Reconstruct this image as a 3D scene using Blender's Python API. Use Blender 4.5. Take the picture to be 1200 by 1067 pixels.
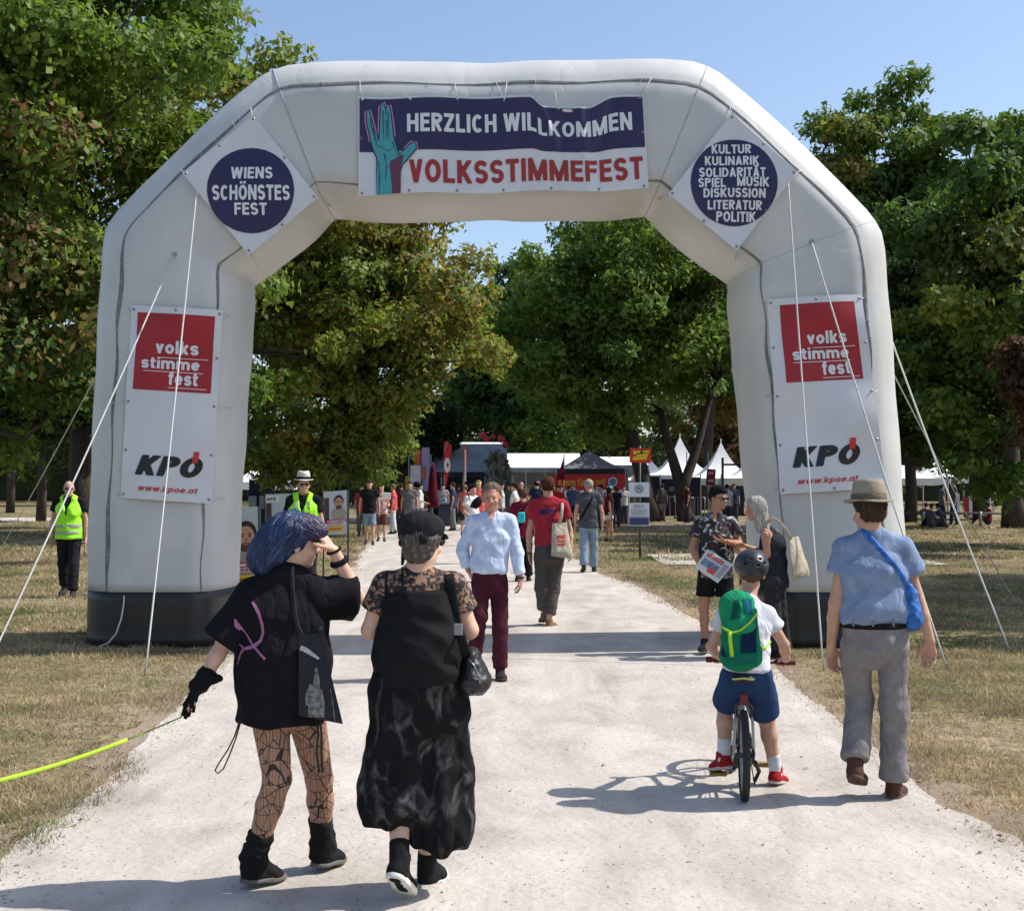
import bpy, bmesh, math, random
import numpy as np
from mathutils import Vector, Matrix
from mathutils.bvhtree import BVHTree

for _o in list(bpy.data.objects):
    bpy.data.objects.remove(_o)
SC = bpy.context.scene
COL = SC.collection
random.seed(7)
RNG = np.random.default_rng(11)

# ------------------------------------------------------------------ camera
CAM_H = 1.78
FPX = 1500.0
PITCH = math.atan(31.5 / FPX)
cam = bpy.data.cameras.new('camera')
cam.sensor_width = 36.0
cam.lens = FPX / 1200.0 * 36.0
cam.clip_start = 0.1
cam.clip_end = 3000
camo = bpy.data.objects.new('camera', cam)
camo.location = (0, 0, CAM_H)
camo.rotation_euler = (math.radians(90) + PITCH, 0, 0)
COL.objects.link(camo)
SC.camera = camo

# ------------------------------------------------------------------ world, sun, exposure
SUN_EL = math.radians(50)
SUN_AZ_TO = math.radians(7)          # how far the shadows lean towards the camera from due left
sun_dir = Vector((math.cos(SUN_EL) * math.cos(SUN_AZ_TO), math.cos(SUN_EL) * math.sin(SUN_AZ_TO), math.sin(SUN_EL)))
world = bpy.data.worlds.new('World')
SC.world = world
world.use_nodes = True
wn = world.node_tree
for n in list(wn.nodes):
    wn.nodes.remove(n)
sky = wn.nodes.new('ShaderNodeTexSky')
sky.sky_type = 'NISHITA'
sky.sun_disc = False
sky.sun_elevation = SUN_EL
sky.sun_rotation = math.radians(90) - SUN_AZ_TO
sky.air_density = 1.0
sky.dust_density = 1.6
sky.ozone_density = 1.3
sky.altitude = 200
bgn = wn.nodes.new('ShaderNodeBackground')
bgn.inputs['Strength'].default_value = 0.145
won = wn.nodes.new('ShaderNodeOutputWorld')
wn.links.new(sky.outputs[0], bgn.inputs[0])
wn.links.new(bgn.outputs[0], won.inputs[0])
sl = bpy.data.lights.new('sun', 'SUN')
sl.energy = 4.2
sl.angle = math.radians(0.5)
sl.color = (1.0, 0.95, 0.88)
so = bpy.data.objects.new('sun', sl)
so.rotation_euler = sun_dir.to_track_quat('Z', 'Y').to_euler()
so.location = (20, 5, 30)
COL.objects.link(so)
vs = SC.view_settings
vs.view_transform = 'Standard'
vs.look = 'None'
vs.gamma = 1
vs.exposure = 0.40
vs.use_curve_mapping = False

# ------------------------------------------------------------------ placing helpers
ct, st = math.cos(PITCH), math.sin(PITCH)

def W(px, py, Y):
    """point at depth Y seen at photograph pixel (px, py)"""
    x = (px - 600.0) / FPX
    y = (533.5 - py) / FPX
    dy = ct - y * st
    dz = st + y * ct
    t = Y / dy
    return np.array([x * t, Y, CAM_H + dz * t])

def gy(py):
    """depth of the ground point seen at pixel row py"""
    y = (533.5 - py) / FPX
    return -CAM_H * (ct - y * st) / (st + y * ct)

def G(px, py):
    p = W(px, py, gy(py)); p[2] = 0.0
    return p

def V(*a):
    return np.array(a, dtype=float)

def unit(v):
    v = np.asarray(v, dtype=float)
    return v / (np.linalg.norm(v) + 1e-12)

def limb_lerp(a, b, t):
    return np.asarray(a) * (1 - t) + np.asarray(b) * t

# ------------------------------------------------------------------ materials
_mats = {}

def mat(name, col, rough=0.7, var=0.0, vscale=8.0, bump=0.0, bscale=60.0, spec=0.4, metal=0.0, col2=None, attr=None, transl=0.0, sheen=0.0, coat=0.0, detail=4.0, stretch=None, emit=0.0, crease=0.0, cscale=7.0):
    if name in _mats:
        return _mats[name]
    m = bpy.data.materials.new(name)
    m.use_nodes = True
    nt = m.node_tree
    b = nt.nodes['Principled BSDF']
    b.inputs['Roughness'].default_value = rough
    b.inputs['Specular IOR Level'].default_value = spec
    b.inputs['Metallic'].default_value = metal
    if sheen: b.inputs['Sheen Weight'].default_value = sheen
    if coat: b.inputs['Coat Weight'].default_value = coat
    c4 = (col[0], col[1], col[2], 1)
    b.inputs['Base Color'].default_value = c4
    tc = nt.nodes.new('ShaderNodeTexCoord')
    src = tc.outputs['Object']
    if stretch:
        mp = nt.nodes.new('ShaderNodeMapping')
        mp.inputs['Scale'].default_value = stretch
        nt.links.new(src, mp.inputs[0]); src = mp.outputs[0]
    colout = None
    if attr:
        a = nt.nodes.new('ShaderNodeVertexColor'); a.layer_name = attr
        colout = a.outputs['Color']
    if var > 0 or col2 is not None:
        nz = nt.nodes.new('ShaderNodeTexNoise')
        nz.inputs['Scale'].default_value = vscale
        nz.inputs['Detail'].default_value = detail
        nt.links.new(src, nz.inputs['Vector'])
        mx = nt.nodes.new('ShaderNodeMix'); mx.data_type = 'RGBA'
        cr = nt.nodes.new('ShaderNodeMapRange')
        cr.inputs['From Min'].default_value = 0.35; cr.inputs['From Max'].default_value = 0.65
        nt.links.new(nz.outputs['Fac'], cr.inputs['Value'])
        nt.links.new(cr.outputs[0], mx.inputs['Factor'])
        if col2 is None:
            mx.inputs['A'].default_value = (col[0] * (1 - var), col[1] * (1 - var), col[2] * (1 - var), 1)
            mx.inputs['B'].default_value = (min(1, col[0] * (1 + var)), min(1, col[1] * (1 + var)), min(1, col[2] * (1 + var)), 1)
        else:
            mx.inputs['A'].default_value = c4
            mx.inputs['B'].default_value = (col2[0], col2[1], col2[2], 1)
        if attr:
            mx.blend_type = 'MULTIPLY'; mx.inputs['Factor'].default_value = 1
        nt.links.new(mx.outputs['Result'], b.inputs['Base Color'])
    elif attr:
        nt.links.new(colout, b.inputs['Base Color'])
    if bump > 0:
        nb = nt.nodes.new('ShaderNodeTexNoise')
        nb.inputs['Scale'].default_value = bscale
        nb.inputs['Detail'].default_value = 5
        nt.links.new(src, nb.inputs['Vector'])
        bp = nt.nodes.new('ShaderNodeBump')
        bp.inputs['Strength'].default_value = bump
        bp.inputs['Distance'].default_value = 0.02
        nt.links.new(nb.outputs['Fac'], bp.inputs['Height'])
        nt.links.new(bp.outputs[0], b.inputs['Normal'])
        if crease:
            mp2 = nt.nodes.new('ShaderNodeMapping'); mp2.inputs['Scale'].default_value = (1, 1, .6); mp2.inputs['Rotation'].default_value = (.3, .5, .2)
            cz = nt.nodes.new('ShaderNodeTexNoise'); cz.inputs['Scale'].default_value = cscale; cz.inputs['Detail'].default_value = 2.5; cz.inputs['Distortion'].default_value = .9
            nt.links.new(tc.outputs['Object'], mp2.inputs[0]); nt.links.new(mp2.outputs[0], cz.inputs['Vector'])
            m1 = nt.nodes.new('ShaderNodeMath'); m1.operation = 'SUBTRACT'; m1.inputs[1].default_value = .5
            m2 = nt.nodes.new('ShaderNodeMath'); m2.operation = 'ABSOLUTE'
            m3 = nt.nodes.new('ShaderNodeMath'); m3.operation = 'SQRT'
            nt.links.new(cz.outputs['Fac'], m1.inputs[0]); nt.links.new(m1.outputs[0], m2.inputs[0]); nt.links.new(m2.outputs[0], m3.inputs[0])
            bp2 = nt.nodes.new('ShaderNodeBump'); bp2.inputs['Strength'].default_value = crease; bp2.inputs['Distance'].default_value = .035
            nt.links.new(m3.outputs[0], bp2.inputs['Height']); nt.links.new(bp.outputs[0], bp2.inputs['Normal']); nt.links.new(bp2.outputs[0], b.inputs['Normal'])
    if emit:
        b.inputs['Emission Color'].default_value = c4
        b.inputs['Emission Strength'].default_value = emit
    if transl > 0:
        tr = nt.nodes.new('ShaderNodeBsdfTranslucent')
        if colout is not None:
            hs = nt.nodes.new('ShaderNodeHueSaturation')
            hs.inputs['Value'].default_value = 1.5; hs.inputs['Saturation'].default_value = 1.1
            nt.links.new(colout, hs.inputs['Color']); nt.links.new(hs.outputs[0], tr.inputs['Color'])
        else:
            tr.inputs['Color'].default_value = c4
        ms = nt.nodes.new('ShaderNodeMixShader')
        ms.inputs[0].default_value = transl
        out = nt.nodes['Material Output']
        nt.links.new(b.outputs[0], ms.inputs[1]); nt.links.new(tr.outputs[0], ms.inputs[2])
        nt.links.new(ms.outputs[0], out.inputs['Surface'])
    _mats[name] = m
    return m

def cloth(name, col, var=0.12, bump=0.25, rough=0.85, **k):
    return mat(name, col, rough=max(rough, .92), var=var, vscale=14, bump=bump, bscale=260, spec=0.12, crease=k.pop('crease', .55), cscale=k.pop('cscale', 5.5), **k)

def plain(name, col, rough=0.6, **k):
    return mat(name, col, rough=rough, var=k.pop('var', 0.06), vscale=k.pop('vscale', 5), **k)

# ------------------------------------------------------------------ object helpers
ORG = {}

def tagset(o, label=None, cat=None, group=None, kind=None):
    if label: o['label'] = label
    if cat: o['category'] = cat
    if group: o['group'] = group
    if kind: o['kind'] = kind
    return o

def thing(name, loc, label, cat, group=None):
    o = bpy.data.objects.new(name, None)
    o.empty_display_size = 0.2
    o.location = [float(c) for c in loc]
    COL.objects.link(o)
    ORG[o] = np.array(loc, dtype=float)
    return tagset(o, label, cat, group)

def meshobj(name, verts, faces, m, parent=None, smooth=False, loc=None, colors=None, mats=None, midx=None):
    """verts in world metres; placed under parent, or with its own origin loc when top-level"""
    verts = np.asarray(verts, dtype=np.float64).reshape(-1, 3)
    if parent is not None:
        org = ORG[parent]
    else:
        org = np.array(loc if loc is not None else (0, 0, 0), dtype=float)
    vl = (verts - org).astype(np.float32)
    me = bpy.data.meshes.new(name)
    if isinstance(faces, np.ndarray):
        nf, k = faces.shape
        me.vertices.add(len(vl)); me.vertices.foreach_set('co', vl.ravel())
        me.loops.add(nf * k); me.loops.foreach_set('vertex_index', faces.astype(np.int32).ravel())
        me.polygons.add(nf); me.polygons.foreach_set('loop_start', np.arange(0, nf * k, k, dtype=np.int32))
        me.polygons.foreach_set('loop_total', np.full(nf, k, dtype=np.int32))
        me.update(calc_edges=True)
    else:
        me.from_pydata([tuple(v) for v in vl.tolist()], [], faces)
        me.update()
    if colors is not None:
        ca = me.color_attributes.new('col', 'FLOAT_COLOR', 'POINT')
        c = np.ones((len(vl), 4), dtype=np.float32); c[:, :3] = colors
        ca.data.foreach_set('color', c.ravel())
    if mats:
        for mm in mats: me.materials.append(mm)
        if midx is not None:
            me.polygons.foreach_set('material_index', np.asarray(midx, dtype=np.int32))
    else:
        me.materials.append(m)
    if smooth:
        me.polygons.foreach_set('use_smooth', np.ones(len(me.polygons), dtype=bool))
    o = bpy.data.objects.new(name, me)
    COL.objects.link(o)
    if parent is not None:
        o.parent = parent
        ORG[o] = ORG[parent]
    else:
        o.location = [float(c) for c in org]
        ORG[o] = org
    return o

class MB:
    """collects simple shapes into one mesh"""
    def __init__(s):
        s.v = []; s.f = []; s.n = 0
    def add(s, v, f):
        v = np.asarray(v, dtype=float).reshape(-1, 3)
        s.v.append(v)
        s.f.extend([tuple(int(i) + s.n for i in q) for q in f])
        s.n += len(v)
        return s
    def box(s, c, size, ax=None, bev=0.0):
        c = np.asarray(c, float); h = np.asarray(size, float) / 2
        A = np.eye(3) if ax is None else np.asarray(ax, float)
        if bev > 0:
            bev = min(bev, min(h) * 0.9)
            pts = []; F = []
            # three layers of rounded outline: chamfered box
            for z, e in ((-h[2], bev), (-h[2] + bev, 0), (h[2] - bev, 0), (h[2], bev)):
                a, b = h[0] - e, h[1] - e
                k = bev
                pts += [(-a + k, -b, z), (a - k, -b, z), (a, -b + k, z), (a, b - k, z), (a - k, b, z), (-a + k, b, z), (-a, b - k, z), (-a, -b + k, z)]
            for L in range(3):
                for i in range(8):
                    j = (i + 1) % 8
                    F.append((L * 8 + i, L * 8 + j, (L + 1) * 8 + j, (L + 1) * 8 + i))
            F.append(tuple(range(7, -1, -1))); F.append(tuple(range(24, 32)))
            return s.add(np.array(pts) @ A + c, F)
        p = np.array([(x, y, z) for z in (-h[2], h[2]) for x, y in ((-h[0], -h[1]), (h[0], -h[1]), (h[0], h[1]), (-h[0], h[1]))])
        return s.add(p @ A + c, [(3, 2, 1, 0), (4, 5, 6, 7), (0, 1, 5, 4), (1, 2, 6, 5), (2, 3, 7, 6), (3, 0, 4, 7)])
    def tube(s, pts, r, n=8, caps=True, flat=None, closed=False):
        pts = [np.asarray(p, float) for p in pts]
        m = len(pts)
        rr = [r] * m if np.isscalar(r) else list(r)
        prev = None; rings = []
        for i, p in enumerate(pts):
            if closed:
                d = unit(pts[(i + 1) % m] - pts[i - 1])
            else:
                d = unit(pts[min(i + 1, m - 1)] - pts[max(i - 1, 0)])
            if prev is None:
                a = np.array([0, 0, 1.0]) if abs(d[2]) < 0.9 else np.array([1.0, 0, 0])
                if flat is not None: a = np.asarray(flat[0], float)
                u = unit(np.cross(d, a)) if flat is None else unit(a - d * (a @ d))
            else:
                u = unit(prev - d * (prev @ d))
            prev = u
            w = np.cross(d, u)
            ku, kw = (1, 1) if flat is None else (flat[1], flat[2])
            ang = np.arange(n) * 2 * math.pi / n
            rings.append(p + rr[i] * (np.outer(np.cos(ang) * ku, u) + np.outer(np.sin(ang) * kw, w)))
        return s.rings(rings, caps=caps and not closed, closed=closed)
    def rings(s, rings, caps=True, closed=False):
        n = len(rings[0]); m = len(rings)
        F = []
        for k in range(m if closed else m - 1):
            k2 = (k + 1) % m
            for i in range(n):
                j = (i + 1) % n
                F.append((k * n + i, k * n + j, k2 * n + j, k2 * n + i))
        if caps:
            F.append(tuple(range(n - 1, -1, -1)))
            F.append(tuple((m - 1) * n + i for i in range(n)))
        return s.add(np.concatenate(rings), F)
    def grid(s, fn, nu, nv):
        p = [fn(i / nu, j / nv) for j in range(nv + 1) for i in range(nu + 1)]
        F = [(j * (nu + 1) + i, j * (nu + 1) + i + 1, (j + 1) * (nu + 1) + i + 1, (j + 1) * (nu + 1) + i) for j in range(nv) for i in range(nu)]
        return s.add(p, F)
    def lathe(s, c, prof, n=20, sx=1.0, sy=1.0, ax=None):
        """profile of (radius, height) about the z axis of frame ax at c"""
        A = np.eye(3) if ax is None else np.asarray(ax, float)
        ang = np.arange(n) * 2 * math.pi / n
        rings = []
        for r, z in prof:
            q = np.stack([np.cos(ang) * r * sx, np.sin(ang) * r * sy, np.full(n, z)], 1)
            rings.append(q @ A + np.asarray(c, float))
        return s.rings(rings)
    def build(s, name, m, parent=None, smooth=False, loc=None):
        return meshobj(name, np.concatenate(s.v), s.f, m, parent, smooth, loc)

def yawmat(yaw, pitch=0.0, roll=0.0):
    """rows: side (x), forward (y), up (z) in world; yaw 0 faces +Y, positive turns to the right (+X); pitch tips the face up"""
    M = Matrix.Rotation(-yaw, 3, 'Z') @ Matrix.Rotation(pitch, 3, 'X') @ Matrix.Rotation(roll, 3, 'Y')
    return np.array(M).T

# ------------------------------------------------------------------ distance-field modelling (bodies, clothes, hair)
class F:
    def __init__(s, vox):
        s.vox = vox; s.p = []
    def _add(s, lo, hi, fn, k, op, cuts):
        if cuts:
            base = fn
            def fn(P, base=base, cuts=cuts):
                d = base(P)
                for pt, nrm in cuts:
                    d = np.maximum(d, (P - np.asarray(pt, np.float32)) @ np.asarray(unit(nrm), np.float32))
                return d
        s.p.append((np.asarray(lo, float), np.asarray(hi, float), fn, k, op))
        return s
    def cap(s, a, b, ra, rb=None, k=0.02, op='u', cuts=None):
        rb = ra if rb is None else rb
        a = np.asarray(a, np.float32); b = np.asarray(b, np.float32)
        h = b - a; L2 = float(h @ h) + 1e-12
        def fn(P):
            q = P - a
            t = np.clip((q @ h) / L2, 0, 1)
            return np.linalg.norm(q - t[..., None] * h, axis=-1) - (ra + (rb - ra) * t)
        R = max(ra, rb)
        return s._add(np.minimum(a, b) - R, np.maximum(a, b) + R, fn, k, op, cuts)
    def ecap(s, a, b, Ra, Rb, u, k=0.03, op='u', cuts=None):
        """flattened tapering capsule: Ra, Rb = (radius along u, radius across)"""
        a = np.asarray(a, np.float32); b = np.asarray(b, np.float32)
        h = b - a; L = float(np.linalg.norm(h)) + 1e-9; n = h / L
        u = np.asarray(u, float); u = unit(u - n * (u @ n)).astype(np.float32)
        w = np.cross(n, u).astype(np.float32)
        def fn(P):
            q = P - a
            ax = q @ n
            t = np.clip(ax / L, 0, 1)
            ru = Ra[0] + (Rb[0] - Ra[0]) * t; rw = Ra[1] + (Rb[1] - Ra[1]) * t
            l = ax - t * L
            rm = np.minimum(ru, rw)
            kk = np.sqrt((q @ u / ru) ** 2 + (q @ w / rw) ** 2 + (l / rm) ** 2)
            return (kk - 1) * rm
        R = max(*Ra, *Rb)
        return s._add(np.minimum(a, b) - R, np.maximum(a, b) + R, fn, k, op, cuts)
    def ell(s, c, r, A=None, k=0.02, op='u', cuts=None):
        c = np.asarray(c, np.float32); r = np.asarray(r, np.float32)
        A = np.eye(3) if A is None else np.asarray(A)
        A32 = A.T.astype(np.float32)
        def fn(P):
            q = (P - c) @ A32
            k0 = np.linalg.norm(q / r, axis=-1)
            k1 = np.linalg.norm(q / (r * r), axis=-1) + 1e-6
            return k0 * (k0 - 1) / k1
        R = float(max(r))
        return s._add(c - R, c + R, fn, k, op, cuts)
    def box(s, c, size, A=None, rnd=0.01, k=0.01, op='u', cuts=None):
        c = np.asarray(c, np.float32); h = np.asarray(size, np.float32) / 2 - rnd
        A = np.eye(3) if A is None else np.asarray(A)
        A32 = A.T.astype(np.float32)
        def fn(P):
            q = np.abs((P - c) @ A32) - h
            return np.linalg.norm(np.maximum(q, 0), axis=-1) + np.minimum(q.max(axis=-1), 0) - rnd
        R = float(np.linalg.norm(h)) + rnd
        return s._add(c - R, c + R, fn, k, op, cuts)
    def fn(s, lo, hi, f, k=0.01, op='u', cuts=None):
        return s._add(lo, hi, f, k, op, cuts)
    def mesh(s, disp=None, relax=0):
        us = [p for p in s.p if p[4] == 'u']
        lo = np.min([p[0] for p in us], 0) - 0.01 - 3 * s.vox
        hi = np.max([p[1] for p in us], 0) + 0.01 + 3 * s.vox
        n = np.ceil((hi - lo) / s.vox).astype(int) + 1
        D = np.full(n, 1.0, np.float32)
        axs = [(lo[i] + np.arange(n[i]) * s.vox).astype(np.float32) for i in range(3)]
        for plo, phi, fn, k, op in s.p:
            m = k + 2.5 * s.vox
            i0 = np.clip(np.floor((plo - m - lo) / s.vox).astype(int), 0, n)
            i1 = np.clip(np.ceil((phi + m - lo) / s.vox).astype(int) + 1, 0, n)
            if np.any(i1 <= i0): continue
            gx, gyy, gz = np.meshgrid(axs[0][i0[0]:i1[0]], axs[1][i0[1]:i1[1]], axs[2][i0[2]:i1[2]], indexing='ij')
            d = fn(np.stack([gx, gyy, gz], -1))
            sl_ = (slice(i0[0], i1[0]), slice(i0[1], i1[1]), slice(i0[2], i1[2]))
            o = D[sl_]
            if op == 'u':
                if k > 0:
                    hh = np.clip(0.5 + 0.5 * (o - d) / k, 0, 1)
                    D[sl_] = o + (d - o) * hh - k * hh * (1 - hh)
                else:
                    D[sl_] = np.minimum(o, d)
            elif op == 's':
                D[sl_] = np.maximum(o, -d)
            elif op == 'i':
                E = np.full(n, 1.0, np.float32); E[sl_] = np.maximum(o, d); D = E
        ins = D < 0
        shp = np.array(D.shape)
        pts = []; cells = []; quads_c = []
        for ax in range(3):
            s0 = [slice(None)] * 3; s1 = [slice(None)] * 3
            s0[ax] = slice(0, -1); s1[ax] = slice(1, None)
            s0 = tuple(s0); s1 = tuple(s1)
            cr = np.argwhere(ins[s0] != ins[s1])
            if len(cr) == 0: continue
            e = np.zeros(3, int); e[ax] = 1
            a = D[cr[:, 0], cr[:, 1], cr[:, 2]]
            c2 = cr + e
            b = D[c2[:, 0], c2[:, 1], c2[:, 2]]
            t = a / (a - b)
            pt = cr + t[:, None] * e
            j = (ax + 1) % 3; kx = (ax + 2) % 3
            ej = np.zeros(3, int); ej[j] = 1
            ek = np.zeros(3, int); ek[kx] = 1
            cs = [cr - ej - ek, cr - ek, cr, cr - ej]
            lin = [c[:, 0] * shp[1] * shp[2] + c[:, 1] * shp[2] + c[:, 2] for c in cs]
            for l in lin:
                cells.append(l); pts.append(pt)
            q = np.stack(lin, 1)
            flip = a > 0
            q[flip] = q[flip][:, ::-1]
            quads_c.append(q)
        cells = np.concatenate(cells); pts = np.concatenate(pts)
        uq, inv = np.unique(cells, return_inverse=True)
        cnt = np.bincount(inv)
        vv = np.stack([np.bincount(inv, pts[:, i]) / cnt for i in range(3)], 1)
        vv = vv * s.vox + lo
        q = np.searchsorted(uq, np.concatenate(quads_c))
        for _ in range(relax):
            acc = np.zeros_like(vv); c = np.zeros(len(vv))
            for a_, b_ in ((0, 1), (1, 2), (2, 3), (3, 0)):
                for dim in range(3):
                    acc[:, dim] += np.bincount(q[:, a_], vv[q[:, b_], dim], len(vv)) + np.bincount(q[:, b_], vv[q[:, a_], dim], len(vv))
                c += np.bincount(q[:, a_], minlength=len(vv)) + np.bincount(q[:, b_], minlength=len(vv))
            vv = 0.5 * vv + 0.5 * acc / np.maximum(c, 1)[:, None]
        if disp is not None:
            fn_ = np.cross(vv[q[:, 2]] - vv[q[:, 0]], vv[q[:, 3]] - vv[q[:, 1]])
            N = np.zeros_like(vv)
            for c_ in range(4):
                for dim in range(3):
                    N[:, dim] += np.bincount(q[:, c_], fn_[:, dim], len(vv))
            N /= (np.linalg.norm(N, axis=1, keepdims=True) + 1e-12)
            vv = vv + N * disp(vv, N)[:, None]
        return vv, q
    def build(s, name, m, parent=None, disp=None, relax=1, loc=None):
        v, q = s.mesh(disp, relax)
        return meshobj(name, v, q, m, parent, smooth=True, loc=loc)

def folds(freq, amp, axis=(0, 0, 1), seed=0, aniso=2.2):
    """soft cloth folds: warped waves that run mostly across `axis`"""
    r = np.random.default_rng(seed)
    A = unit(axis)
    ks = []
    for i in range(5):
        d = r.normal(size=3); d = d - A * (d @ A) * 0.2 + A * aniso * 0.5 * r.choice([-1, 1])
        ks.append((unit(d) * freq * r.uniform(0.6, 1.8), unit(r.normal(size=3)) * freq * r.uniform(0.3, 0.7), r.uniform(0, 6.28), r.uniform(0, 6.28), r.uniform(.5, 1)))
    for i in range(4):
        d = r.normal(size=3); d = d + A * aniso * 0.4 * r.choice([-1, 1])
        ks.append((unit(d) * freq * r.uniform(2.0, 3.2), unit(r.normal(size=3)) * freq * r.uniform(0.6, 1.2), r.uniform(0, 6.28), r.uniform(0, 6.28), r.uniform(.22, .42)))
    def f(P, N=None):
        v = 0
        for k, w, p1, p2, a in ks:
            x = np.sin(P @ k + 1.8 * np.sin(P @ w + p1) + p2)
            v = v + a * (1.12 - np.sqrt(x * x + .05)) ** 1.2
        return amp * (v / 2.0 - 0.5)
    return f
# ------------------------------------------------------------------ ground, path, grass
def pnoise(x, y, seed=0, freqs=(.15, .4, 1.1, 2.7)):
    r = np.random.default_rng(seed); v = 0; w = 0
    for i, f_ in enumerate(freqs):
        for _ in range(4):
            a = r.uniform(0, 6.28); ph = r.uniform(0, 6.28, 2)
            v = v + np.sin((x * math.cos(a) + y * math.sin(a)) * f_ * 6.28 * r.uniform(.6, 1.5) + 1.3 * np.sin((x * math.sin(a) - y * math.cos(a)) * f_ * 4 + ph[1]) + ph[0]) / (1 + i * .6)
            w += 1 / (1 + i * .6)
    return v / w * 1.8

PL = [(-1.5, -2.4), (3, -2.4), (6.0, -2.4), (7.6, -2.42), (9.5, -2.6), (11.5, -2.8), (13.4, -3.0), (17, -3.05), (23, -3.1), (29, -3.5), (36, -4.1), (49, -4.8), (57, -5.0), (64, -9.0)]
PR = [(-1.5, 2.6), (3, 2.6), (6.3, 2.55), (7.1, 2.4), (8, 2.44), (10.9, 2.50), (13.1, 2.55), (16.7, 2.40), (21.4, 2.2), (25, 1.75), (29.5, 1.45), (36, 1.2), (49, 1.6), (57, 2.6), (64, 5.0)]
def pathL(y): return np.interp(y, [a for a, b in PL], [b for a, b in PL])
def pathR(y): return np.interp(y, [a for a, b in PR], [b for a, b in PR])

def node_ground():
    m = bpy.data.materials.new('dry_meadow'); m.use_nodes = True
    nt = m.node_tree; b = nt.nodes['Principled BSDF']; b.inputs['Roughness'].default_value = .95; b.inputs['Specular IOR Level'].default_value = .1
    tc = nt.nodes.new('ShaderNodeTexCoord')
    def nz(s, d, st=None, dist=0.0):
        n = nt.nodes.new('ShaderNodeTexNoise'); n.inputs['Scale'].default_value = s; n.inputs['Detail'].default_value = d; n.inputs['Distortion'].default_value = dist
        src = tc.outputs['Object']
        if st:
            mp = nt.nodes.new('ShaderNodeMapping'); mp.inputs['Scale'].default_value = st; nt.links.new(src, mp.inputs[0]); src = mp.outputs[0]
        nt.links.new(src, n.inputs['Vector']); return n.outputs['Fac']
    def ramp(src, els):
        r = nt.nodes.new('ShaderNodeValToRGB')
        r.color_ramp.elements[0].position = els[0][0]; r.color_ramp.elements[0].color = (*els[0][1], 1)
        r.color_ramp.elements[1].position = els[-1][0]; r.color_ramp.elements[1].color = (*els[-1][1], 1)
        for p_, c_ in els[1:-1]:
            e = r.color_ramp.elements.new(p_); e.color = (*c_, 1)
        nt.links.new(src, r.inputs[0]); return r.outputs[0]
    base = ramp(nz(.55, 6, (1, .6, 1), .6), [(.30, (.085, .10, .035)), (.43, (.165, .145, .070)), (.55, (.24, .195, .115)), (.72, (.31, .26, .18))])
    fine = ramp(nz(9, 6, (1, 1, 1), .4), [(.25, (.45, .45, .42)), (.5, (.95, .95, .92)), (.75, (1.35, 1.3, 1.25))])
    mx = nt.nodes.new('ShaderNodeMix'); mx.data_type = 'RGBA'; mx.blend_type = 'MULTIPLY'; mx.inputs['Factor'].default_value = 1
    nt.links.new(base, mx.inputs['A']); nt.links.new(fine, mx.inputs['B']); nt.links.new(mx.outputs['Result'], b.inputs['Base Color'])
    bp = nt.nodes.new('ShaderNodeBump'); bp.inputs['Strength'].default_value = .9; bp.inputs['Distance'].default_value = .05
    nt.links.new(nz(14, 6), bp.inputs['Height']); nt.links.new(bp.outputs[0], b.inputs['Normal'])
    return m

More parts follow.
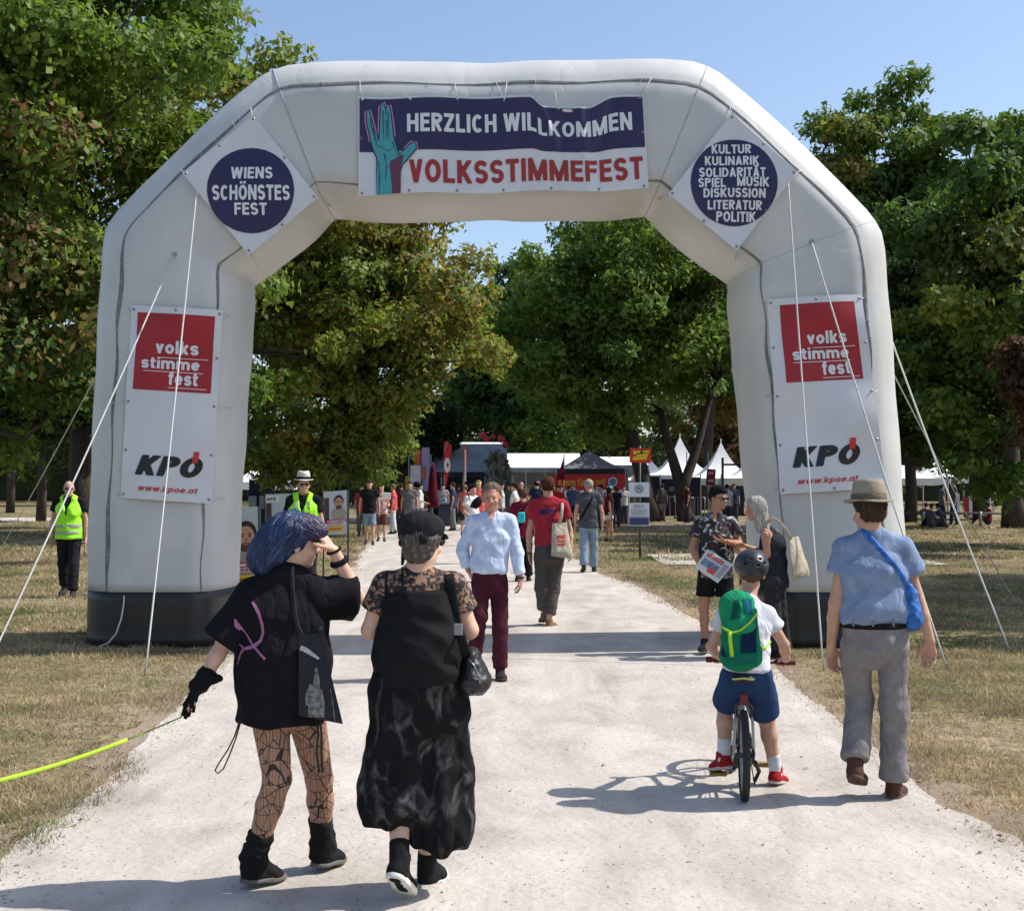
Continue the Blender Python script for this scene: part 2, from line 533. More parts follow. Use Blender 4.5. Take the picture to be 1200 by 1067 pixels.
def node_path(name='gravel_path', lift=1.0, tint=(1, 1, 1)):
    m = bpy.data.materials.new(name); m.use_nodes = True
    nt = m.node_tree; b = nt.nodes['Principled BSDF']; b.inputs['Roughness'].default_value = .95; b.inputs['Specular IOR Level'].default_value = .15
    tc = nt.nodes.new('ShaderNodeTexCoord')
    def nz(s, d, st=None, dist=0.0):
        n = nt.nodes.new('ShaderNodeTexNoise'); n.inputs['Scale'].default_value = s; n.inputs['Detail'].default_value = d; n.inputs['Distortion'].default_value = dist
        n.inputs['Roughness'].default_value = .62
        src = tc.outputs['Object']
        if st:
            mp = nt.nodes.new('ShaderNodeMapping'); mp.inputs['Scale'].default_value = st; nt.links.new(src, mp.inputs[0]); src = mp.outputs[0]
        nt.links.new(src, n.inputs['Vector']); return n.outputs['Fac']
    r = nt.nodes.new('ShaderNodeValToRGB')
    els = r.color_ramp.elements
    els[0].position = .28; els[0].color = (.40 * lift * tint[0], .36 * lift * tint[1], .32 * lift * tint[2], 1); els[1].position = .72; els[1].color = (.59 * lift * tint[0], .54 * lift * tint[1], .485 * lift * tint[2], 1)
    e = els.new(.48); e.color = (.52 * lift * tint[0], .475 * lift * tint[1], .425 * lift * tint[2], 1)
    nt.links.new(nz(1.6, 10, (1, .8, 1), .4), r.inputs[0])
    r2 = nt.nodes.new('ShaderNodeValToRGB'); e2 = r2.color_ramp.elements
    e2[0].position = .22; e2[0].color = (.42, .41, .40, 1); e2[1].position = .42; e2[1].color = (1, 1, 1, 1)
    nt.links.new(nz(42, 4), r2.inputs[0])
    mx = nt.nodes.new('ShaderNodeMix'); mx.data_type = 'RGBA'; mx.blend_type = 'MULTIPLY'; mx.inputs['Factor'].default_value = 1
    nt.links.new(r.outputs[0], mx.inputs['A']); nt.links.new(r2.outputs[0], mx.inputs['B']); nt.links.new(mx.outputs['Result'], b.inputs['Base Color'])
    r3 = nt.nodes.new('ShaderNodeValToRGB'); e3 = r3.color_ramp.elements
    e3[0].position = .36; e3[0].color = (.80, .785, .77, 1); e3[1].position = .60; e3[1].color = (1, 1, 1, 1)
    nt.links.new(nz(1.1, 7, (1.5, .35, 1), 1.2), r3.inputs[0])
    mx3 = nt.nodes.new('ShaderNodeMix'); mx3.data_type = 'RGBA'; mx3.blend_type = 'MULTIPLY'; mx3.inputs['Factor'].default_value = 1
    nt.links.new(mx.outputs['Result'], mx3.inputs['A']); nt.links.new(r3.outputs[0], mx3.inputs['B']); nt.links.new(mx3.outputs['Result'], b.inputs['Base Color'])
    bp = nt.nodes.new('ShaderNodeBump'); bp.inputs['Strength'].default_value = .6; bp.inputs['Distance'].default_value = .025
    nt.links.new(nz(17, 9), bp.inputs['Height']); nt.links.new(bp.outputs[0], b.inputs['Normal'])
    return m

gm = node_ground(); pmt = node_path()
o = MB().add([(-400, -30, 0), (400, -30, 0), (400, 900, 0), (-400, 900, 0)], [(0, 1, 2, 3)]).build('ground', gm); o['kind'] = 'structure'

def strip(name, m, left, right, ys, z, jit=.10, seed=1):
    ys = np.array(ys)
    xl = left(ys) + pnoise(ys, ys * 0 + 3, seed, (.12, .5, 1.6, 4)) * jit
    xr = right(ys) + pnoise(ys, ys * 0 + 9, seed + 5, (.12, .5, 1.6, 4)) * jit
    v = np.concatenate([np.stack([xl, ys, np.full(len(ys), z)], 1), np.stack([xr, ys, np.full(len(ys), z)], 1)])
    n = len(ys)
    o = meshobj(name, v, [(i, n + i, n + i + 1, i + 1) for i in range(n - 1)], m); o['kind'] = 'structure'
    return o
# worn earth along the edges, then the pale path itself
earth = node_path('worn_earth', .58, (1.0, .86, .70))
earth.node_tree.nodes['Principled BSDF']
strip('path_verge', earth, lambda y: pathL(y) - .22, lambda y: pathR(y) + .22, np.arange(-1.5, 60, .06), .004, .26, 21)
strip('path', pmt, pathL, pathR, np.arange(-1.5, 64, .06), .008, .10, 3)
def cross(name, x0, x1, ya, yb, z, m, seed):
    xs = np.arange(x0, x1, .15)
    a = ya(xs) + pnoise(xs, xs * 0, seed) * .25; b = yb(xs) + pnoise(xs, xs * 0, seed + 1) * .25
    n = len(xs)
    v = np.concatenate([np.stack([xs, a, np.full(n, z)], 1), np.stack([xs, b, np.full(n, z)], 1)])
    o = meshobj(name, v, [(i, i + 1, n + i + 1, n + i) for i in range(n - 1)], m); o['kind'] = 'structure'
cross('side_path', 3.3, 9.6, lambda x: 27.6 + (x - 3) * .02, lambda x: 31.6 + (x - 3) * .3, .010, pmt, 31)
cross('dirt_track', 5.5, 12, lambda x: 47 + (x - 6) * .1, lambda x: 60 + (x - 6) * .1, .012, earth, 41)
cross('plaza', -30, -1.0, lambda x: 57.0 - (x + 1) * .05, lambda x: 63 - (x + 1) * .05, .012, pmt, 51)

# pebbles on the path
def pebbles():
    n = 2600
    y = 4.9 + (RNG.random(n) ** 1.6) * 10; x = pathL(y) + RNG.random(n) * (pathR(y) - pathL(y))
    e = RNG.random(n) < .45; side = RNG.random(n) < .5
    x = np.where(e, np.where(side, pathL(y) + np.abs(RNG.normal(0, .25, n)), pathR(y) - np.abs(RNG.normal(0, .25, n))), x)
    s = RNG.uniform(.003, .009, n)
    base = np.array([(1, 0, 0), (0, 1, 0), (-1, 0, 0), (0, -1, 0), (0, 0, 1)]) * V(1, 1, .7)
    v = base[None] * s[:, None, None] * RNG.uniform(.6, 1.3, (n, 5, 1)); v = v + np.stack([x, y, np.full(n, .008)], 1)[:, None]
    f = np.array([(0, 1, 4), (1, 2, 4), (2, 3, 4), (3, 0, 4)])
    F_ = (f[None] + (np.arange(n) * 5)[:, None, None]).reshape(-1, 3)
    o = meshobj('pebbles', v.reshape(-1, 3), F_, mat('pebble', (.22, .20, .18), var=.5, vscale=20)); o['kind'] = 'stuff'
pebbles()

def blades(name, n, regf, hmin, hmax, wd, dens_seed=0):
    pts = regf(n); x, y = pts[:, 0], pts[:, 1]; n = len(x)
    a = RNG.uniform(0, 6.28, n); h = RNG.uniform(hmin, hmax, n) * (0.55 + .9 * np.clip(pnoise(x, y, 5, (.5, 1.3, 3)) * .8 + .5, 0, 1.2)) * np.where(RNG.random(n) < .04, 1.7, 1)
    w = wd * RNG.uniform(.6, 1.3, n)
    lean = RNG.uniform(.2, 1.5, n) * h; la = RNG.uniform(0, 6.28, n)
    p0 = np.stack([x - np.cos(a) * w, y - np.sin(a) * w, np.zeros(n)], 1)
    p1 = np.stack([x + np.cos(a) * w, y + np.sin(a) * w, np.zeros(n)], 1)
    p2 = np.stack([x + np.cos(la) * lean, y + np.sin(la) * lean, h], 1)
    v = np.stack([p0, p1, p2], 1).reshape(-1, 3)
    ed = np.minimum(np.abs(x - pathL(y)), np.abs(x - pathR(y)))
    g = np.clip(pnoise(x, y * .7, 17, (.16, .5, 1.4)) * .9 - .12 - .5 * np.exp(-ed / .5) + .50 * (pnoise(x, y, 33, (.25, .8)) > .16) + RNG.normal(0, .28, n), 0, 1)[:, None]
    dry = np.array([.40, .315, .195]) * RNG.uniform(.55, 1.25, (n, 1)); red = np.array([.24, .155, .10]) * RNG.uniform(.7, 1.1, (n, 1))
    grn = np.array([.085, .13, .035]) * RNG.uniform(.7, 1.5, (n, 1))
    c = dry * (1 - g) + grn * g
    c = np.where(RNG.random((n, 1)) < .12, red, c)
    c = c * (1.12 + .62 * pnoise(x, y, 29, (.4, 1.1, 2.6)))[:, None]
    o = meshobj(name, v, np.arange(3 * n).reshape(-1, 3), mat('grass_blade', (1, 1, 1), rough=.8, attr='col', transl=.25, spec=.2), colors=np.repeat(c, 3, 0))
    o['kind'] = 'stuff'
    return o

def region(side, y0, y1, xo, pw=1.0):
    def f(n):
        y = y0 + (y1 - y0) * RNG.random(n) ** pw
        half = .43 * y + 2.6
        if side < 0:
            e = pathL(y); x = -half + RNG.random(n) * (e + xo + half)
            k = (x < e + xo) & (x > -half)
        else:
            e = pathR(y); x = e - xo + RNG.random(n) * (half - e + xo)
            k = (x > e - xo) & (x < half)
        # ragged border
        d = np.where(side < 0, x - e, e - x)
        k &= RNG.random(n) < np.clip(.70 - d * 3.2 + pnoise(x, y, 8, (.5, 1.5, 3)) * .45, 0, 1)
        k &= RNG.random(n) < np.clip(.75 + pnoise(x, y, 12, (.4, 1.1, 2.4)) * 1.1, .12, 1)
        return np.stack([x[k], y[k]], 1)
    return f
def fallen_leaves():
    n = 2600; y = 5.2 + 26 * RNG.random(n) ** 1.5; side = RNG.random(n) < .55
    x = np.where(side, pathL(y) + .15 - np.abs(RNG.normal(0, 2.6, n)), pathR(y) - .15 + np.abs(RNG.normal(0, 2.2, n)))
    far = RNG.random(n) < .03; x = np.where(far, pathL(y) + RNG.random(n) * (pathR(y) - pathL(y)), x)
    s = RNG.uniform(.009, .024, n); a = RNG.uniform(0, 6.28, n); z = np.where((x > pathL(y)) & (x < pathR(y)), .012, RNG.uniform(.012, .04, n))
    q = np.array([(-1, 0, 0), (0, .55, .2), (1.1, 0, .05), (0, -.55, .25)])
    ca, sa = np.cos(a), np.sin(a)
    v = np.stack([q[None, :, 0] * ca[:, None] - q[None, :, 1] * sa[:, None], q[None, :, 0] * sa[:, None] + q[None, :, 1] * ca[:, None], q[None, :, 2] * RNG.uniform(.3, 2, (n, 1))], 2) * s[:, None, None] + np.stack([x, y, z], 1)[:, None]
    c = np.array([(.30, .17, .07), (.18, .10, .05), (.42, .33, .17), (.10, .06, .03)])[RNG.integers(0, 4, n)]
    o = meshobj('fallen_leaves', v.reshape(-1, 3), np.arange(4 * n).reshape(-1, 4), mat('grass_blade', (1, 1, 1), rough=.8, attr='col', transl=.25, spec=.2), colors=np.repeat(c, 4, 0)); o['kind'] = 'stuff'
fallen_leaves()
for nm, sd in (('grass', -1), ('grass', 1)):
    blades(nm, 150000, region(sd, 5.2, 14, .22, 1.15), .012, .043, .0034)
    blades(nm, 110000, region(sd, 13, 30, .3, 1.1), .018, .055, .008)
    blades(nm, 42000, region(sd, 29, 60, .3, 1.1), .03, .09, .018)

# ------------------------------------------------------------------ trees
def tree(name, label, base, H, crown_c, crown_r, ncl, nleaf, leaf, cols, trunk_r=.35, seed=0, cat='tree', group=None, lean=(0, 0), clump=(.9, 1.7), low=.35, droop=.0, trunks=None, patches=None, shellp=.45, keep=None, extra=()):
    nleaf = int(nleaf * 1.3); leaf *= .80; cols = [(c[0] * 2.35, c[1] * 2.0, c[2] * 2.0) for c in cols]
    r = np.random.default_rng(seed)
    base = np.array([base[0], base[1], 0.0]); cc = np.array(crown_c, float); cr = np.array(crown_r, float)
    root = thing(name, base, label, cat, group)
    # clump centres through the outer volume
    cl = []
    tries = 0
    while len(cl) < ncl and tries < ncl * 30:
        tries += 1
        d = unit(r.normal(size=3)); rad = r.random() ** shellp
        p = cc + d * cr * rad * (1 + .14 * math.sin(5 * d[0] + seed) + .12 * math.sin(7 * d[2] + 3 * d[1] + seed))
        if p[2] < base[2] + H * low * .5: continue
        if d[2] < 0 and r.random() < .25: continue
        if keep is not None and not keep(p): continue
        cl.append((p, r.uniform(*clump) * (1.15 - .35 * rad)))
    for ex, er in extra:
        cl.append((np.array(ex, float), er))
    # trunk and limbs
    m = MB(); bark = mat('bark', (.055, .042, .034), rough=.95, var=.35, vscale=6, bump=.9, bscale=14, stretch=(3, 3, .7))
    tops = trunks or [(base, cc - V(0, 0, cr[2] * .25), trunk_r)]
    ends = []
    for b0, t0, tr_ in tops:
        b0 = np.array(b0, float); t0 = np.array(t0, float)
        pts = []; rr = []
        for i in range(8):
            t = i / 7
            q = b0 * (1 - t) + t0 * t + V(math.sin(t * 5 + seed) * .18, math.cos(t * 4 + seed) * .15, 0) * t
            pts.append(q); rr.append(tr_ * (1.35 if i == 0 else 1.0) * (1 - .55 * t))
        m.tube(pts, rr, 10)
        ends += pts[3:]
    m.build('trunk', bark, root, True)
    bb = MB()
    for p, q in cl[::2]:
        e = min(ends, key=lambda z: np.linalg.norm(z - p) + (3 if z[2] > p[2] else 0))
        mid = limb_lerp(e, p, .5) + V(0, 0, -.35 + .3 * r.random()) + r.normal(size=3) * .25
        bb.tube([e, mid, p], [.10 * trunk_r / .35, .055, .018], 5)
    bb.build('branches', bark, root, True)['kind'] = 'stuff'
    # leaves
    w = np.array([q ** 2 for _, q in cl]); w /= w.sum()
    idx = r.choice(len(cl), nleaf, p=w)
    C = np.array([p for p, _ in cl])[idx]; Rr = np.array([q for _, q in cl])[idx]
    d = r.normal(size=(nleaf, 3)); d[:, 2] = d[:, 2] * .8 + .25; d /= np.linalg.norm(d, axis=1, keepdims=True)
    rad = Rr * (r.random(nleaf) ** .35) * (1 + .18 * np.sin(d[:, 0] * 9 + C[:, 2] * 3) + .15 * np.sin(d[:, 2] * 11 + C[:, 0] * 5))
    P = C + d * rad[:, None] * V(1, 1, .72)
    nrm = d * .75 + r.normal(size=(nleaf, 3)) * .45 + V(0, 0, .35); nrm /= np.linalg.norm(nrm, axis=1, keepdims=True)
    t = np.cross(nrm, r.normal(size=(nleaf, 3))); t /= np.linalg.norm(t, axis=1, keepdims=True)
    t[:, 2] -= .35 + droop; t /= np.linalg.norm(t, axis=1, keepdims=True)
    u = np.cross(nrm, t); u /= np.linalg.norm(u, axis=1, keepdims=True)
    s = leaf * (.45 + 1.25 * r.random(nleaf) ** 1.3)[:, None]
    if base[1] > 44:
        kq = 3; v = np.stack([P - t * s * .45 + u * s * .3, P - t * s * .35 - u * s * .32 - nrm * s * .06, P + t * s * .6], 1).reshape(-1, 3)
    else:
        kq = 4; v = np.stack([P - t * s * .5, P + u * s * .34 - nrm * s * .06, P + t * s * .55, P - u * s * .34 - nrm * s * .06], 1).reshape(-1, 3)
    cols = [np.array(c) for c in cols]
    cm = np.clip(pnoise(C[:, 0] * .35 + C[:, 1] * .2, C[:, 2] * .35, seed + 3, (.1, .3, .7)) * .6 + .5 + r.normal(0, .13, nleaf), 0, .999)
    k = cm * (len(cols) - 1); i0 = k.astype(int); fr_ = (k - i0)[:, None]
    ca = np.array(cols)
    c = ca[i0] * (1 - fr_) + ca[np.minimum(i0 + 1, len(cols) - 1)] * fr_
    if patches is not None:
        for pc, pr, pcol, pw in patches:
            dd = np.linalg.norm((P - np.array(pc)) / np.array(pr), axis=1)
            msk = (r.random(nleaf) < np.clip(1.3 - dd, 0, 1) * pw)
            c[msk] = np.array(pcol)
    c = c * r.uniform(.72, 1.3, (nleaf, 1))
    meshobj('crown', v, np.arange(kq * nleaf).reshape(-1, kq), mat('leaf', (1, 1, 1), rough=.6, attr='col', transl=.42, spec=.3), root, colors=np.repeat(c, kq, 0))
    return root

GRN = (.035, .075, .014); DGR = (.018, .042, .012); LGR = (.075, .12, .022); YGR = (.13, .13, .025); BRN = (.14, .075, .022); OLV = (.10, .095, .022); RUS = (.19, .075, .02)

def clear(p):
    px = 600 + 1500 * p[0] / p[1]; py = 565 - 1500 * (p[2] - 1.78) / p[1]
    return not (745 < px < 900 and py > 462)
# big chestnut filling the left, leaf-scorched
tree('chestnut_tree', 'large chestnut on the left with brown scorched patches, its crown beside the arch', (-11.5, 27), 19, (-11.8, 27, 9.3), (5.6, 4.5, 9.0), 260, 150000, .195,
     [DGR, GRN, (.05, .09, .018), LGR, GRN, OLV], .45, 3, clump=(.8, 1.5), low=.25,
     patches=[((-10.6, 24, 7), (1.6, 4, 1.5), (.15, .11, .045), .55), ((-8.6, 24, 8.4), (.9, 4, .8), (.20, .10, .05), .45), ((-8.8, 24, 5.5), (1.3, 3, 1.4), (.17, .12, .04), .5), ((-10.8, 24, 11.4), (1.3, 3, 1.3), (.20, .13, .065), .6), ((-8.3, 24, 4.2), (1.5, 3, 1.2), (.17, .15, .04), .5)])
tree('lime_tree', 'green tree whose top shows above the arch\'s left shoulder', (-9.2, 40), 16, (-8.2, 40, 9.8), (4.8, 3.5, 6.0), 110, 48000, .23, [DGR, GRN, LGR, OLV, YGR], .35, 9, clump=(.8, 1.4))
# seen through the arch, left: yellowing maple
tree('maple_tree', 'tall maple with yellowing leaves seen through the left half of the arch', (-7.7, 45), 17, (-5.3, 45, 8.6), (5.0, 4.2, 7.2), 250, 105000, .25,
     [GRN, (.06, .085, .018), LGR, (.10, .11, .022), (.15, .125, .028), (.16, .11, .028)], .42, 5, clump=(.7, 1.35), low=.15,
     patches=[((-1.8, 43, 7.5), (2.6, 5, 3.6), (.24, .19, .05), .5), ((-3.2, 43, 12), (2.4, 5, 3), (.22, .17, .05), .4), ((-4.2, 42, 3.6), (2.0, 4, 1.6), (.22, .19, .055), .4)],
     keep=lambda p: not (p[0] > -3.1 and p[2] < 5.4) and not (p[0] > -4.0 and p[2] < 3.8) and not (p[0] > -1.9 and p[2] > 9.2),
     extra=[((x_, 44 + (i_ % 3) * .8, z_), .85) for i_, (x_, z_) in enumerate([(-9.4, 2.6), (-8.6, 2.3), (-7.9, 3.0), (-7.1, 2.5), (-6.4, 2.9), (-5.6, 2.3), (-4.9, 2.7), (-9.0, 3.8), (-7.6, 4.0), (-6.2, 4.0), (-5.2, 3.7), (-4.2, 3.7), (-6.8, 1.9), (-8.2, 1.9), (-5.0, 2.0), (-5.8, 3.2)])])
# seen through the arch, right: large green maple with two dark stems
tree('maple_tree', 'large green tree with two dark leaning trunks seen through the right half of the arch', (6.5, 58), 18, (5.2, 60, 9.6), (6.2, 5.0, 6.6), 250, 90000, .30,
     [DGR, GRN, (.045, .09, .018), LGR, GRN], .5, 7, clump=(.9, 1.6), low=.3, keep=lambda p: clear(p) and not (p[0] < 2.7 and p[2] > 12.0),
     trunks=[((6.35, 58, 0), (4.6, 59.5, 8.0), .42), ((7.9, 58, 0), (7.0, 59, 5.0), .34), ((7.6, 58, 1.2), (9.6, 59, 6.6), .26)],
     extra=[((8.0 + 1.1 * (i % 4), 56.2 + .8 * (i // 4), 7.3 + .9 * (i // 4) + .3 * (i % 2)), 1.15) for i in range(8)])
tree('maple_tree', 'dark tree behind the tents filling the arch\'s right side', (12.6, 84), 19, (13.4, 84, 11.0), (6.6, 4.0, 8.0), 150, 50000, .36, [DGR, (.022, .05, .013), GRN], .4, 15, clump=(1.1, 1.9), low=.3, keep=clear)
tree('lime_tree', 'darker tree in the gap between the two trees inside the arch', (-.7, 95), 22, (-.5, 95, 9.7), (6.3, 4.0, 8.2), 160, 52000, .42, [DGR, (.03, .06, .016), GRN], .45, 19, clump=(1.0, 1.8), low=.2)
tree('lime_tree', 'small light green top rising in the sky gap inside the arch', (2.8, 90), 20, (2.9, 90, 12.5), (3.0, 2.5, 5.9), 70, 22000, .36, [GRN, LGR, GRN], .16, 23, clump=(.8, 1.3), low=.3, extra=[((2.8 + 1.2 * math.sin(i * 2.3), 88.6, 4.0 + i * .7), 1.6) for i in range(8)])
# right-hand group
tree('acacia_tree', 'tall open-crowned tree to the right of the arch with its rounded top against the sky', (14.2, 50), 20, (14.2, 50, 10.6), (4.6, 3.8, 6.8), 150, 52000, .28, [DGR, GRN, (.05, .085, .018), OLV], .4, 31, clump=(.7, 1.3), low=.25, shellp=.4,
     patches=[((15, 47, 9), (2.5, 4, 2.0), OLV, .4), ((12, 47, 8), (2, 4, 3), (.10, .06, .03), .35)])
tree('acacia_tree', 'tall tree at the right border with a gappy crown against the sky', (19.6, 50), 20, (19.2, 50, 10.9), (4.0, 3.6, 6.4), 110, 38000, .28, [DGR, GRN, LGR, OLV], .38, 37, clump=(.7, 1.25), low=.25, shellp=.4)
tree('lime_tree', 'yellow-green tree standing nearest the right border with a dark lower crown', (16.8, 37), 13, (14.0, 36, 6.4), (3.6, 3.2, 5.0), 120, 46000, .24, [DGR, (.03, .06, .014), GRN, LGR, YGR], .32, 41, clump=(.6, 1.15), low=.2,
     patches=[((12.9, 34, 8.2), (1.6, 3, 1.2), YGR, .7)])
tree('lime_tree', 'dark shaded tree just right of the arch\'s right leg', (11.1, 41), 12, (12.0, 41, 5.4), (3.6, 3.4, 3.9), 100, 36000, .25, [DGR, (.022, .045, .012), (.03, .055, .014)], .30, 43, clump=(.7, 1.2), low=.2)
tree('copper_shrub_tree', 'small russet-leaved tree at the right border', (13.6, 30), 6, (13.0, 31, 4.2), (1.3, 1.2, 1.5), 22, 7000, .18, [(.030, .025, .012), (.045, .028, .014), (.04, .04, .016)], .12, 47, clump=(.4, .7), low=.1)
tree('maple_tree', 'brown-leaved tree behind the white pagoda tents', (15.4, 90), 12, (15.0, 90, 5.8), (3.6, 3.0, 5.0), 60, 18000, .34, [(.07, .045, .018), OLV, (.06, .04, .018)], .3, 53, clump=(.8, 1.4), low=.2)
# trees past the right border: they throw the shade on the meadow
for i, (x, y, h) in enumerate(((14.3, 17.4, 6.4), (15.8, 22.0, 7.0))):
    tree('lime_tree', ('broad tree outside the right border shading the meadow' if i == 0 else 'second broad tree outside the right border, behind the first'), (x, y), 9, (x, y, h), (3.8, 3.6, 2.4), 120, 26000, .34, [DGR, GRN, LGR], .3, 61 + i, clump=(.8, 1.3), low=.4)
# woods behind everything
def woods():
    n = 110000
    cx = []; r = np.random.default_rng(71)
    for i in range(42):
        x = -75 + i * 3.7 + r.uniform(-1, 1); y = r.uniform(98, 118)
        if abs(x + 1.0) < 4.5: h = r.uniform(7, 9.5)
        else: h = r.uniform(9.5, 14.5)
        for _ in range(9): cx.append((x + r.normal(0, 1.8), y + r.normal(0, 1.5), h * r.uniform(.12, 1.0), r.uniform(1.5, 2.6)))
    cx = np.array(cx); idx = r.integers(0, len(cx), n)
    d = r.normal(size=(n, 3)); d /= np.linalg.norm(d, axis=1, keepdims=True); d[:, 2] = d[:, 2] * .8 + .1
    P = cx[idx, :3] + d * (cx[idx, 3] * r.random(n) ** .4)[:, None]
    nrm = d + r.normal(size=(n, 3)) * .5 + V(0, 0, .4); nrm /= np.linalg.norm(nrm, axis=1, keepdims=True)
    t = np.cross(nrm, r.normal(size=(n, 3))); t /= np.linalg.norm(t, axis=1, keepdims=True); u = np.cross(nrm, t); s = .55 * r.uniform(.6, 1.3, n)[:, None]
    v = np.stack([P - t * s * .55, P + u * s * .5, P + t * s * .55], 1).reshape(-1, 3)
    c = np.array([.034, .05, .016])[None] * r.uniform(.6, 1.5, (n, 1)) * (1 + .5 * np.sin(cx[idx, 0:1] * 1.7) * V(.8, .5, .2))
    c = c * 1.5
    o = meshobj('distant_woods', v, np.arange(3 * n).reshape(-1, 3), mat('leaf', (1, 1, 1)), colors=np.repeat(c, 3, 0)); o['kind'] = 'stuff'
    o = MB().add([(-110, 121, 0), (110, 121, 0), (110, 121, 6.0), (-110, 121, 6.0), (-110, 124, 0), (110, 124, 0), (110, 124, 6), (-110, 124, 6)], [(0, 1, 2, 3), (3, 2, 6, 7), (5, 4, 7, 6)]).build('woodland_undergrowth', mat('undergrowth', (.02, .032, .013), var=.5, vscale=.6, bump=1, bscale=2)); o['kind'] = 'stuff'
woods()
# slim trunks in the shade on the left and right
def bare_trunk(px, Y, w, h, label):
    b = W(px, 600, Y); b[2] = 0
    t = thing('shade_tree', b, label, 'tree', None)
    MB().tube([b, b + V(.05, 0, h * .4), b + V(-.05, 0, h)], [w * 1.2, w, w * .8], 9).build('trunk', mat('bark', (0, 0, 0)), t, True)
    n = 6000; r = np.random.default_rng(int(px))
    d = r.normal(size=(n, 3)); d /= np.linalg.norm(d, axis=1, keepdims=True)
    P = b + V(0, 0, h + 1.4) + d * V(3.2, 2.4, 1.9) * (r.random(n) ** .4)[:, None]
    t_ = r.normal(size=(n, 3)); t_ /= np.linalg.norm(t_, axis=1, keepdims=True); u = np.cross(t_, r.normal(size=(n, 3))); u /= np.linalg.norm(u, axis=1, keepdims=True); s = .34
    v = np.stack([P - t_ * s * .5, P + u * s * .35, P + t_ * s * .5, P - u * s * .35], 1).reshape(-1, 3)
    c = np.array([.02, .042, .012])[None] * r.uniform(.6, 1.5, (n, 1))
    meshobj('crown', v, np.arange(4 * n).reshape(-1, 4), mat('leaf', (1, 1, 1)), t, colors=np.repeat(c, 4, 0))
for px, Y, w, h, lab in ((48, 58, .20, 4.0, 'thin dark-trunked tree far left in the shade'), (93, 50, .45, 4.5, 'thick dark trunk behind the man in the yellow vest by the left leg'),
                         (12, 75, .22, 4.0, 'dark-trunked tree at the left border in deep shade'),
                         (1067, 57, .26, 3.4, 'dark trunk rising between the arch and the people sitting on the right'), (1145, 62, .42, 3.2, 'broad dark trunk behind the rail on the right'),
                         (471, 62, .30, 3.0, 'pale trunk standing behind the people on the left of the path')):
    bare_trunk(px, Y, w, h, lab)
# ------------------------------------------------------------------ people
SKIN = mat('skin', (0.52, 0.29, 0.20), rough=0.55, var=0.08, vscale=20, bump=0.05, bscale=200, spec=0.35)
SKIN_PALE = mat('skin_pale', (0.62, 0.38, 0.28), rough=0.55, var=0.06, vscale=20, spec=0.35)
SKIN_TAN = mat('skin_tan', (0.42, 0.20, 0.12), rough=0.5, var=0.08, vscale=20, spec=0.4)
LIP = mat('lip', (0.36, 0.10, 0.08), rough=0.5)
GLASS_DARK = mat('dark_lens', (0.012, 0.012, 0.014), rough=0.12, spec=0.6)
BLACK = cloth('black_cloth', (0.012, 0.012, 0.014))
WHITE_SOLE = mat('sole_white', (0.62, 0.60, 0.56), rough=0.7, var=0.1, vscale=30)
DARK_SOLE = mat('sole_dark', (0.03, 0.028, 0.026), rough=0.8)

def head_sdf(f, J, s, yaw, pitch, roll, neck_r, face=True, ear=True):
    A = yawmat(yaw, pitch, roll); c = np.asarray(J['hc'], float)
    L = lambda x, y, z: c + (np.array([x, y, z]) * s) @ A
    f.ell(L(0, -0.012, 0.028), V(.073, .092, .088) * s, A)
    f.ell(L(0, 0.032, -0.035), V(.056, .058, .078) * s, A, k=0.025)
    f.ell(L(0, 0.062, -0.098), V(.026, .022, .020) * s, A, k=0.02)
    f.ell(L(0, 0.018, -0.075), V(.052, .050, .038) * s, A, k=0.02)
    if face:
        f.cap(L(-.028, .077, .018), L(.028, .077, .018), .011 * s, k=.012)
        f.cap(L(0, .084, .004), L(0, .104, -.034), .007 * s, .0115 * s, k=.008)
        f.ell(L(.013, .090, -.036), V(.009, .010, .008) * s, A, k=.006)
        f.ell(L(-.013, .090, -.036), V(.009, .010, .008) * s, A, k=.006)
        f.ell(L(0, .083, -.062), V(.022, .011, .007) * s, A, k=.006)
        f.ell(L(0, .081, -.074), V(.019, .011, .007) * s, A, k=.006)
        for sx in (-1, 1):
            f.ell(L(.030 * sx, .092, -.001), V(.016, .012, .010) * s, A, k=.01, op='s')
            f.ell(L(.040 * sx, .062, -.035), V(.022, .022, .020) * s, A, k=.015)
    if ear:
        for sx in (-1, 1):
            f.ell(L(.076 * sx, -.012, -.012), V(.009, .019, .031) * s, A, k=.006)
    f.cap(J['nk'], L(0, -.015, -.07), neck_r * 1.1, neck_r, k=.03)
    return A, L

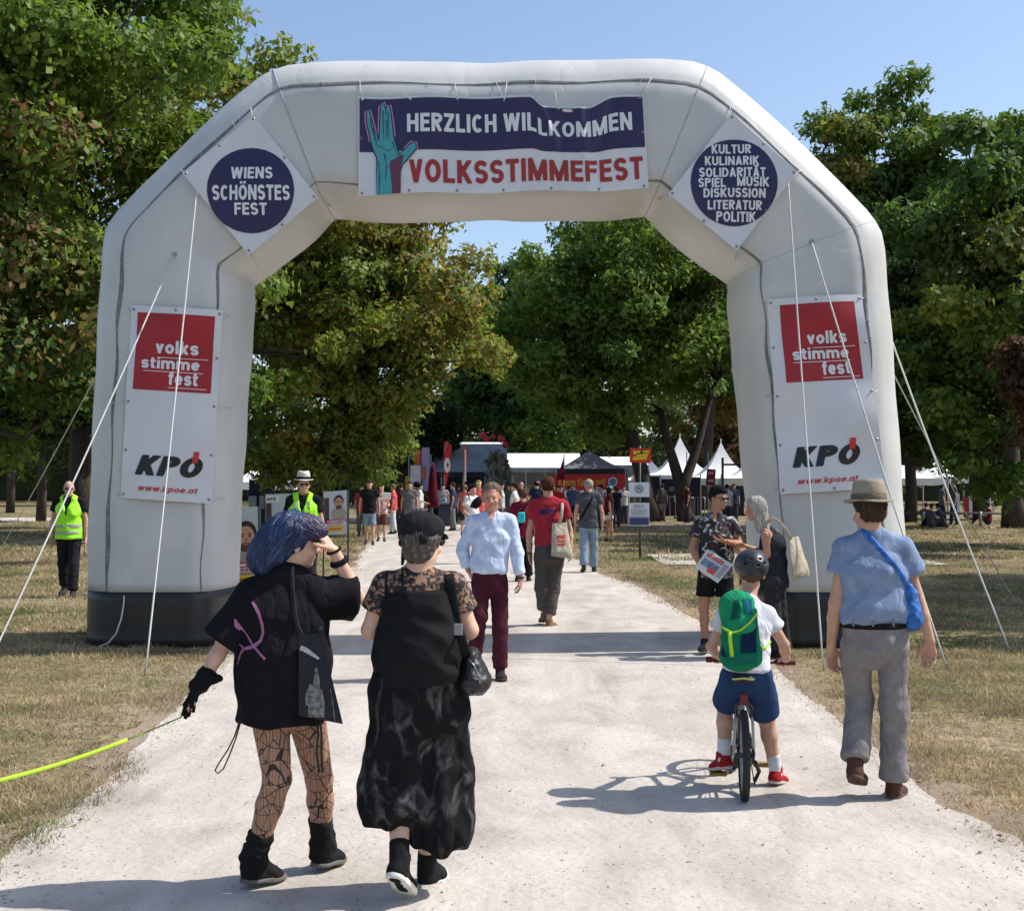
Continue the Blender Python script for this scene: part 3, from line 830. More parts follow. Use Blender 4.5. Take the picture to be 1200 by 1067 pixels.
def hand_sdf(f, w, d, nrm, side, s=1.0, curl=0.5, spread=0.06, fing=True):
    """w wrist, d pointing direction, nrm palm-facing direction (fingers curl towards it), side: direction of the thumb"""
    d = unit(d); nrm = unit(nrm - d * (np.asarray(nrm) @ d)); t = unit(np.asarray(side) - d * (np.asarray(side) @ d)); t = unit(t - nrm * (t @ nrm))
    w = np.asarray(w, float)
    f.ecap(w + d * .005 * s, w + d * .078 * s, (.024 * s, .017 * s), (.037 * s, .0125 * s), t, k=.012)
    if not fing:
        f.ecap(w + d * .08 * s, w + d * .15 * s + nrm * .03 * curl, (.036 * s, .013 * s), (.028 * s, .012 * s), t, k=.015)
        f.cap(w + d * .03 * s + t * .03 * s, w + d * .085 * s + t * .05 * s, .012 * s, .009 * s, k=.01)
        return
    lens = [.072, .080, .074, .058]; off = [.029, .0105, -.0085, -.0275]
    for i in range(4):
        b = w + d * (.080 - abs(i - 1) * .003) * s + t * off[i] * s
        c1 = curl * (0.55 + .08 * i); dd = d
        ang_s = spread * (1.5 - i)
        dd = unit(d * math.cos(c1) + nrm * math.sin(c1) + t * ang_s)
        p1 = b + dd * lens[i] * .5 * s
        c2 = c1 + curl * .95
        d2 = unit(d * math.cos(c2) + nrm * math.sin(c2) + t * ang_s)
        p2 = p1 + d2 * lens[i] * .32 * s
        c3 = c2 + curl * .6
        d3 = unit(d * math.cos(c3) + nrm * math.sin(c3) + t * ang_s)
        p3 = p2 + d3 * lens[i] * .24 * s
        b0 = b - d * .02 * s
        f.cap(b0, p1, .0090 * s, .0085 * s, k=.004)
        f.cap(p1, p2, .0085 * s, .0076 * s, k=.002)
        f.cap(p2, p3, .0076 * s, .0066 * s, k=.002)
    q0 = w + d * .022 * s + t * .018 * s
    q1 = w + d * .052 * s + t * .046 * s + nrm * .012 * s
    q2 = q1 + unit(d * .85 + t * .35 + nrm * .35 * (1 + curl)) * .032 * s
    q3 = q2 + unit(d * .95 + t * .05 + nrm * .4 * (1 + curl)) * .026 * s
    f.cap(q0, q1, .0145 * s, .0115 * s, k=.01)
    f.cap(q1, q2, .0105 * s, .0095 * s, k=.003)
    f.cap(q2, q3, .0095 * s, .0075 * s, k=.002)

DEFB = dict(hip=.165, hipd=.115, waist=.140, waistd=.100, chest=.165, chestd=.110, sh=.058, ua=.046, el=.036, wr=.026, th=.082, kn=.053, cf=.056, ank=.034, nr=.052)

def prep(J):
    J = {k: np.asarray(v, float) for k, v in J.items()}
    J.setdefault('hipc', (J['hl'] + J['hr']) / 2)
    J.setdefault('shc', (J['sl'] + J['sr']) / 2)
    uh = unit(J['hr'] - J['hl']); us = unit(J['sr'] - J['sl'])
    J['uh'] = uh; J['us'] = us
    J.setdefault('waist', J['hipc'] * .62 + J['shc'] * .38)
    J.setdefault('chest', J['hipc'] * .25 + J['shc'] * .75)
    return J

def torso_sdf(f, J, B, o=0.0, k=.03, cuts=None, top=True):
    um = unit(J['uh'] + J['us'])
    f.ecap(J['hipc'], J['waist'], (B['hip'] + o, B['hipd'] + o), (B['waist'] + o, B['waistd'] + o), J['uh'], k=k, cuts=cuts)
    f.ecap(J['waist'], J['chest'], (B['waist'] + o, B['waistd'] + o), (B['chest'] + o, B['chestd'] + o), um, k=k, cuts=cuts)
    if top:
        sc = J['shc'] - unit(J['shc'] - J['hipc']) * .03
        f.ecap(J['chest'], sc, (B['chest'] + o, B['chestd'] + o), (B['chest'] * .92 + o, B['sh'] * 1.25 + o), J['us'], k=k, cuts=cuts)
        f.cap(J['sl'] - V(0, 0, .012), J['sr'] - V(0, 0, .012), B['sh'] * .78 + o, k=k, cuts=cuts)
        f.ecap(J['shc'] - V(0, 0, .01), J['nk'], (.085 + o, .052 + o), (.050 + o, .048 + o), J['us'], k=k, cuts=cuts)
        for s_ in 'lr': f.cap(J['nk'] - V(0, 0, .02), limb_lerp(J['s' + s_], J['nk'], .1) - V(0, 0, .008), .036 + o, .036 + o, k=k, cuts=cuts)

def foot_frame(a, t, h=.085):
    e = unit(t - a); L = np.linalg.norm(t - a)
    side = np.cross(e, [0, 0, 1.0]); side = unit(side) if np.linalg.norm(side) > 1e-3 else V(1, 0, 0)
    n0 = unit(np.cross(side, e))
    ph = math.asin(min(.7, h / L))
    d = math.cos(ph) * e + math.sin(ph) * n0
    n = math.cos(ph) * n0 - math.sin(ph) * e
    heel = a - n * h - d * .05
    return heel, d, n, side

def shoe(root, a, t, m, sole_m, s=1.0, vox=.007, high=.04, name='shoe', wid=1.0, sole=True, chunky=0.0, label=None):
    a = np.asarray(a, float); t = np.asarray(t, float)
    heel, d, n, side = foot_frame(a, t, .085 * s)
    Lf = (t - heel) @ d
    f = F(vox)
    cut = [(heel + n * .002, -n)]
    f.ecap(heel + d * .04 * s + n * .032 * s, heel + d * (Lf * .68) + n * .028 * s, (.036 * s * wid, .034 * s), (.046 * s * wid, .028 * s), side, k=.02, cuts=cut)
    f.ecap(heel + d * (Lf * .6) + n * .026 * s, heel + d * (Lf - .042 * s) + n * .022 * s, (.047 * s * wid, .028 * s), (.040 * s * wid, .022 * s), side, k=.02, cuts=cut)
    f.cap(heel + d * .045 * s + n * .04 * s, a + (n * high), .038 * s, .040 * s * wid, k=.03, cuts=[(a + n * (high + .005), n)])
    f.cap(heel + d * .12 * s + n * .035 * s, a + d * .02 * s + n * .01, .030 * s, .036 * s, k=.03)
    o = f.build(name, m, root)
    if label: o['label'] = label
    if sole:
        g = F(vox * .9)
        th = .020 + chunky
        c2 = [(heel + n * th, n), (heel, -n)]
        g.ecap(heel + d * .042 * s + n * .01, heel + d * (Lf * .68) + n * .01, (.041 * s * wid, .05), (.050 * s * wid, .05), side, k=.01, cuts=c2)
        g.ecap(heel + d * (Lf * .6) + n * .01, heel + d * (Lf - .042 * s) + n * .01, (.050 * s * wid, .05), (.044 * s * wid, .05), side, k=.01, cuts=c2)
        g.build('sole', sole_m, o, relax=0)
    return o

def person(spec, J, root_xy):
    """builds one figure: body, clothes, hair as children of one empty"""
    J = prep(J)
    B = dict(DEFB); B.update(spec.get('B', {}))
    bs = spec.get('scale', 1.0)
    for kx in B: B[kx] *= bs
    vox = spec.get('vox', .007)
    root = thing('person', (root_xy[0], root_xy[1], 0), spec['label'], 'person', spec.get('group'))
    hs = spec.get('hs', 1.0) * bs
    yaw, pit, rol = spec.get('head', (0, 0, 0))
    fing = spec.get('fingers', vox < .011)
    # ---- body
    f = F(vox * 1.14)
    cv = vox * 1.28
    torso_sdf(f, J, B, 0)
    A, L = head_sdf(f, J, hs, yaw, pit, rol, B['nr'], face=vox < .012, ear=True)
    for s in 'lr':
        sh, el, wr = J['s' + s], J['e' + s], J['w' + s]
        f.cap(sh - V(0, 0, .01), el, B['ua'] * .98, B['el'], k=.02)
        f.cap(el, limb_lerp(el, wr, .35), B['el'] * 1.02, B['el'] * 1.05, k=.015)
        f.cap(limb_lerp(el, wr, .35), wr, B['el'] * 1.02, B['wr'], k=.015)
        hd, hn, ht, hc = spec.get('hand_' + s, (wr - el, V(1 if s == 'l' else -1, 0, 0), V(0, 1, 0), .45))
        hand_sdf(f, wr, hd, hn, ht, s=bs * spec.get('hands', 1.0), curl=hc, fing=fing)
        hp, kn, an = J['h' + s], J['k' + s], J['a' + s]
        f.cap(hp, kn, B['th'], B['kn'], k=.03)
        cm = limb_lerp(kn, an, .32)
        f.cap(kn, cm, B['kn'] * .96, B['cf'], k=.02)
        f.cap(cm, an, B['cf'], B['ank'], k=.02)
        tt = J['t' + s]
        f.cap(an, limb_lerp(an, tt, .6), B['ank'] * .8, .016 * bs, k=.02)
    body = f.build('body', spec.get('skin', SKIN), root)
    # ---- eyes and mouth on faces one can see
    if spec.get('eyes'):
        for sx in (-1, 1):
            g = MB().lathe(L(.030 * sx, .080, 0), [(.001, -.0065), (.006, -.004), (.0075, 0), (.006, .004), (.001, .0065)], 8)
            g.build('eye', GLASS_DARK, root, True)
        m = F(.004); m.cap(L(-.017, .0905, -.068), L(.017, .0905, -.068), .0035, k=0)
        m.build('mouth', LIP, root)
    if spec.get('shades'):
        m = F(.004)
        for sx in (-1, 1):
            m.ell(L(.033 * sx, .092, .003), V(.028, .009, .020) * hs, A, k=0)
            m.cap(L(.058 * sx, .088, .008), L(.080 * sx, -.005, .004), .0035, k=0)
        m.cap(L(-.01, .096, .008), L(.01, .096, .008), .004, k=0)
        m.build('sunglasses', GLASS_DARK, root)
    # ---- shirt
    S = spec.get('shirt')
    if S:
        o = S.get('o', .016); g = F(cv)
        hem = S.get('hem')            # height of the hem
        dn = unit(J['hipc'] - J['shc'])
        hp_ = np.array([J['hipc'][0], J['hipc'][1], hem])
        hn = S.get('hemn', V(0, 0, -1))
        cuts = [(hp_, hn)]
        ho = S.get('hemo', o)
        um = unit(J['uh'] + J['us'])
        low = np.array([J['hipc'][0], J['hipc'][1], hem - .05]) if S.get('low') is None else S['low']
        g.ecap(low, J['waist'], (B['hip'] + ho, B['hipd'] + ho), (B['waist'] + (ho + o) / 2 + S.get('wo', 0), B['waistd'] + (ho + o) / 2 + S.get('wo', 0)), J['uh'], k=.03, cuts=cuts)
        g.ecap(J['waist'], J['chest'], (B['waist'] + (ho + o) / 2 + S.get('wo', 0), B['waistd'] + (ho + o) / 2 + S.get('wo', 0)), (B['chest'] + o, B['chestd'] + o), um, k=.03, cuts=cuts)
        sc = J['shc'] - unit(J['shc'] - J['hipc']) * .03
        if S.get('sleeve', .6) is not None and S.get('sleeve', .6) > 0 or S.get('tank') is None:
            g.ecap(J['chest'], sc, (B['chest'] + o, B['chestd'] + o), (B['chest'] * .92 + o, B['sh'] * 1.25 + o), J['us'], k=.03, cuts=cuts)
            g.cap(J['sl'] - V(0, 0, .012), J['sr'] - V(0, 0, .012), B['sh'] * .82 + o * .9, k=.025)
            g.ecap(J['shc'], limb_lerp(J['shc'], J['nk'], .8), (.125 + o, .058 + o), (.062 + o * .5, .054 + o * .5), J['us'], k=.03)
        else:
            tk = .6
            g.ecap(J['chest'], sc, (B['chest'] + o, B['chestd'] + o), (B['chest'] * tk + o, B['sh'] * 1.2 + o), J['us'], k=.03, cuts=cuts)
            g.ecap(sc, limb_lerp(J['shc'], J['nk'], .3), (.11 + o, .06 + o), (.085 + o * .5, .05 + o * .5), J['us'], k=.03)
        if not S.get('tank'):
            for s_ in 'lr': g.cap(J['nk'] - V(0, 0, .022), limb_lerp(J['s' + s_], J['nk'], .1) - V(0, 0, .006), .038 + o * .8, .042 + o * .9, k=.025)
        sv = S.get('sleeve', .6)
        for s in 'lr':
            svs = S.get('sleeve_' + s, sv)
            if not svs: continue
            sh, el, wr = J['s' + s], J['e' + s], J['w' + s]
            so_ = S.get('so', o * 1.1)
            if svs <= 1:
                e = limb_lerp(sh, el, svs); d = unit(el - sh)
                r1 = B['ua'] + so_ * S.get('flare', 1.2)
                g.cap(sh - V(0, 0, .008), e + d * .04, B['ua'] * .98 + so_ * .8, r1, k=.02, cuts=[(e, d)])
            else:
                g.cap(sh - V(0, 0, .008), el, B['ua'] * .98 + so_ * .8, B['el'] + so_ * 1.2, k=.02)
                e = limb_lerp(el, wr, svs - 1); d = unit(wr - el)
                g.cap(el, e + d * .04, B['el'] + so_ * 1.3, limb_lerp(B['el'], B['wr'], svs - 1) + so_ * 1.2, k=.03, cuts=[(e, d)])
                if S.get('cuff'):
                    g.cap(e - d * .04, e, limb_lerp(B['el'], B['wr'], svs - 1) + so_ * 1.55, k=.004, cuts=[(e + d * .01, d), (e - d * .055, -d)])
        for extra in S.get('extra', []): extra(g)
        amp = S.get('fold', .010) * bs
        fd = folds(S.get('ff', 16), amp, axis=S.get('fa', (0.3, 0, 1)), seed=S.get('seed', 1))
        g.build(S.get('name', 'shirt'), S['m'], root, disp=fd)
        if S.get('collar'):
            c = F(vox); nn = unit(L(0, -.015, -.07) - J['nk'])
            c.ecap(J['nk'] - nn * .01, J['nk'] + nn * .03, (.072, .068), (.062, .058), J['us'], k=0, cuts=[(J['nk'] + nn * .028, nn), (J['nk'] - nn * .02, -nn)])
            c.build('collar', S['m'], root)
    # ---- trousers / shorts
    T = spec.get('pants')
    if T:
        o = T.get('o', .014); g = F(cv)
        top = T.get('top', max(J['hipc'][2] + .10 * bs, (S['hem'] + .04) if S else 0))
        cuts = [((J['hipc'][0], J['hipc'][1], top), (0, 0, 1))]
        wp = limb_lerp(J['hipc'], J['waist'], .9)
        g.ecap(J['hipc'] + V(0, 0, .0), wp, (B['hip'] + o, B['hipd'] + o), (B['waist'] + o, B['waistd'] + o), J['uh'], k=.03, cuts=cuts)
        L_ = T.get('len', 1.93)
        for s in 'lr':
            hp, kn, an = J['h' + s], J['k' + s], J['a' + s]
            ln = T.get('len_' + s, L_)
            ro = T.get('leg', o)
            if ln <= 1:
                e = limb_lerp(hp, kn, ln); d = unit(kn - hp)
                r = limb_lerp(B['th'], B['kn'], ln) + ro * 1.3
                g.cap(hp, e + d * .05, B['th'] + o, r + ro * .5, k=.03, cuts=[(e, d)])
            else:
                g.cap(hp, kn, B['th'] + o, B['kn'] + ro, k=.018)
                e = limb_lerp(kn, an, ln - 1); d = unit(an - kn)
                g.cap(kn, e + d * .05, B['kn'] + ro * 1.02, max(B['ank'] + T.get('hemr', .028), .03) + ro * .2, k=.03, cuts=[(e, d)])
        fd = folds(T.get('ff', 15), T.get('fold', .010) * bs, axis=(0.2, 0, 1), seed=T.get('seed', 5))
        g.build(T.get('name', 'trousers'), T['m'], root, disp=fd)
        if T.get('belt'):
            b = F(min(vox, .006)); z = top
            c = [((J['hipc'][0], J['hipc'][1], z), (0, 0, 1)), ((J['hipc'][0], J['hipc'][1], z - .035), (0, 0, -1))]
            b.ecap(J['hipc'], wp, (B['hip'] + o + .014, B['hipd'] + o + .014), (B['waist'] + o + .014, B['waistd'] + o + .014), J['uh'], k=0, cuts=c)
            b.build('belt', T['belt'], root)
    # ---- shoes, socks
    Sh = spec.get('shoes')
    if Sh:
        for s in 'lr':
            shoe(root, J['a' + s], J['t' + s], Sh['m'], Sh.get('sole', DARK_SOLE), s=bs * Sh.get('s', 1), vox=max(.0062, vox * .95), high=Sh.get('high', .02), wid=Sh.get('wid', 1), sole=vox < .013, chunky=Sh.get('chunky', 0))
            if Sh.get('sock') is not None:
                an, kn = J['a' + s], J['k' + s]; d = unit(kn - an)
                g = F(vox); e = an + d * Sh.get('sockh', .10)
                g.cap(an - d * .02, e + d * .03, B['ank'] + .006, B['ank'] + .012, k=0, cuts=[(e, d)])
                g.build('sock', Sh['sock'], root)
    # ---- hair
    H = spec.get('hair')
    if H:
        g = F(vox)
        if H['kind'] == 'short':
            g.ell(L(0, -.018, .034), V(.081, .098, .094) * hs, A, k=.01, cuts=[(L(0, .035 - H.get('rec', 0), .05), (V(0, 1, -.75)) @ A), (L(0, 0, -.055), V(0, .3, -1) @ A)])
            g.ell(L(0, -H.get('rec', 0), .066), V(.072, .093, .062 - H.get('rec', 0) * .3) * hs, A, k=.02, cuts=[(L(0, .0, .045), V(0, .15, -1) @ A)])
        elif H['kind'] == 'long':
            g.ell(L(0, -.015, .036), V(.086, .100, .096) * hs, A, k=.01, cuts=[(L(0, .045, .05), (V(0, 1, -.6)) @ A)])
            ln = H.get('len', .22)
            g.ecap(L(0, -.05, -.02), L(0, -.075, -ln), (.088 * hs, .055), (.075 * hs, .03), V(1, 0, 0) @ A, k=.03)
            if H.get('sides', True):
                for sx in (-1, 1):
                    g.cap(L(.070 * sx, .0, .0), L(.078 * sx, -.01, -ln * .8), .024, .018, k=.03)
        elif H['kind'] == 'frizz':
            g.ell(L(0, -.03, .03), V(.125, .125, .12) * hs, A, cuts=[(L(0, .06, .03), V(0, 1, -.2) @ A)])
        elif H['kind'] == 'pony':
            g.ell(L(0, -.015, .034), V(.082, .098, .094) * hs, A, k=.01, cuts=[(L(0, .04, .05), (V(0, 1, -.7)) @ A)])
            g.cap(L(0, -.09, .02), L(0, -.13, -.16), .035, .02, k=.02)
        for extra in H.get('extra', []): extra(g, L, A)
        hf = folds(H.get('ff', 60), H.get('amp', .008), axis=V(1, 0, 0) @ A, seed=3, aniso=3)
        g.build('hair', H['m'], root, disp=hf)
    # ---- hat
    if spec.get('hat'):
        spec['hat'](root, L, A, hs)
    return root, J, L, A, B

def fedora(crown_m, band_m, tilt=0.0, s=1.0):
    def f(root, L, A, hs):
        c = L(0, -.005, .062)
        A2 = np.array(A)
        g = MB()
        n = 32
        ang = np.arange(n) * 2 * math.pi / n
        def ring(r, z, sx=1.0, sy=1.14, dip=0.0, curl=0.0):
            zz = z + curl * (np.abs(np.cos(ang)) ** 2) - dip * (np.cos(ang) ** 2 < .35) * (1 - np.cos(ang) ** 2)
            q = np.stack([np.cos(ang) * r * sx, np.sin(ang) * r * sy, zz], 1) * hs * s
            return q @ A2 + c
        g.rings([ring(.085, .002), ring(.102, -.003, curl=.004), ring(.124, -.010, curl=.016), ring(.126, -.005, curl=.018), ring(.102, .004, curl=.005), ring(.0865, .008)], caps=False, closed=True)
        g.rings([ring(.086, .0), ring(.0865, .02), ring(.083, .06), ring(.076, .100), ring(.066, .118, dip=.006), ring(.048, .118, dip=.014), ring(.026, .102), ring(.006, .096)])
        o = g.build('hat', crown_m, root, True)
        b = MB().rings([ring(.0885, .006), ring(.0900, .012), ring(.0885, .040), ring(.0865, .042)], caps=False)
        b.build('hat_band', band_m, o, True)
    return f

def cap_hat(m, brim_yaw=0.0):
    def f(root, L, A, hs):
        g = F(.008)
        g.ell(L(0, -.012, .050), V(.084, .101, .078) * hs, A, k=0, cuts=[(L(0, 0, .045), V(0, .1, -1) @ A)])
        R = yawmat(brim_yaw) @ A
        p = lambda x, y, z: L(0, 0, 0) + (np.array([x, y, z]) * hs) @ R
        g.ecap(p(0, .07, .050), p(0, .115, .043), (.070, .008), (.055, .006), V(1, 0, 0) @ R, k=.008)
        g.build('cap', m, root)
    return f

def template(H=1.75, yaw=0.0, walk=0.0, arms=(0.10, 0.10), bend=(0.15, 0.15), side_lean=0.0, wide=1.0):
    """joints of a standing / walking figure about (0,0,0); l is on the image's left"""
    f = V(math.sin(yaw), math.cos(yaw), 0)
    sd = V(math.cos(yaw), -math.sin(yaw), 0)
    if sd[0] < 0: sd = -sd
    k = H / 1.75
    up = V(0, 0, 1)
    P = lambda x, y, z: (sd * x + f * y + up * z) * k
    J = dict(hc=P(0, .02, 1.625), nk=P(0, -.01, 1.488), sl=P(-.165 * wide, 0, 1.432), sr=P(.165 * wide, 0, 1.432), hl=P(-.085, 0, .90), hr=P(.085, 0, .90))
    for s, q, i in (('l', -1, 0), ('r', 1, 1)):
        sw = arms[i]
        J['e' + s] = P(q * (.225 * wide), -sw * .28, 1.135)
        b = bend[i]
        J['w' + s] = P(q * .235 * wide, -sw * .28 + math.sin(b) * .25 + .01, 1.135 - math.cos(b) * .25)
    for s, q in (('l', -1), ('r', 1)):
        w = walk * q
        J['k' + s] = P(q * .095, w * .16 + .02, .49)
        lift = max(0, -w) * .13
        J['a' + s] = P(q * .10, w * .34 - .02 * abs(w), .085 + lift)
        J['t' + s] = P(q * .125, w * .34 + .175 - max(0, -w) * .03, .0 + (0.0 if lift > 0 else 0))
    return J, f, sd

def figure(px, Y, H, yaw, spec, feet=None, **tk):
    J, f, sd = template(H, yaw, **tk)
    base = W(px, 600, Y); base[2] = 0
    for k_ in J: J[k_] = J[k_] + base
    spec.setdefault('vox', float(np.clip(Y / FPX * .95, .0075, .023)))
    spec.setdefault('scale', H / 1.75)
    spec.setdefault('head', (yaw, 0, 0))
    for s in 'lr':
        spec.setdefault('hand_' + s, (J['w' + s] - J['e' + s], sd * (1 if s == 'l' else -1), f, .5))
    return person(spec, J, (base[0], base[1]))

# ---- prints laid on cloth
def cast(o, pts, direction=(0, 1, 0), off=.004, back=1.0):
    """drop points onto the surface of mesh object o along a direction; None where they miss"""
    me = o.data; key = o.name
    if key not in _bvh: _bvh[key] = BVHTree.FromPolygons([v.co for v in me.vertices], [tuple(p.vertices) for p in me.polygons])
    t = _bvh[key]; d = Vector(direction).normalized(); org = ORG[o]
    out = []
    for p in pts:
        q = Vector([float(x) for x in (np.asarray(p) - org)]) - d * back
        h = t.ray_cast(q, d)
        out.append(None if h[0] is None else np.array(h[0]) + org - np.array(d) * off)
    return out
_bvh = {}

def decal(name, o, v, f, m, direction=(0, 1, 0), off=.004, parent=None, back=1.0):
    q = cast(o, v, direction, off, back)
    keep = [i for i, x in enumerate(q) if x is not None]
    mp = {i: n for n, i in enumerate(keep)}
    F_ = [tuple(mp[i] for i in t) for t in f if all(i in mp for i in t)]
    if not F_: return None
    return meshobj(name, [q[i] for i in keep], F_, m, parent or o)

def ribbon2d(pts, w, step=.012):
    """flat ribbon along pts (N,3) widened in the x-z plane"""
    pts = [np.asarray(p, float) for p in pts]
    d = [0]
    for a, b in zip(pts, pts[1:]): d.append(d[-1] + np.linalg.norm(b - a))
    n = max(2, int(d[-1] / step)); tt = np.linspace(0, d[-1], n + 1)
    P = np.array([[np.interp(t, d, [p[i] for p in pts]) for i in range(3)] for t in tt])
    Wd = np.interp(tt, d, w) if not np.isscalar(w) else np.full(n + 1, w)
    T = np.gradient(P, axis=0)
    Nn = np.stack([-T[:, 2], np.zeros(n + 1), T[:, 0]], 1); Nn /= (np.linalg.norm(Nn, axis=1, keepdims=True) + 1e-9)
    v = np.concatenate([P - Nn * Wd[:, None] / 2, P, P + Nn * Wd[:, None] / 2])
    m = n + 1
    f = [(i, i + 1, m + i + 1, m + i) for i in range(n)] + [(m + i, m + i + 1, 2 * m + i + 1, 2 * m + i) for i in range(n)]
    return v, f

def sheetbag(name, corners_front, thick, m, root, sag=.01, nu=10, nv=10, seed=0):
    """soft flat bag from four corners (tl,tr,br,bl) bulging by thick along -y/+y"""
    tl, tr, br, bl = [np.asarray(c, float) for c in corners_front]
    n = unit(np.cross(tr - tl, bl - tl))
    r = np.random.default_rng(seed); ph = r.uniform(0, 6, 4)
    def pt(u, v, sgn):
        p = (tl * (1 - u) + tr * u) * (1 - v) + (bl * (1 - u) + br * u) * v
        b = (math.sin(math.pi * u) ** .5 if 0 < u < 1 else 0) * (min(1, .25 + v * 1.2)) * (1 if v < .9 else max(0, (1 - v) / .1) ** .5)
        w = .12 * thick * math.sin(9 * u + 5 * v + ph[0]) * b
        return p + n * sgn * (thick / 2 * b + w) 
    g = MB()
    g.grid(lambda u, v: pt(u, v, 1), nu, nv)
    g.grid(lambda u, v: pt(1 - u, v, -1), nu, nv)
    return g.build(name, m, root, True)
# ------------------------------------------------------------------ figures in the foreground
def PX(Y):
    return lambda px, py, dy=0.0: W(px, py, Y + dy)

def child(root, name):
    return [c for c in root.children if c.name.split('.')[0] == name][0]

# a bold sans alphabet drawn from strokes (capital height 1)
def glyph(c, T):
    X = .73; P = []; w = .60
    def l(*a): P.append(('l',) + a)
    def d(*a): P.append(('d',) + a)
    def a(*q): P.append(('a',) + q)
    def esses(w, h):
        r = (h - 2 * T) / 4
        a(w / 2, h - T - r, w / 2 - T, r, 28, 270); a(w / 2, T + r, w / 2 - T, r, 90, -152)
    b = {'Ä': 'A', 'Ö': 'O', 'Ü': 'U', 'ü': 'u'}.get(c, c)
    if b in 'HERPDLFKNMUBIJ': l(T, 0, T, 1)
    if b == 'H': w = .66; l(w - T, 0, w - T, 1); d(T, .52, w - T, .52)
    elif b in 'EF':
        w = .54; d(T, 1 - T, w, 1 - T); d(T, .52, w * .93, .52)
        if b == 'E': d(T, T, w, T)
    elif b in 'RP':
        w = .62; d(T, 1 - T, w * .5, 1 - T); a(w * .5, .725, w * .5 - T, .275 - T, 90, -90); d(T, .45 + T, w * .5, .45 + T)
        if b == 'R': d(w * .42, .5, w - T * 1.1, 0)
    elif b == 'D': w = .66; d(T, 1 - T, w * .4, 1 - T); a(w * .4, .5, w * .6 - T, .5 - T, 90, -90); d(T, T, w * .4, T)
    elif b == 'L': w = .52; d(T, T, w, T)
    elif b == 'K': w = .66; l(T * 1.2, .33, w - T * 1.1, 1); l(w * .36, .58, w - T, 0)
    elif b == 'N': w = .68; l(w - T, 0, w - T, 1); l(T, 1, w - T, 0)
    elif b == 'M': w = .84; l(w - T, 0, w - T, 1); l(T, 1, w / 2, .08); l(w - T, 1, w / 2, .08)
    elif b == 'U': w = .66; P.clear(); d(T, .33, T, 1); d(w - T, .33, w - T, 1); a(w / 2, .34, w / 2 - T, .34 - T, 180, 360)
    elif b == 'I': w = 2 * T
    elif b == 'O': w = .70; a(w / 2, .5, w / 2 - T, .5 - T, 0, 360)
    elif b == 'C': w = .64; a(w / 2, .5, w / 2 - T, .5 - T, 45, 315)
    elif b == 'S': esses(w, 1)
    elif b == 'Z': w = .58; d(0, 1 - T, w, 1 - T); d(0, T, w, T); d(T * .9, T, w - T * .9, 1 - T)
    elif b == 'T': w = .58; d(0, 1 - T, w, 1 - T); d(w / 2, 0, w / 2, 1)
    elif b == 'V': l(T, 1, w / 2, 0); l(w - T, 1, w / 2, 0)
    elif b == 'A': w = .66; l(T, 0, w / 2, 1); l(w - T, 0, w / 2, 1); d(w * .25, .28, w * .75, .28)
    elif b == 'W': w = .96; l(T, 1, w * .28, 0); l(w * .28, 0, w / 2, 1); l(w / 2, 1, w * .72, 0); l(w * .72, 0, w - T, 1)
    elif b == 'l': w = 2 * T; d(T, 0, T, 1)
    elif b == 'i': w = 2 * T; d(T, 0, T, X); d(T, .84, T, 1)
    elif b in 'oeadp':
        w = .58; a(w / 2, X / 2, w / 2 - T, X / 2 - T, *( (0, 318) if b == 'e' else (0, 360)))
        if b == 'e': d(T, X / 2, w - T * .6, X / 2)
        if b == 'a': d(w - T, 0, w - T, X)
        if b == 'd': d(w - T, 0, w - T, 1)
        if b == 'p': d(T, -.26, T, X)
    elif b == 'v': w = .54; d(T * .9, X, w / 2, T); d(w - T * .9, X, w / 2, T); d(w / 2, 0, w / 2, T * 2)
    elif b == 'w': w = .80; d(T, X, w * .28, 0); d(w * .28, 0, w / 2, X); d(w / 2, X, w * .72, 0); d(w * .72, 0, w - T, X)
    elif b == 'k': w = .56; d(T, 0, T, 1); d(T * 1.2, .22, w - T, X); d(w * .38, .42, w - T, 0)
    elif b == 's': w = .52; T = T * .9; esses(w, X)
    elif b == 't': w = .38; d(w * .42, .16, w * .42, .93); d(0, X - T * .8, w, X - T * .8); a(w * .42 + .11, .17, .11, .17 - T, 180, 280)
    elif b == 'f': w = .36; d(w * .45, 0, w * .45, .82); d(0, X - T * .8, w, X - T * .8); a(w * .45 + .11, .82, .11, .18 - T, 180, 80)
    elif b == 'r': w = .38; d(T, 0, T, X); a(w * .8, X - .28, w * .8 - T, .28 - T, 180, 85)
    elif b == 'm':
        w = .92; d(T, 0, T, X); m_ = (w - 2 * T) / 4
        for q in (0, 1): a(T + m_ * (1 + 2 * q), X - .26, m_, .26 - T, 180, 0); d(T + m_ * 2 * (q + 1), 0, T + m_ * 2 * (q + 1), X - .25)
    elif b == 'u': w = .56; d(T, .27, T, X); d(w - T, 0, w - T, X); a(w / 2, .27, w / 2 - T, .27 - T, 180, 360)
    elif b == '.': w = 2 * T; d(T, 0, T, .2)
    elif b == '!': w = 2 * T; d(T, 0, T, .2); d(T, .32, T, 1)
    elif b == ' ': w = .30
    if c in 'ÄÖ' or c == 'Ü':
        d(w * .30, 1.07, w * .30, 1.24); d(w * .70, 1.07, w * .70, 1.24)
    if c == 'ü': d(w * .25, .84, w * .25, 1); d(w * .75, .84, w * .75, 1)
    return w, P, (0 if b != 'p' else -.26, 1 if c not in 'ÄÖÜ' else 1.24)

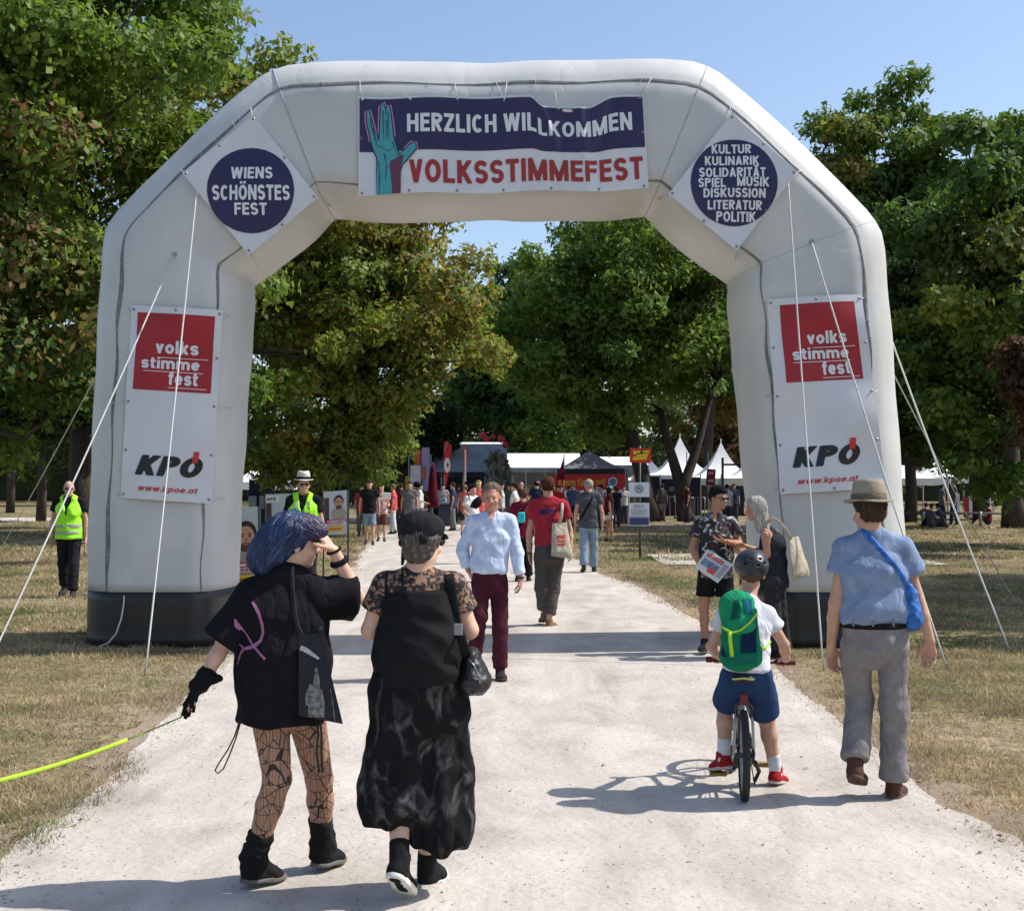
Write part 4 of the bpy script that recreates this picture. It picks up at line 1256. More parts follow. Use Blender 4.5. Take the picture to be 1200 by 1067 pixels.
def text_mesh(body, T=.10, shear=0.0, gap=.085, st_=.042, **k):
    V_ = []; F_ = []; x0 = 0.0
    for c in body:
        w, P, (ylo, yhi) = glyph(c, T)
        if P:
            gx = np.arange(-st_, w + st_ * 1.5, st_); gyy = np.arange(ylo - st_, yhi + st_ * 1.5, st_)
            X, Y = np.meshgrid(gx, gyy, indexing='ij')
            D = np.full(X.shape, 9.0)
            def seg(ax, ay, bx, by, ext, rnd=False):
                L = math.hypot(bx - ax, by - ay) + 1e-9; ux, uy = (bx - ax) / L, (by - ay) / L
                qx, qy = X - ax, Y - ay
                t = qx * ux + qy * uy; n = np.abs(-qx * uy + qy * ux)
                if rnd:
                    tt = np.clip(t, 0, L); return np.hypot(t - tt, n) - T
                return np.maximum(np.maximum(-t - ext, t - L - ext), n - T)
            for p in P:
                if p[0] in 'ld': D = np.minimum(D, seg(*p[1:], T * 2 if p[0] == 'l' else 0))
                else:
                    _, cx, cy, rx, ry, a0, a1 = p; n = 18
                    an = np.radians(np.linspace(a0, a1, n))
                    for q, r_ in zip(an, an[1:]): D = np.minimum(D, seg(cx + rx * math.cos(q), cy + ry * math.sin(q), cx + rx * math.cos(r_), cy + ry * math.sin(r_), 0, abs(a1 - a0) > 359 or (q != an[0] and r_ != an[-1])))
            D = np.maximum(D, np.maximum(np.maximum(-X, X - w), np.maximum(ylo - Y, Y - yhi)))
            ins = D < 0
            cnt = ins[:-1, :-1].astype(int) + ins[1:, :-1] + ins[1:, 1:] + ins[:-1, 1:]
            for i, j in np.argwhere(cnt > 0):
                cs = ((i, j), (i + 1, j), (i + 1, j + 1), (i, j + 1)); poly = []
                for q in range(4):
                    A, B_ = cs[q], cs[(q + 1) % 4]; da, db = D[A], D[B_]
                    if da < 0: poly.append((gx[A[0]], gyy[A[1]]))
                    if (da < 0) != (db < 0):
                        t = da / (da - db); poly.append((gx[A[0]] + (gx[B_[0]] - gx[A[0]]) * t, gyy[A[1]] + (gyy[B_[1]] - gyy[A[1]]) * t))
                if len(poly) > 2:
                    b0 = len(V_); V_.extend((x0 + px + shear * py, py) for px, py in poly); F_.append(tuple(range(b0, b0 + len(poly))))
        x0 += w + (gap if c != ' ' else 0)
    return np.array(V_), F_

def fit_text(body, x0, x1, y0, y1, **k):
    """text stretched to the box (x0..x1, y0..y1), y up"""
    v, f = text_mesh(body, **k)
    lo, hi = v.min(0), v.max(0)
    v = (v - lo) / (hi - lo)
    return np.stack([x0 + v[:, 0] * (x1 - x0), y0 + v[:, 1] * (y1 - y0)], 1), f

def strands(o, n, length, w, m, name='strands', dirf=None, seed=0, sel=None, off=.003, steps=9, parent=None, wav=.25):
    """locks laid over a hair surface, running down it"""
    r = np.random.default_rng(seed); me = o.data
    key = o.name
    vs_ = [v.co for v in me.vertices]; t = BVHTree.FromPolygons(vs_, [tuple(p.vertices) for p in me.polygons])
    org = ORG[o]; g = MB(); k = 0
    for _ in range(n * 3):
        if k >= n: break
        v = me.vertices[int(r.integers(len(vs_)))]; p = np.array(v.co); nn = np.array(v.normal)
        if sel is not None and not sel(p + org): continue
        k += 1
        L = length * r.uniform(.5, 1.2); pts = []; ph = r.uniform(0, 6); nrm = []
        for s in range(steps):
            d = np.array(dirf(p + org) if dirf else (0, 0, -1.0)); d = d + r.normal(size=3) * .08 + .25 * wav * math.sin(s * .9 + ph) * np.cross(nn, d)
            d = unit(d - nn * (d @ nn))
            pts.append(p + nn * (off * r.uniform(.4, 1.6))); nrm.append(nn)
            q = p + d * L / steps
            h = t.find_nearest(Vector(q))
            if h[0] is None: break
            p = np.array(h[0]); nn = np.array(h[1])
        if len(pts) < 3: continue
        V_ = []; m_ = len(pts)
        for i, (q, nn_) in enumerate(zip(pts, nrm)):
            tg = unit(pts[min(i + 1, m_ - 1)] - pts[max(i - 1, 0)]); sd = unit(np.cross(nn_, tg)); ww = w * (1 - (abs(i / (m_ - 1) - .4) / .62) ** 2 * .9) * .5
            V_ += [q - sd * ww, q + nn_ * w * .35, q + sd * ww]
        g.add(np.array(V_) + org, [(3 * i + c, 3 * i + c + 1, 3 * i + c + 4, 3 * i + c + 3) for i in range(m_ - 1) for c in (0, 1)])
    h = g.build(name, m, parent or o, True); h['kind'] = 'stuff'
    return h

# --- man in the fedora
def hat_man():
    p = PX(7.2)
    J = dict(hc=p(1018, 600), nk=p(1020, 622), sl=p(992, 641), sr=p(1056, 641), el=p(979, 706, .0), er=p(1076, 705, .03),
             wl=p(974, 757, .08), wr=p(1090, 750, .02), hl=p(1004, 757), hr=p(1046, 757), waist=p(1023, 712, 0), chest=p(1023, 670),
             kl=p(1006, 818, .12), al=p(1002, 893, -.06), tl=p(1008, 920, .12), kr=p(1048, 828, .03), ar=p(1047, 916, .05), tr=p(1056, 927, .22))
    taupe = cloth('taupe_trousers', (0.235, 0.22, 0.215), bump=.4)
    shirtm = cloth('blue_polo', (0.215, 0.28, 0.42), bump=.3)
    brown = mat('brown_suede', (0.075, 0.03, 0.022), rough=.9, var=.3, vscale=30)
    hatm = cloth('straw_hat', (0.34, 0.29, 0.22), bump=.5)
    spec = dict(label='man in a taupe fedora and light blue polo shirt walking away at the path edge', vox=.0062, skin=SKIN, head=(-.30, -.05, 0), hs=.98,
                hands=1.05, B=dict(chest=.172, waist=.168, hip=.160, waistd=.125, chestd=.125, th=.078, ua=.050),
                hand_l=(p(974, 785, .10) - J['wl'], V(.5, -1, 0), V(1, .2, 0), .55), hand_r=(p(1090, 785, .05) - J['wr'], V(-.6, -.8, 0), V(-1, .3, 0), .5),
                shirt=dict(m=shirtm, o=.010, hemo=.014, hem=p(1023, 727)[2], sleeve=.46, so=.020, flare=1.4, collar=True, fold=.020, ff=12, seed=4, fa=(.5, 0, 1)),
                pants=dict(m=taupe, o=.008, top=p(1023, 727)[2] - .002, leg=.015, hemr=.036, len=1.95, len_l=1.95, belt=BLACK, fold=.016, ff=11),
                shoes=dict(m=brown, sole=mat('brown_sole', (.09, .05, .04), rough=.8), s=1.06, sock=BLACK, sockh=.09),
                hair=dict(kind='short', m=cloth('hair_brown', (.05, .032, .022)), extra=[lambda g, L, A: g.ell(L(0, -.045, -.012), V(.070, .046, .042), A, k=.02)]),
                hat=fedora(hatm, cloth('hat_band_brown', (.17, .14, .10)), s=1.08))
    root, J, L, A, B = person(spec, J, (p(1025, 900)[0], 7.22))
    for x in (1000, 1023, 1047):
        MB().box(p(x, 729, -.148), (.010, .008, .044)).build('belt_loop', taupe, root)
    strands(child(root, 'hair'), 300, .045, .005, cloth('hair_brown_light', (.085, .055, .038)), seed=2)
    shirt = child(root, 'shirt')
    bag = thing('drawstring_bag', p(1069, 714, -.06), 'bright blue drawstring pouch bag slung across the back of the man in the fedora', 'bag')
    bm_ = mat('blue_nylon', (0.02, 0.13, 0.46), rough=.5, var=.35, vscale=18, bump=.3, bscale=60)
    f = F(.006)
    f.ecap(p(1066, 696, -.06), p(1070, 727, -.06), (.040, .03), (.052, .045), (1, 0, 0), k=0)
    f.cap(p(1064, 688, -.06), p(1066, 700, -.06), .024, .02, k=.02)
    f.build('pouch', bm_, bag, disp=folds(38, .012, seed=8))
    pts0 = [(q[0], 7.2, q[2]) for q in (limb_lerp(p(1004, 614), p(1062, 690), i / 14) for i in range(15))]
    hits = [h for h in cast(shirt, pts0, off=.007) if h is not None]
    MB().tube(hits, .012, 8, flat=((0, -1, 0), .35, 1.2)).build('strap', bm_, bag, True)

# --- woman with blue hair
def blue_woman():
    p = PX(5.65)
    J = dict(hc=p(349, 634), nk=p(332, 672, .0), sl=p(300, 700, .0), sr=p(372, 697, .0), el=p(263, 752, -.04), er=p(418, 700, .06),
             wl=p(239, 796, -.08), wr=p(392, 646, .0), hl=p(314, 818, 0), hr=p(355, 818, 0), waist=p(334, 770), chest=p(333, 720),
             kl=p(325, 912, -.05), al=p(297, 1008, .0), tl=p(332, 1033, .13), kr=p(374, 912, .15), ar=p(378, 990, .24), tr=p(399, 1014, .40))
    J['tl'][2] = 0.012; J['tr'][2] = .012
    black = cloth('black_tshirt', (0.011, 0.010, 0.013), bump=.25)
    # sheer spider-web tights over skin
    tm = mat('web_tights', (0.36, 0.19, 0.12), rough=.6)
    nt = tm.node_tree; b = nt.nodes['Principled BSDF']
    tc = nt.nodes.new('ShaderNodeTexCoord')
    def edge(scale, w, stretch=None, rnd=1.0):
        mp = nt.nodes.new('ShaderNodeMapping'); mp.inputs['Scale'].default_value = stretch or (1, 1, 1)
        vo = nt.nodes.new('ShaderNodeTexVoronoi'); vo.feature = 'DISTANCE_TO_EDGE'; vo.inputs['Scale'].default_value = scale
        vo.inputs['Randomness'].default_value = rnd
        mth = nt.nodes.new('ShaderNodeMath'); mth.operation = 'LESS_THAN'; mth.inputs[1].default_value = w
        nt.links.new(tc.outputs['Object'], mp.inputs[0]); nt.links.new(mp.outputs[0], vo.inputs['Vector']); nt.links.new(vo.outputs['Distance'], mth.inputs[0])
        return mth.outputs[0]
    e1 = edge(10, .024, (1, 1, 1.5)); e2 = edge(15, .022, (2.0, 2.0, .35))
    wv = nt.nodes.new('ShaderNodeTexWave'); wv.inputs['Scale'].default_value = 22; wv.bands_direction = 'X'; wv.inputs['Distortion'].default_value = 2
    wv.inputs['Detail'].default_value = 1
    lt = nt.nodes.new('ShaderNodeMath'); lt.operation = 'LESS_THAN'; lt.inputs[1].default_value = .10
    nt.links.new(tc.outputs['Object'], wv.inputs['Vector']); nt.links.new(wv.outputs['Fac'], lt.inputs[0])
    mx1 = nt.nodes.new('ShaderNodeMath'); mx1.operation = 'MAXIMUM'; nt.links.new(e1, mx1.inputs[0]); nt.links.new(e2, mx1.inputs[1])
    l2 = nt.nodes.new('ShaderNodeMath'); l2.operation = 'MULTIPLY'; l2.inputs[1].default_value = .45; nt.links.new(lt.outputs[0], l2.inputs[0])
    mx2 = nt.nodes.new('ShaderNodeMath'); mx2.operation = 'MAXIMUM'; nt.links.new(mx1.outputs[0], mx2.inputs[0]); nt.links.new(l2.outputs[0], mx2.inputs[1])
    mc = nt.nodes.new('ShaderNodeMix'); mc.data_type = 'RGBA'; mc.inputs['A'].default_value = (.40, .215, .14, 1); mc.inputs['B'].default_value = (.02, .014, .012, 1)
    nt.links.new(mx2.outputs[0], mc.inputs['Factor']); nt.links.new(mc.outputs['Result'], b.inputs['Base Color'])

    hairm = mat('blue_hair', (0.004, 0.013, 0.065), rough=.36, col2=(0.005, 0.036, 0.14), vscale=9, spec=.6, bump=.5, bscale=90, stretch=(4, 4, .5))
    purple = mat('purple_hair', (0.012, 0.007, 0.040), rough=.36, col2=(0.028, 0.013, 0.08), vscale=9, spec=.6, bump=.5, bscale=90, stretch=(3, 3, 1))
    hd = unit(p(378, 626, -.02) - J['wr'])
    spec = dict(label='woman with blue hair and spider-web tights shading her eyes with one hand', vox=.0058, skin=SKIN_PALE, head=(1.25, -.12, .12), hs=.95, eyes=True, scale=1.0,
                B=dict(chest=.150, waist=.150, hip=.145, hipd=.13, waistd=.12, chestd=.12, th=.088, kn=.058, cf=.056, ank=.035, ua=.045, el=.034, wr=.025, sh=.052, nr=.046),
                hand_l=(p(208, 842, -.10) - J['wl'], V(.75, -.2, -.5), V(.8, -.5, -.2), .28), hand_r=(hd, V(-1, .15, -.25), V(-.3, -1, -.3), .62), hands=.92,
                shirt=dict(m=black, o=.030, hemo=.045, wo=.01, hem=p(335, 843)[2], sleeve=1.0, sleeve_l=1.0, sleeve_r=.93, so=.045, flare=1.25, fold=.018, ff=10, seed=12, name='shirt', low=p(329, 850)),
                hair=dict(kind='none', m=hairm, amp=.010, ff=55, extra=[
                    lambda g, L, A: g.ell(L(0, -.03, .040), V(.088, .100, .092) * .97, A, k=.01, cuts=[(L(0, .02, .02), V(0, 1, -.25) @ A)]),
                    lambda g, L, A: g.ell(L(-.02, -.10, -.03), V(.085, .075, .10), A, k=.04),
                    lambda g, L, A: g.ell(L(-.02, -.145, -.09), V(.070, .060, .075), A, k=.04)]))
    root, J, L, A, B = person(spec, J, (p(340, 900)[0], 5.68))
    g = F(.0058)
    g.ell(L(0, .022, .058), V(.084, .088, .066), A, cuts=[(L(0, .0, .035), V(0, -.10, -1) @ A)])
    g.ell(L(.01, .075, .055), V(.070, .038, .034), A, k=.02)
    g.build('hair_fringe', purple, root, disp=folds(70, .006, axis=V(1, 0, 0) @ A, seed=4, aniso=3))
    bd = lambda q: V(-.55, -.1, -1) if q[0] < L(0, 0, 0)[0] else V(-.2, 0, -1)
    hh_ = child(root, 'hair')
    strands(hh_, 620, .20, .009, hairm, seed=1, dirf=bd, wav=.8)
    strands(hh_, 240, .18, .007, mat('sky_blue_hair', (.010, .075, .22), rough=.35, spec=.6), seed=5, dirf=bd, wav=.8)
    strands(hh_, 180, .16, .008, mat('night_hair', (.004, .007, .03), rough=.35, spec=.6), seed=6, dirf=bd, wav=.8)
    strands(child(root, 'hair_fringe'), 300, .11, .007, purple, seed=2, dirf=lambda q: V(.9, 0, -.5), wav=.5)
    strands(child(root, 'hair_fringe'), 90, .10, .006, mat('violet_hair', (.05, .03, .12), rough=.35, spec=.6), seed=3, dirf=lambda q: V(.9, 0, -.5))
    # tights: shell over the legs
    f = F(.0058); o = .003
    for s in 'lr':
        hp, kn, an = J['h' + s], J['k' + s], J['a' + s]
        cm = limb_lerp(kn, an, .32)
        f.cap(hp, kn, B['th'] + o, B['kn'] + o, k=.02)
        f.cap(kn, cm, B['kn'] * .96 + o, B['cf'] + o, k=.02)
        f.cap(cm, an, B['cf'] + o, B['ank'] + o, k=.02)
    f.ecap(J['hipc'], J['hipc'] + V(0, 0, .03), (B['hip'], B['hipd']), (B['hip'], B['hipd']), J['uh'], k=.03)
    f.build('tights', tm, root)
    # slouchy black boots with grey worn soles
    boot = cloth('black_canvas_boot', (0.016, 0.015, 0.016), bump=.4)
    for s in 'lr':
        a, t, kn = J['a' + s], J['t' + s], J['k' + s]
        sh = shoe(root, a, t, boot, mat('grey_sole', (.12, .11, .10), rough=.8), s=1.08, vox=.0065, high=.03, name='boot', wid=1.12)
        heel, d, n, side = foot_frame(a, t)
        g = F(.0055)
        e = a + unit(kn - a) * .135
        g.cap(a - n * .03, e + unit(kn - a) * .03, .050, .050, k=0, cuts=[(e, unit(kn - a))])
        g.cap(a + n * .015, a + n * .03, .056, .054, k=.01)
        g.build('boot_shaft', boot, root, disp=folds(40, .012, seed=3))
    sock = cloth('grey_sock', (.10, .10, .11))
    an, kn = J['ar'], J['kr']; d = unit(kn - an)
    F(.006).cap(an + d * .13, an + d * .17, .041, .044, k=0).build('sock', sock, root)
    # print on the back
    shirt = child(root, 'shirt')
    pk = mat('pink_print', (0.34, 0.12, 0.24), rough=.8, var=.25, vscale=40)
    def line(pts, w, nm='print'):
        q = [W(x, y, 5.6) for x, y in pts]
        v, f = ribbon2d(q, [a * .0038 for a in w])
        decal(nm, shirt, v, f, pk, off=.004)
    line([(299, 703), (303, 707), (309, 716), (313, 728), (314, 738), (311, 747), (305, 752), (298, 755), (290, 757), (286, 762), (283, 769), (281, 777)], [2, 3.6, 3.6, 3.4, 3.2, 3.8, 4.5, 4, 3.5, 3, 2, .8])
    line([(281, 728), (288, 735), (295, 743), (302, 752), (311, 760), (318, 767)], [4.5, 2.2, 2, 3, 2.4, 3.5])
    line([(279, 723), (282, 731), (286, 735)], [2, 6, 4])
    line([(284, 752), (289, 757), (292, 757)], [1, 3, 3])
    # bracelets and ring
    for (t_, r, w_) in ((-.02, .030, .006), (.22, .033, .013)):
        c = limb_lerp(J['wr'], J['er'], t_)
        ax = unit(J['wr'] - J['er'])
        u = unit(np.cross(ax, (0, 1, 0))); w = np.cross(ax, u)
        cc = J['wr'] + ax * ((c - J['wr']) @ ax)
        MB().tube([cc + r * (math.cos(a) * u + math.sin(a) * w) for a in np.linspace(0, 2 * math.pi, 21)[:-1]], w_, 8, closed=True).build('bracelet', BLACK, root, True)
    # long black cuff and glove fingers on the low hand
    gm = cloth('black_glove', (.010, .010, .011))
    g = F(.0055)
    dl = unit(p(208, 842, -.10) - J['wl'])
    hand_sdf(g, J['wl'], dl, V(.75, -.2, -.5), V(.8, -.5, -.2), s=1.08, curl=.28)
    g.cap(J['wl'] + unit(J['el'] - J['wl']) * .02, J['wl'] + dl * .02, .040, .036, k=.02)
    g.ell(J['wl'] + V(.035, 0, .005), (.045, .03, .018), k=.02)
    g.ell(J['wl'] + V(-.035, 0, -.02), (.03, .03, .02), k=.02)
    g.build('glove', gm, root, disp=folds(60, .006, seed=2))
    # earring, dangling cords
    MB().tube([L(.082, -.006, -.035) + V(.010 * math.cos(a), 0, .012 * math.sin(a) - .01) for a in np.linspace(0, 6.28, 13)[:-1]], .0018, 6, closed=True).build('earring', mat('silver', (.6, .6, .6), rough=.3, metal=1), root, True)
    cord = cloth('dark_cord', (.05, .045, .04))
    loop = [p(281, 843, -.12), p(275, 862, -.12), p(267, 878, -.12), p(257, 893, -.12), p(252, 902, -.12), p(255, 906, -.12), p(262, 900, -.12), p(269, 884, -.12), p(276, 866, -.12), p(282, 845, -.12)]
    MB().tube(loop, .0035, 6).build('cord_loop', cord, root, True)
    for dx in (0, 4):
        MB().tube([p(371 + dx, 842, -.11), p(373 + dx, 862, -.11), p(371 + dx * 1.5, 880, -.09), p(374 + dx, 904, -.06)], .0045, 6, flat=((0, 1, 0), .5, 1.2)).build('hanging_tie', cord, root, True)
    # tote bag
    bag = thing('tote_bag', p(374, 800, -.16), 'black tote bag with grey statue print and white edging hanging at the blue-haired woman\'s back', 'bag')
    bl = cloth('black_canvas', (.034, .034, .040), bump=.3)
    hz_ = [h[1] for h in cast(shirt, [W(x, y, 5.6) for x, y in ((355, 752), (365, 770), (358, 800), (370, 800), (365, 830), (358, 836))], off=0) if h is not None]
    by_ = min(hz_) - 5.65 - .035 if hz_ else -.3
    cf = [p(350, 744, by_ + .01), p(376, 741, by_ + .03), p(402, 848, by_), p(350, 838, by_)]
    sheetbag('bag_body', cf, .05, bl, bag, seed=3, nu=14, nv=16)
    bb = child(bag, 'bag_body')
    gp = mat('grey_print', (.16, .16, .155), rough=.85, var=.5, vscale=45)
    wp = mat('white_edging', (.42, .43, .42), rough=.85, var=.15, vscale=40)
    def rb(pts, w, m_, nm='print'):
        q = [W(x, y, 5.6) for x, y in pts]
        v, f = ribbon2d(q, [a * .0038 for a in w], .008)
        decal(nm, bb, v, f, m_, off=.003)
    rb([(353, 752), (354, 790), (354, 822), (353, 834)], [1.8, 1.5, 1.5, 1.5], wp, 'edging')
    rb([(354, 752), (363, 755), (374, 762), (380, 766)], [6, 5.5, 4, 2], wp, 'edging')
    rb([(358, 832), (372, 836), (391, 842)], [2, 6, 4], gp)
    rb([(377, 776), (378, 792), (376, 812), (375, 832)], [3, 7, 13, 14], gp)
    rb([(372, 794), (368, 806), (368, 818)], [3, 6, 5], gp)
    rb([(383, 800), (385, 815), (384, 832)], [2, 4, 5], gp)
    rb([(393, 800), (397, 822), (399, 843)], [1, 1, 1], gp)
    pts0 = [W(x, y, 5.6) for x, y in ((343, 664), (344, 680), (347, 700), (350, 715), (353, 730))]
    hits = [h for h in cast(shirt, pts0, off=.006) if h is not None]
    MB().tube([p(344, 659, .02)] + hits + [p(355, 747, by_)], .012, 8, flat=((0, -1, 0), .3, 1.0)).build('strap', bl, bag, True)
    MB().tube([p(374, 700, .12), p(376, 725, .02), p(374, 745, by_ + .02)], .011, 8, flat=((0, -1, 0), .3, 1.0)).build('strap', bl, bag, True)
    # neon lead from the gloved hand
    neon = mat('neon_webbing', (0.50, 0.80, 0.04), rough=.6)
    a = p(212, 840, -.08); b_ = W(-60, 928, 5.0)
    pts = []
    for i in range(21):
        t = i / 20; q = limb_lerp(a, b_, t); q[2] -= .06 * math.sin(math.pi * t) * .5
        pts.append(q)
    ld = thing('lead', a, 'neon yellow-green lead stretched from the gloved hand over the grass', 'lead')
    MB().tube(pts[5:], .0085, 6, flat=((0, 0, 1), 1.0, .3)).build('webbing', neon, ld, True)
    MB().tube([p(217, 822, -.06)] + pts[:6], .0035, 6).build('thin_cord', mat('olive_cord', (.20, .30, .04), rough=.8), ld, True)

# --- woman in black lace blouse
def lace_woman():
    p = PX(5.5)
    J = dict(hc=p(496, 634), nk=p(490, 668), sl=p(452, 684), sr=p(531, 684), el=p(434, 738, .02), er=p(550, 738, .02),
             wl=p(452, 742, .26), wr=p(528, 742, .26), hl=p(470, 812), hr=p(512, 812), waist=p(491, 765), chest=p(491, 715),
             kl=p(468, 912, .08), al=p(471, 1012, -.10), tl=p(482, 1052, .03), kr=p(505, 905, .12), ar=p(503, 1016, .22), tr=p(521, 1032, .33))
    J['al'] = p(468, 1008, -.12); J['tl'] = p(480, 1050, .0); J['tr'][2] = .012; J['ar'] = p(500, 1017, .22)
    black = mat('black_satin', (0.009, 0.009, 0.010), rough=.85, var=.1, vscale=10, bump=.12, bscale=120, spec=.18)
    # lace: black flowers over bare skin
    lm = mat('black_lace', (0.40, 0.23, 0.15), rough=.7)
    nt = lm.node_tree; b = nt.nodes['Principled BSDF']
    tc = nt.nodes.new('ShaderNodeTexCoord')
    nz = nt.nodes.new('ShaderNodeTexNoise'); nz.inputs['Scale'].default_value = 34; nz.inputs['Detail'].default_value = 3; nz.inputs['Distortion'].default_value = 1.2
    nt.links.new(tc.outputs['Object'], nz.inputs['Vector'])
    mr = nt.nodes.new('ShaderNodeMapRange'); mr.inputs['From Min'].default_value = .44; mr.inputs['From Max'].default_value = .52; mr.inputs['To Min'].default_value = 0.0
    nt.links.new(nz.outputs['Fac'], mr.inputs['Value'])
    mc = nt.nodes.new('ShaderNodeMix'); mc.data_type = 'RGBA'; mc.inputs['A'].default_value = (.30, .165, .105, 1); mc.inputs['B'].default_value = (.012, .011, .012, 1)
    nt.links.new(mr.outputs[0], mc.inputs['Factor']); nt.links.new(mc.outputs['Result'], b.inputs['Base Color'])
    spec = dict(label='woman in black lace-shouldered blouse, baggy patterned trousers and black cap walking away', vox=.006, skin=SKIN_PALE, head=(.45, -.08, 0), hs=.93,
                B=dict(chest=.148, waist=.150, hip=.155, hipd=.12, waistd=.12, chestd=.11, th=.08, ua=.050, el=.038, wr=.027, sh=.050, ank=.034, cf=.052, nr=.047),
                hand_l=(V(.3, .8, .1), V(1, 0, -.3), V(.2, 0, 1), .8), hand_r=(V(-.3, .8, .1), V(-1, 0, -.3), V(-.2, 0, 1), .8),
                shirt=dict(m=lm, o=.008, hem=p(490, 735)[2], hemo=.0, sleeve=.58, so=.014, flare=1.6, fold=.004, ff=18, name='lace_yoke', low=p(491, 760)))
    root, J, L, A, B = person(spec, J, (p(490, 900)[0], 5.52))
    # black blouse below the lace
    top = p(490, 694)[2]; hem = p(490, 798)[2]
    c = [((0, 0, top), (0, 0, 1)), ((0, 0, hem), (0, 0, -1))]
    g = F(.006)
    g.ecap(p(490, 792), p(491, 755), (.190, .15), (.188, .155), (1, 0, 0), k=.02, cuts=c)
    g.ecap(p(491, 765), J['chest'], (.176, .146), (.158, .121), (1, 0, 0), k=.03, cuts=c)
    g.ecap(J['chest'], p(491, 688), (.158, .121), (.150, .094), (1, 0, 0), k=.03, cuts=c)
    g.build('blouse', black, root, disp=folds(13, .020, axis=(1, 0, 0.35), seed=21, aniso=2.5))
    MB().tube([W(474 - i * 0, 662 + i * 4, 5.5) + V(0, -.105 + i * .0005, 0) for i in range(9)], .005, 6, flat=((0, -1, 0), .4, 1)).build('camisole_strap', BLACK, root, True)
    for x in (454, 523):
        hits = [h for h in cast(child(root, 'lace_yoke'), [W(x, y, 5.5) for y in (662, 668, 675, 682, 690, 697)], off=.004) if h is not None]
        if len(hits) > 1: MB().tube(hits, .0055, 6, flat=((0, -1, 0), .4, 1)).build('camisole_strap', BLACK, root, True)
    # baggy trousers: two bell lobes with a tucked hem
    pm = mat('patterned_trousers', (0.011, 0.011, 0.012), rough=.95, spec=.1)
    nt = pm.node_tree; b = nt.nodes['Principled BSDF']
    tc = nt.nodes.new('ShaderNodeTexCoord'); mp = nt.nodes.new('ShaderNodeMapping'); mp.inputs['Scale'].default_value = (2.2, 2.2, 1.2); mp.inputs['Location'].default_value = (.3, .2, .55)
    nz = nt.nodes.new('ShaderNodeTexNoise'); nz.inputs['Scale'].default_value = 5.2; nz.inputs['Detail'].default_value = 3; nz.inputs['Distortion'].default_value = 1.4; nz.inputs['Roughness'].default_value = .45
    nt.links.new(tc.outputs['Object'], mp.inputs[0]); nt.links.new(mp.outputs[0], nz.inputs['Vector'])
    rp = nt.nodes.new('ShaderNodeValToRGB'); rp.color_ramp.elements[0].position = .50; rp.color_ramp.elements[0].color = (.011, .011, .012, 1)
    e = rp.color_ramp.elements[1]; e.position = .68; e.color = (.10, .095, .09, 1)
    e = rp.color_ramp.elements.new(.58); e.color = (.030, .028, .030, 1)
    e = rp.color_ramp.elements.new(.62); e.color = (.055, .052, .052, 1)
    e = rp.color_ramp.elements.new(.66); e.color = (.06, .066, .072, 1)
    nt.links.new(nz.outputs['Fac'], rp.inputs[0]); nt.links.new(rp.outputs[0], b.inputs['Base Color'])
    g = F(.0062)
    ztop = p(490, 786)[2]
    def lobe(xa, xb, za, zb, y0, r0, r1):
        """vertical bell between heights: centre x, radii, pleated towards the hem"""
        c0 = p(xa[0], xa[1], y0); c1 = p(xb[0], xb[1], y0 + .03)
        lo_ = np.minimum(c0, c1) - max(r1) - .03; hi_ = np.maximum(c0, c1) + max(r1) + .03
        def fn(P):
            t = np.clip((c0[2] - P[..., 2]) / (c0[2] - c1[2]), 0, 1).astype(np.float32)
            cx = c0[0] + (c1[0] - c0[0]) * t; cy = c0[1] + (c1[1] - c0[1]) * t
            dx = P[..., 0] - cx; dy = P[..., 1] - cy
            th = np.arctan2(dy, dx)
            bell = np.where(t > .86, 1 - ((t - .86) / .14) ** 2 * .20, 1)
            pr = t ** .8
            ru = (r0[0] + (r1[0] - r0[0]) * pr) * bell; rw = (r0[1] + (r1[1] - r0[1]) * pr) * bell
            pl = 1 + (.025 + .06 * t) * np.sin(th * 7 + 3 * t + c0[0] * 9) * .8 + .03 * t * np.sin(th * 13 + 1.7)
            k = np.sqrt((dx / ru) ** 2 + (dy / rw) ** 2) / pl
            d = (k - 1) * np.minimum(ru, rw)
            return np.maximum(d, np.maximum(c1[2] - P[..., 2] + .012 * np.sin(th * 5), P[..., 2] - c0[2]))
        g.fn(lo_, hi_, fn, k=.035)
    g.ecap(p(491, 792, .0), p(491, 830, .02), (.185, .135), (.200, .15), (1, 0, 0), k=.03, cuts=[(p(491, 788), (0, 0, 1))])
    lobe((478, 790), (458, 962), 0, 0, .0, (.125, .115), (.145, .150))
    lobe((505, 790), (518, 986), 0, 0, .05, (.125, .115), (.150, .160))
    g.build('trousers', pm, root, disp=folds(13, .026, axis=(1, 0, 0.15), seed=9, aniso=3))
    # canvas sneakers with white soles, black socks
    can = cloth('black_canvas_shoe', (.014, .014, .015))
    for s in 'lr':
        shoe(root, J['a' + s], J['t' + s], can, WHITE_SOLE, s=.98, vox=.006, high=.03, name='sneaker', chunky=.008)
        an, kn = J['a' + s], J['k' + s]; d = unit(kn - an); e = an + d * .085
        F(.006).cap(an - d * .03, e + d * .03, .043, .043, k=0, cuts=[(e, d)]).build('sock', BLACK, root)
    # cap and what shows under it
    grey = mat('grey_hair', (.12, .10, .09), rough=.5, var=.4, vscale=60, stretch=(1, 1, .3))
    g = F(.0058)
    g.ell(L(0, -.022, .022), V(.080, .094, .085), A, cuts=[(L(0, .035, .05), (V(0, 1, -.5)) @ A)])
    g.ell(L(0, -.05, -.045), V(.060, .045, .05), A, k=.02)
    g.build('hair', grey, root, disp=folds(70, .008, seed=5))
    g = F(.0055)
    g.cap(L(-.065, -.05, -.03), L(-.075, -.055, -.11), .014, .007, k=0)
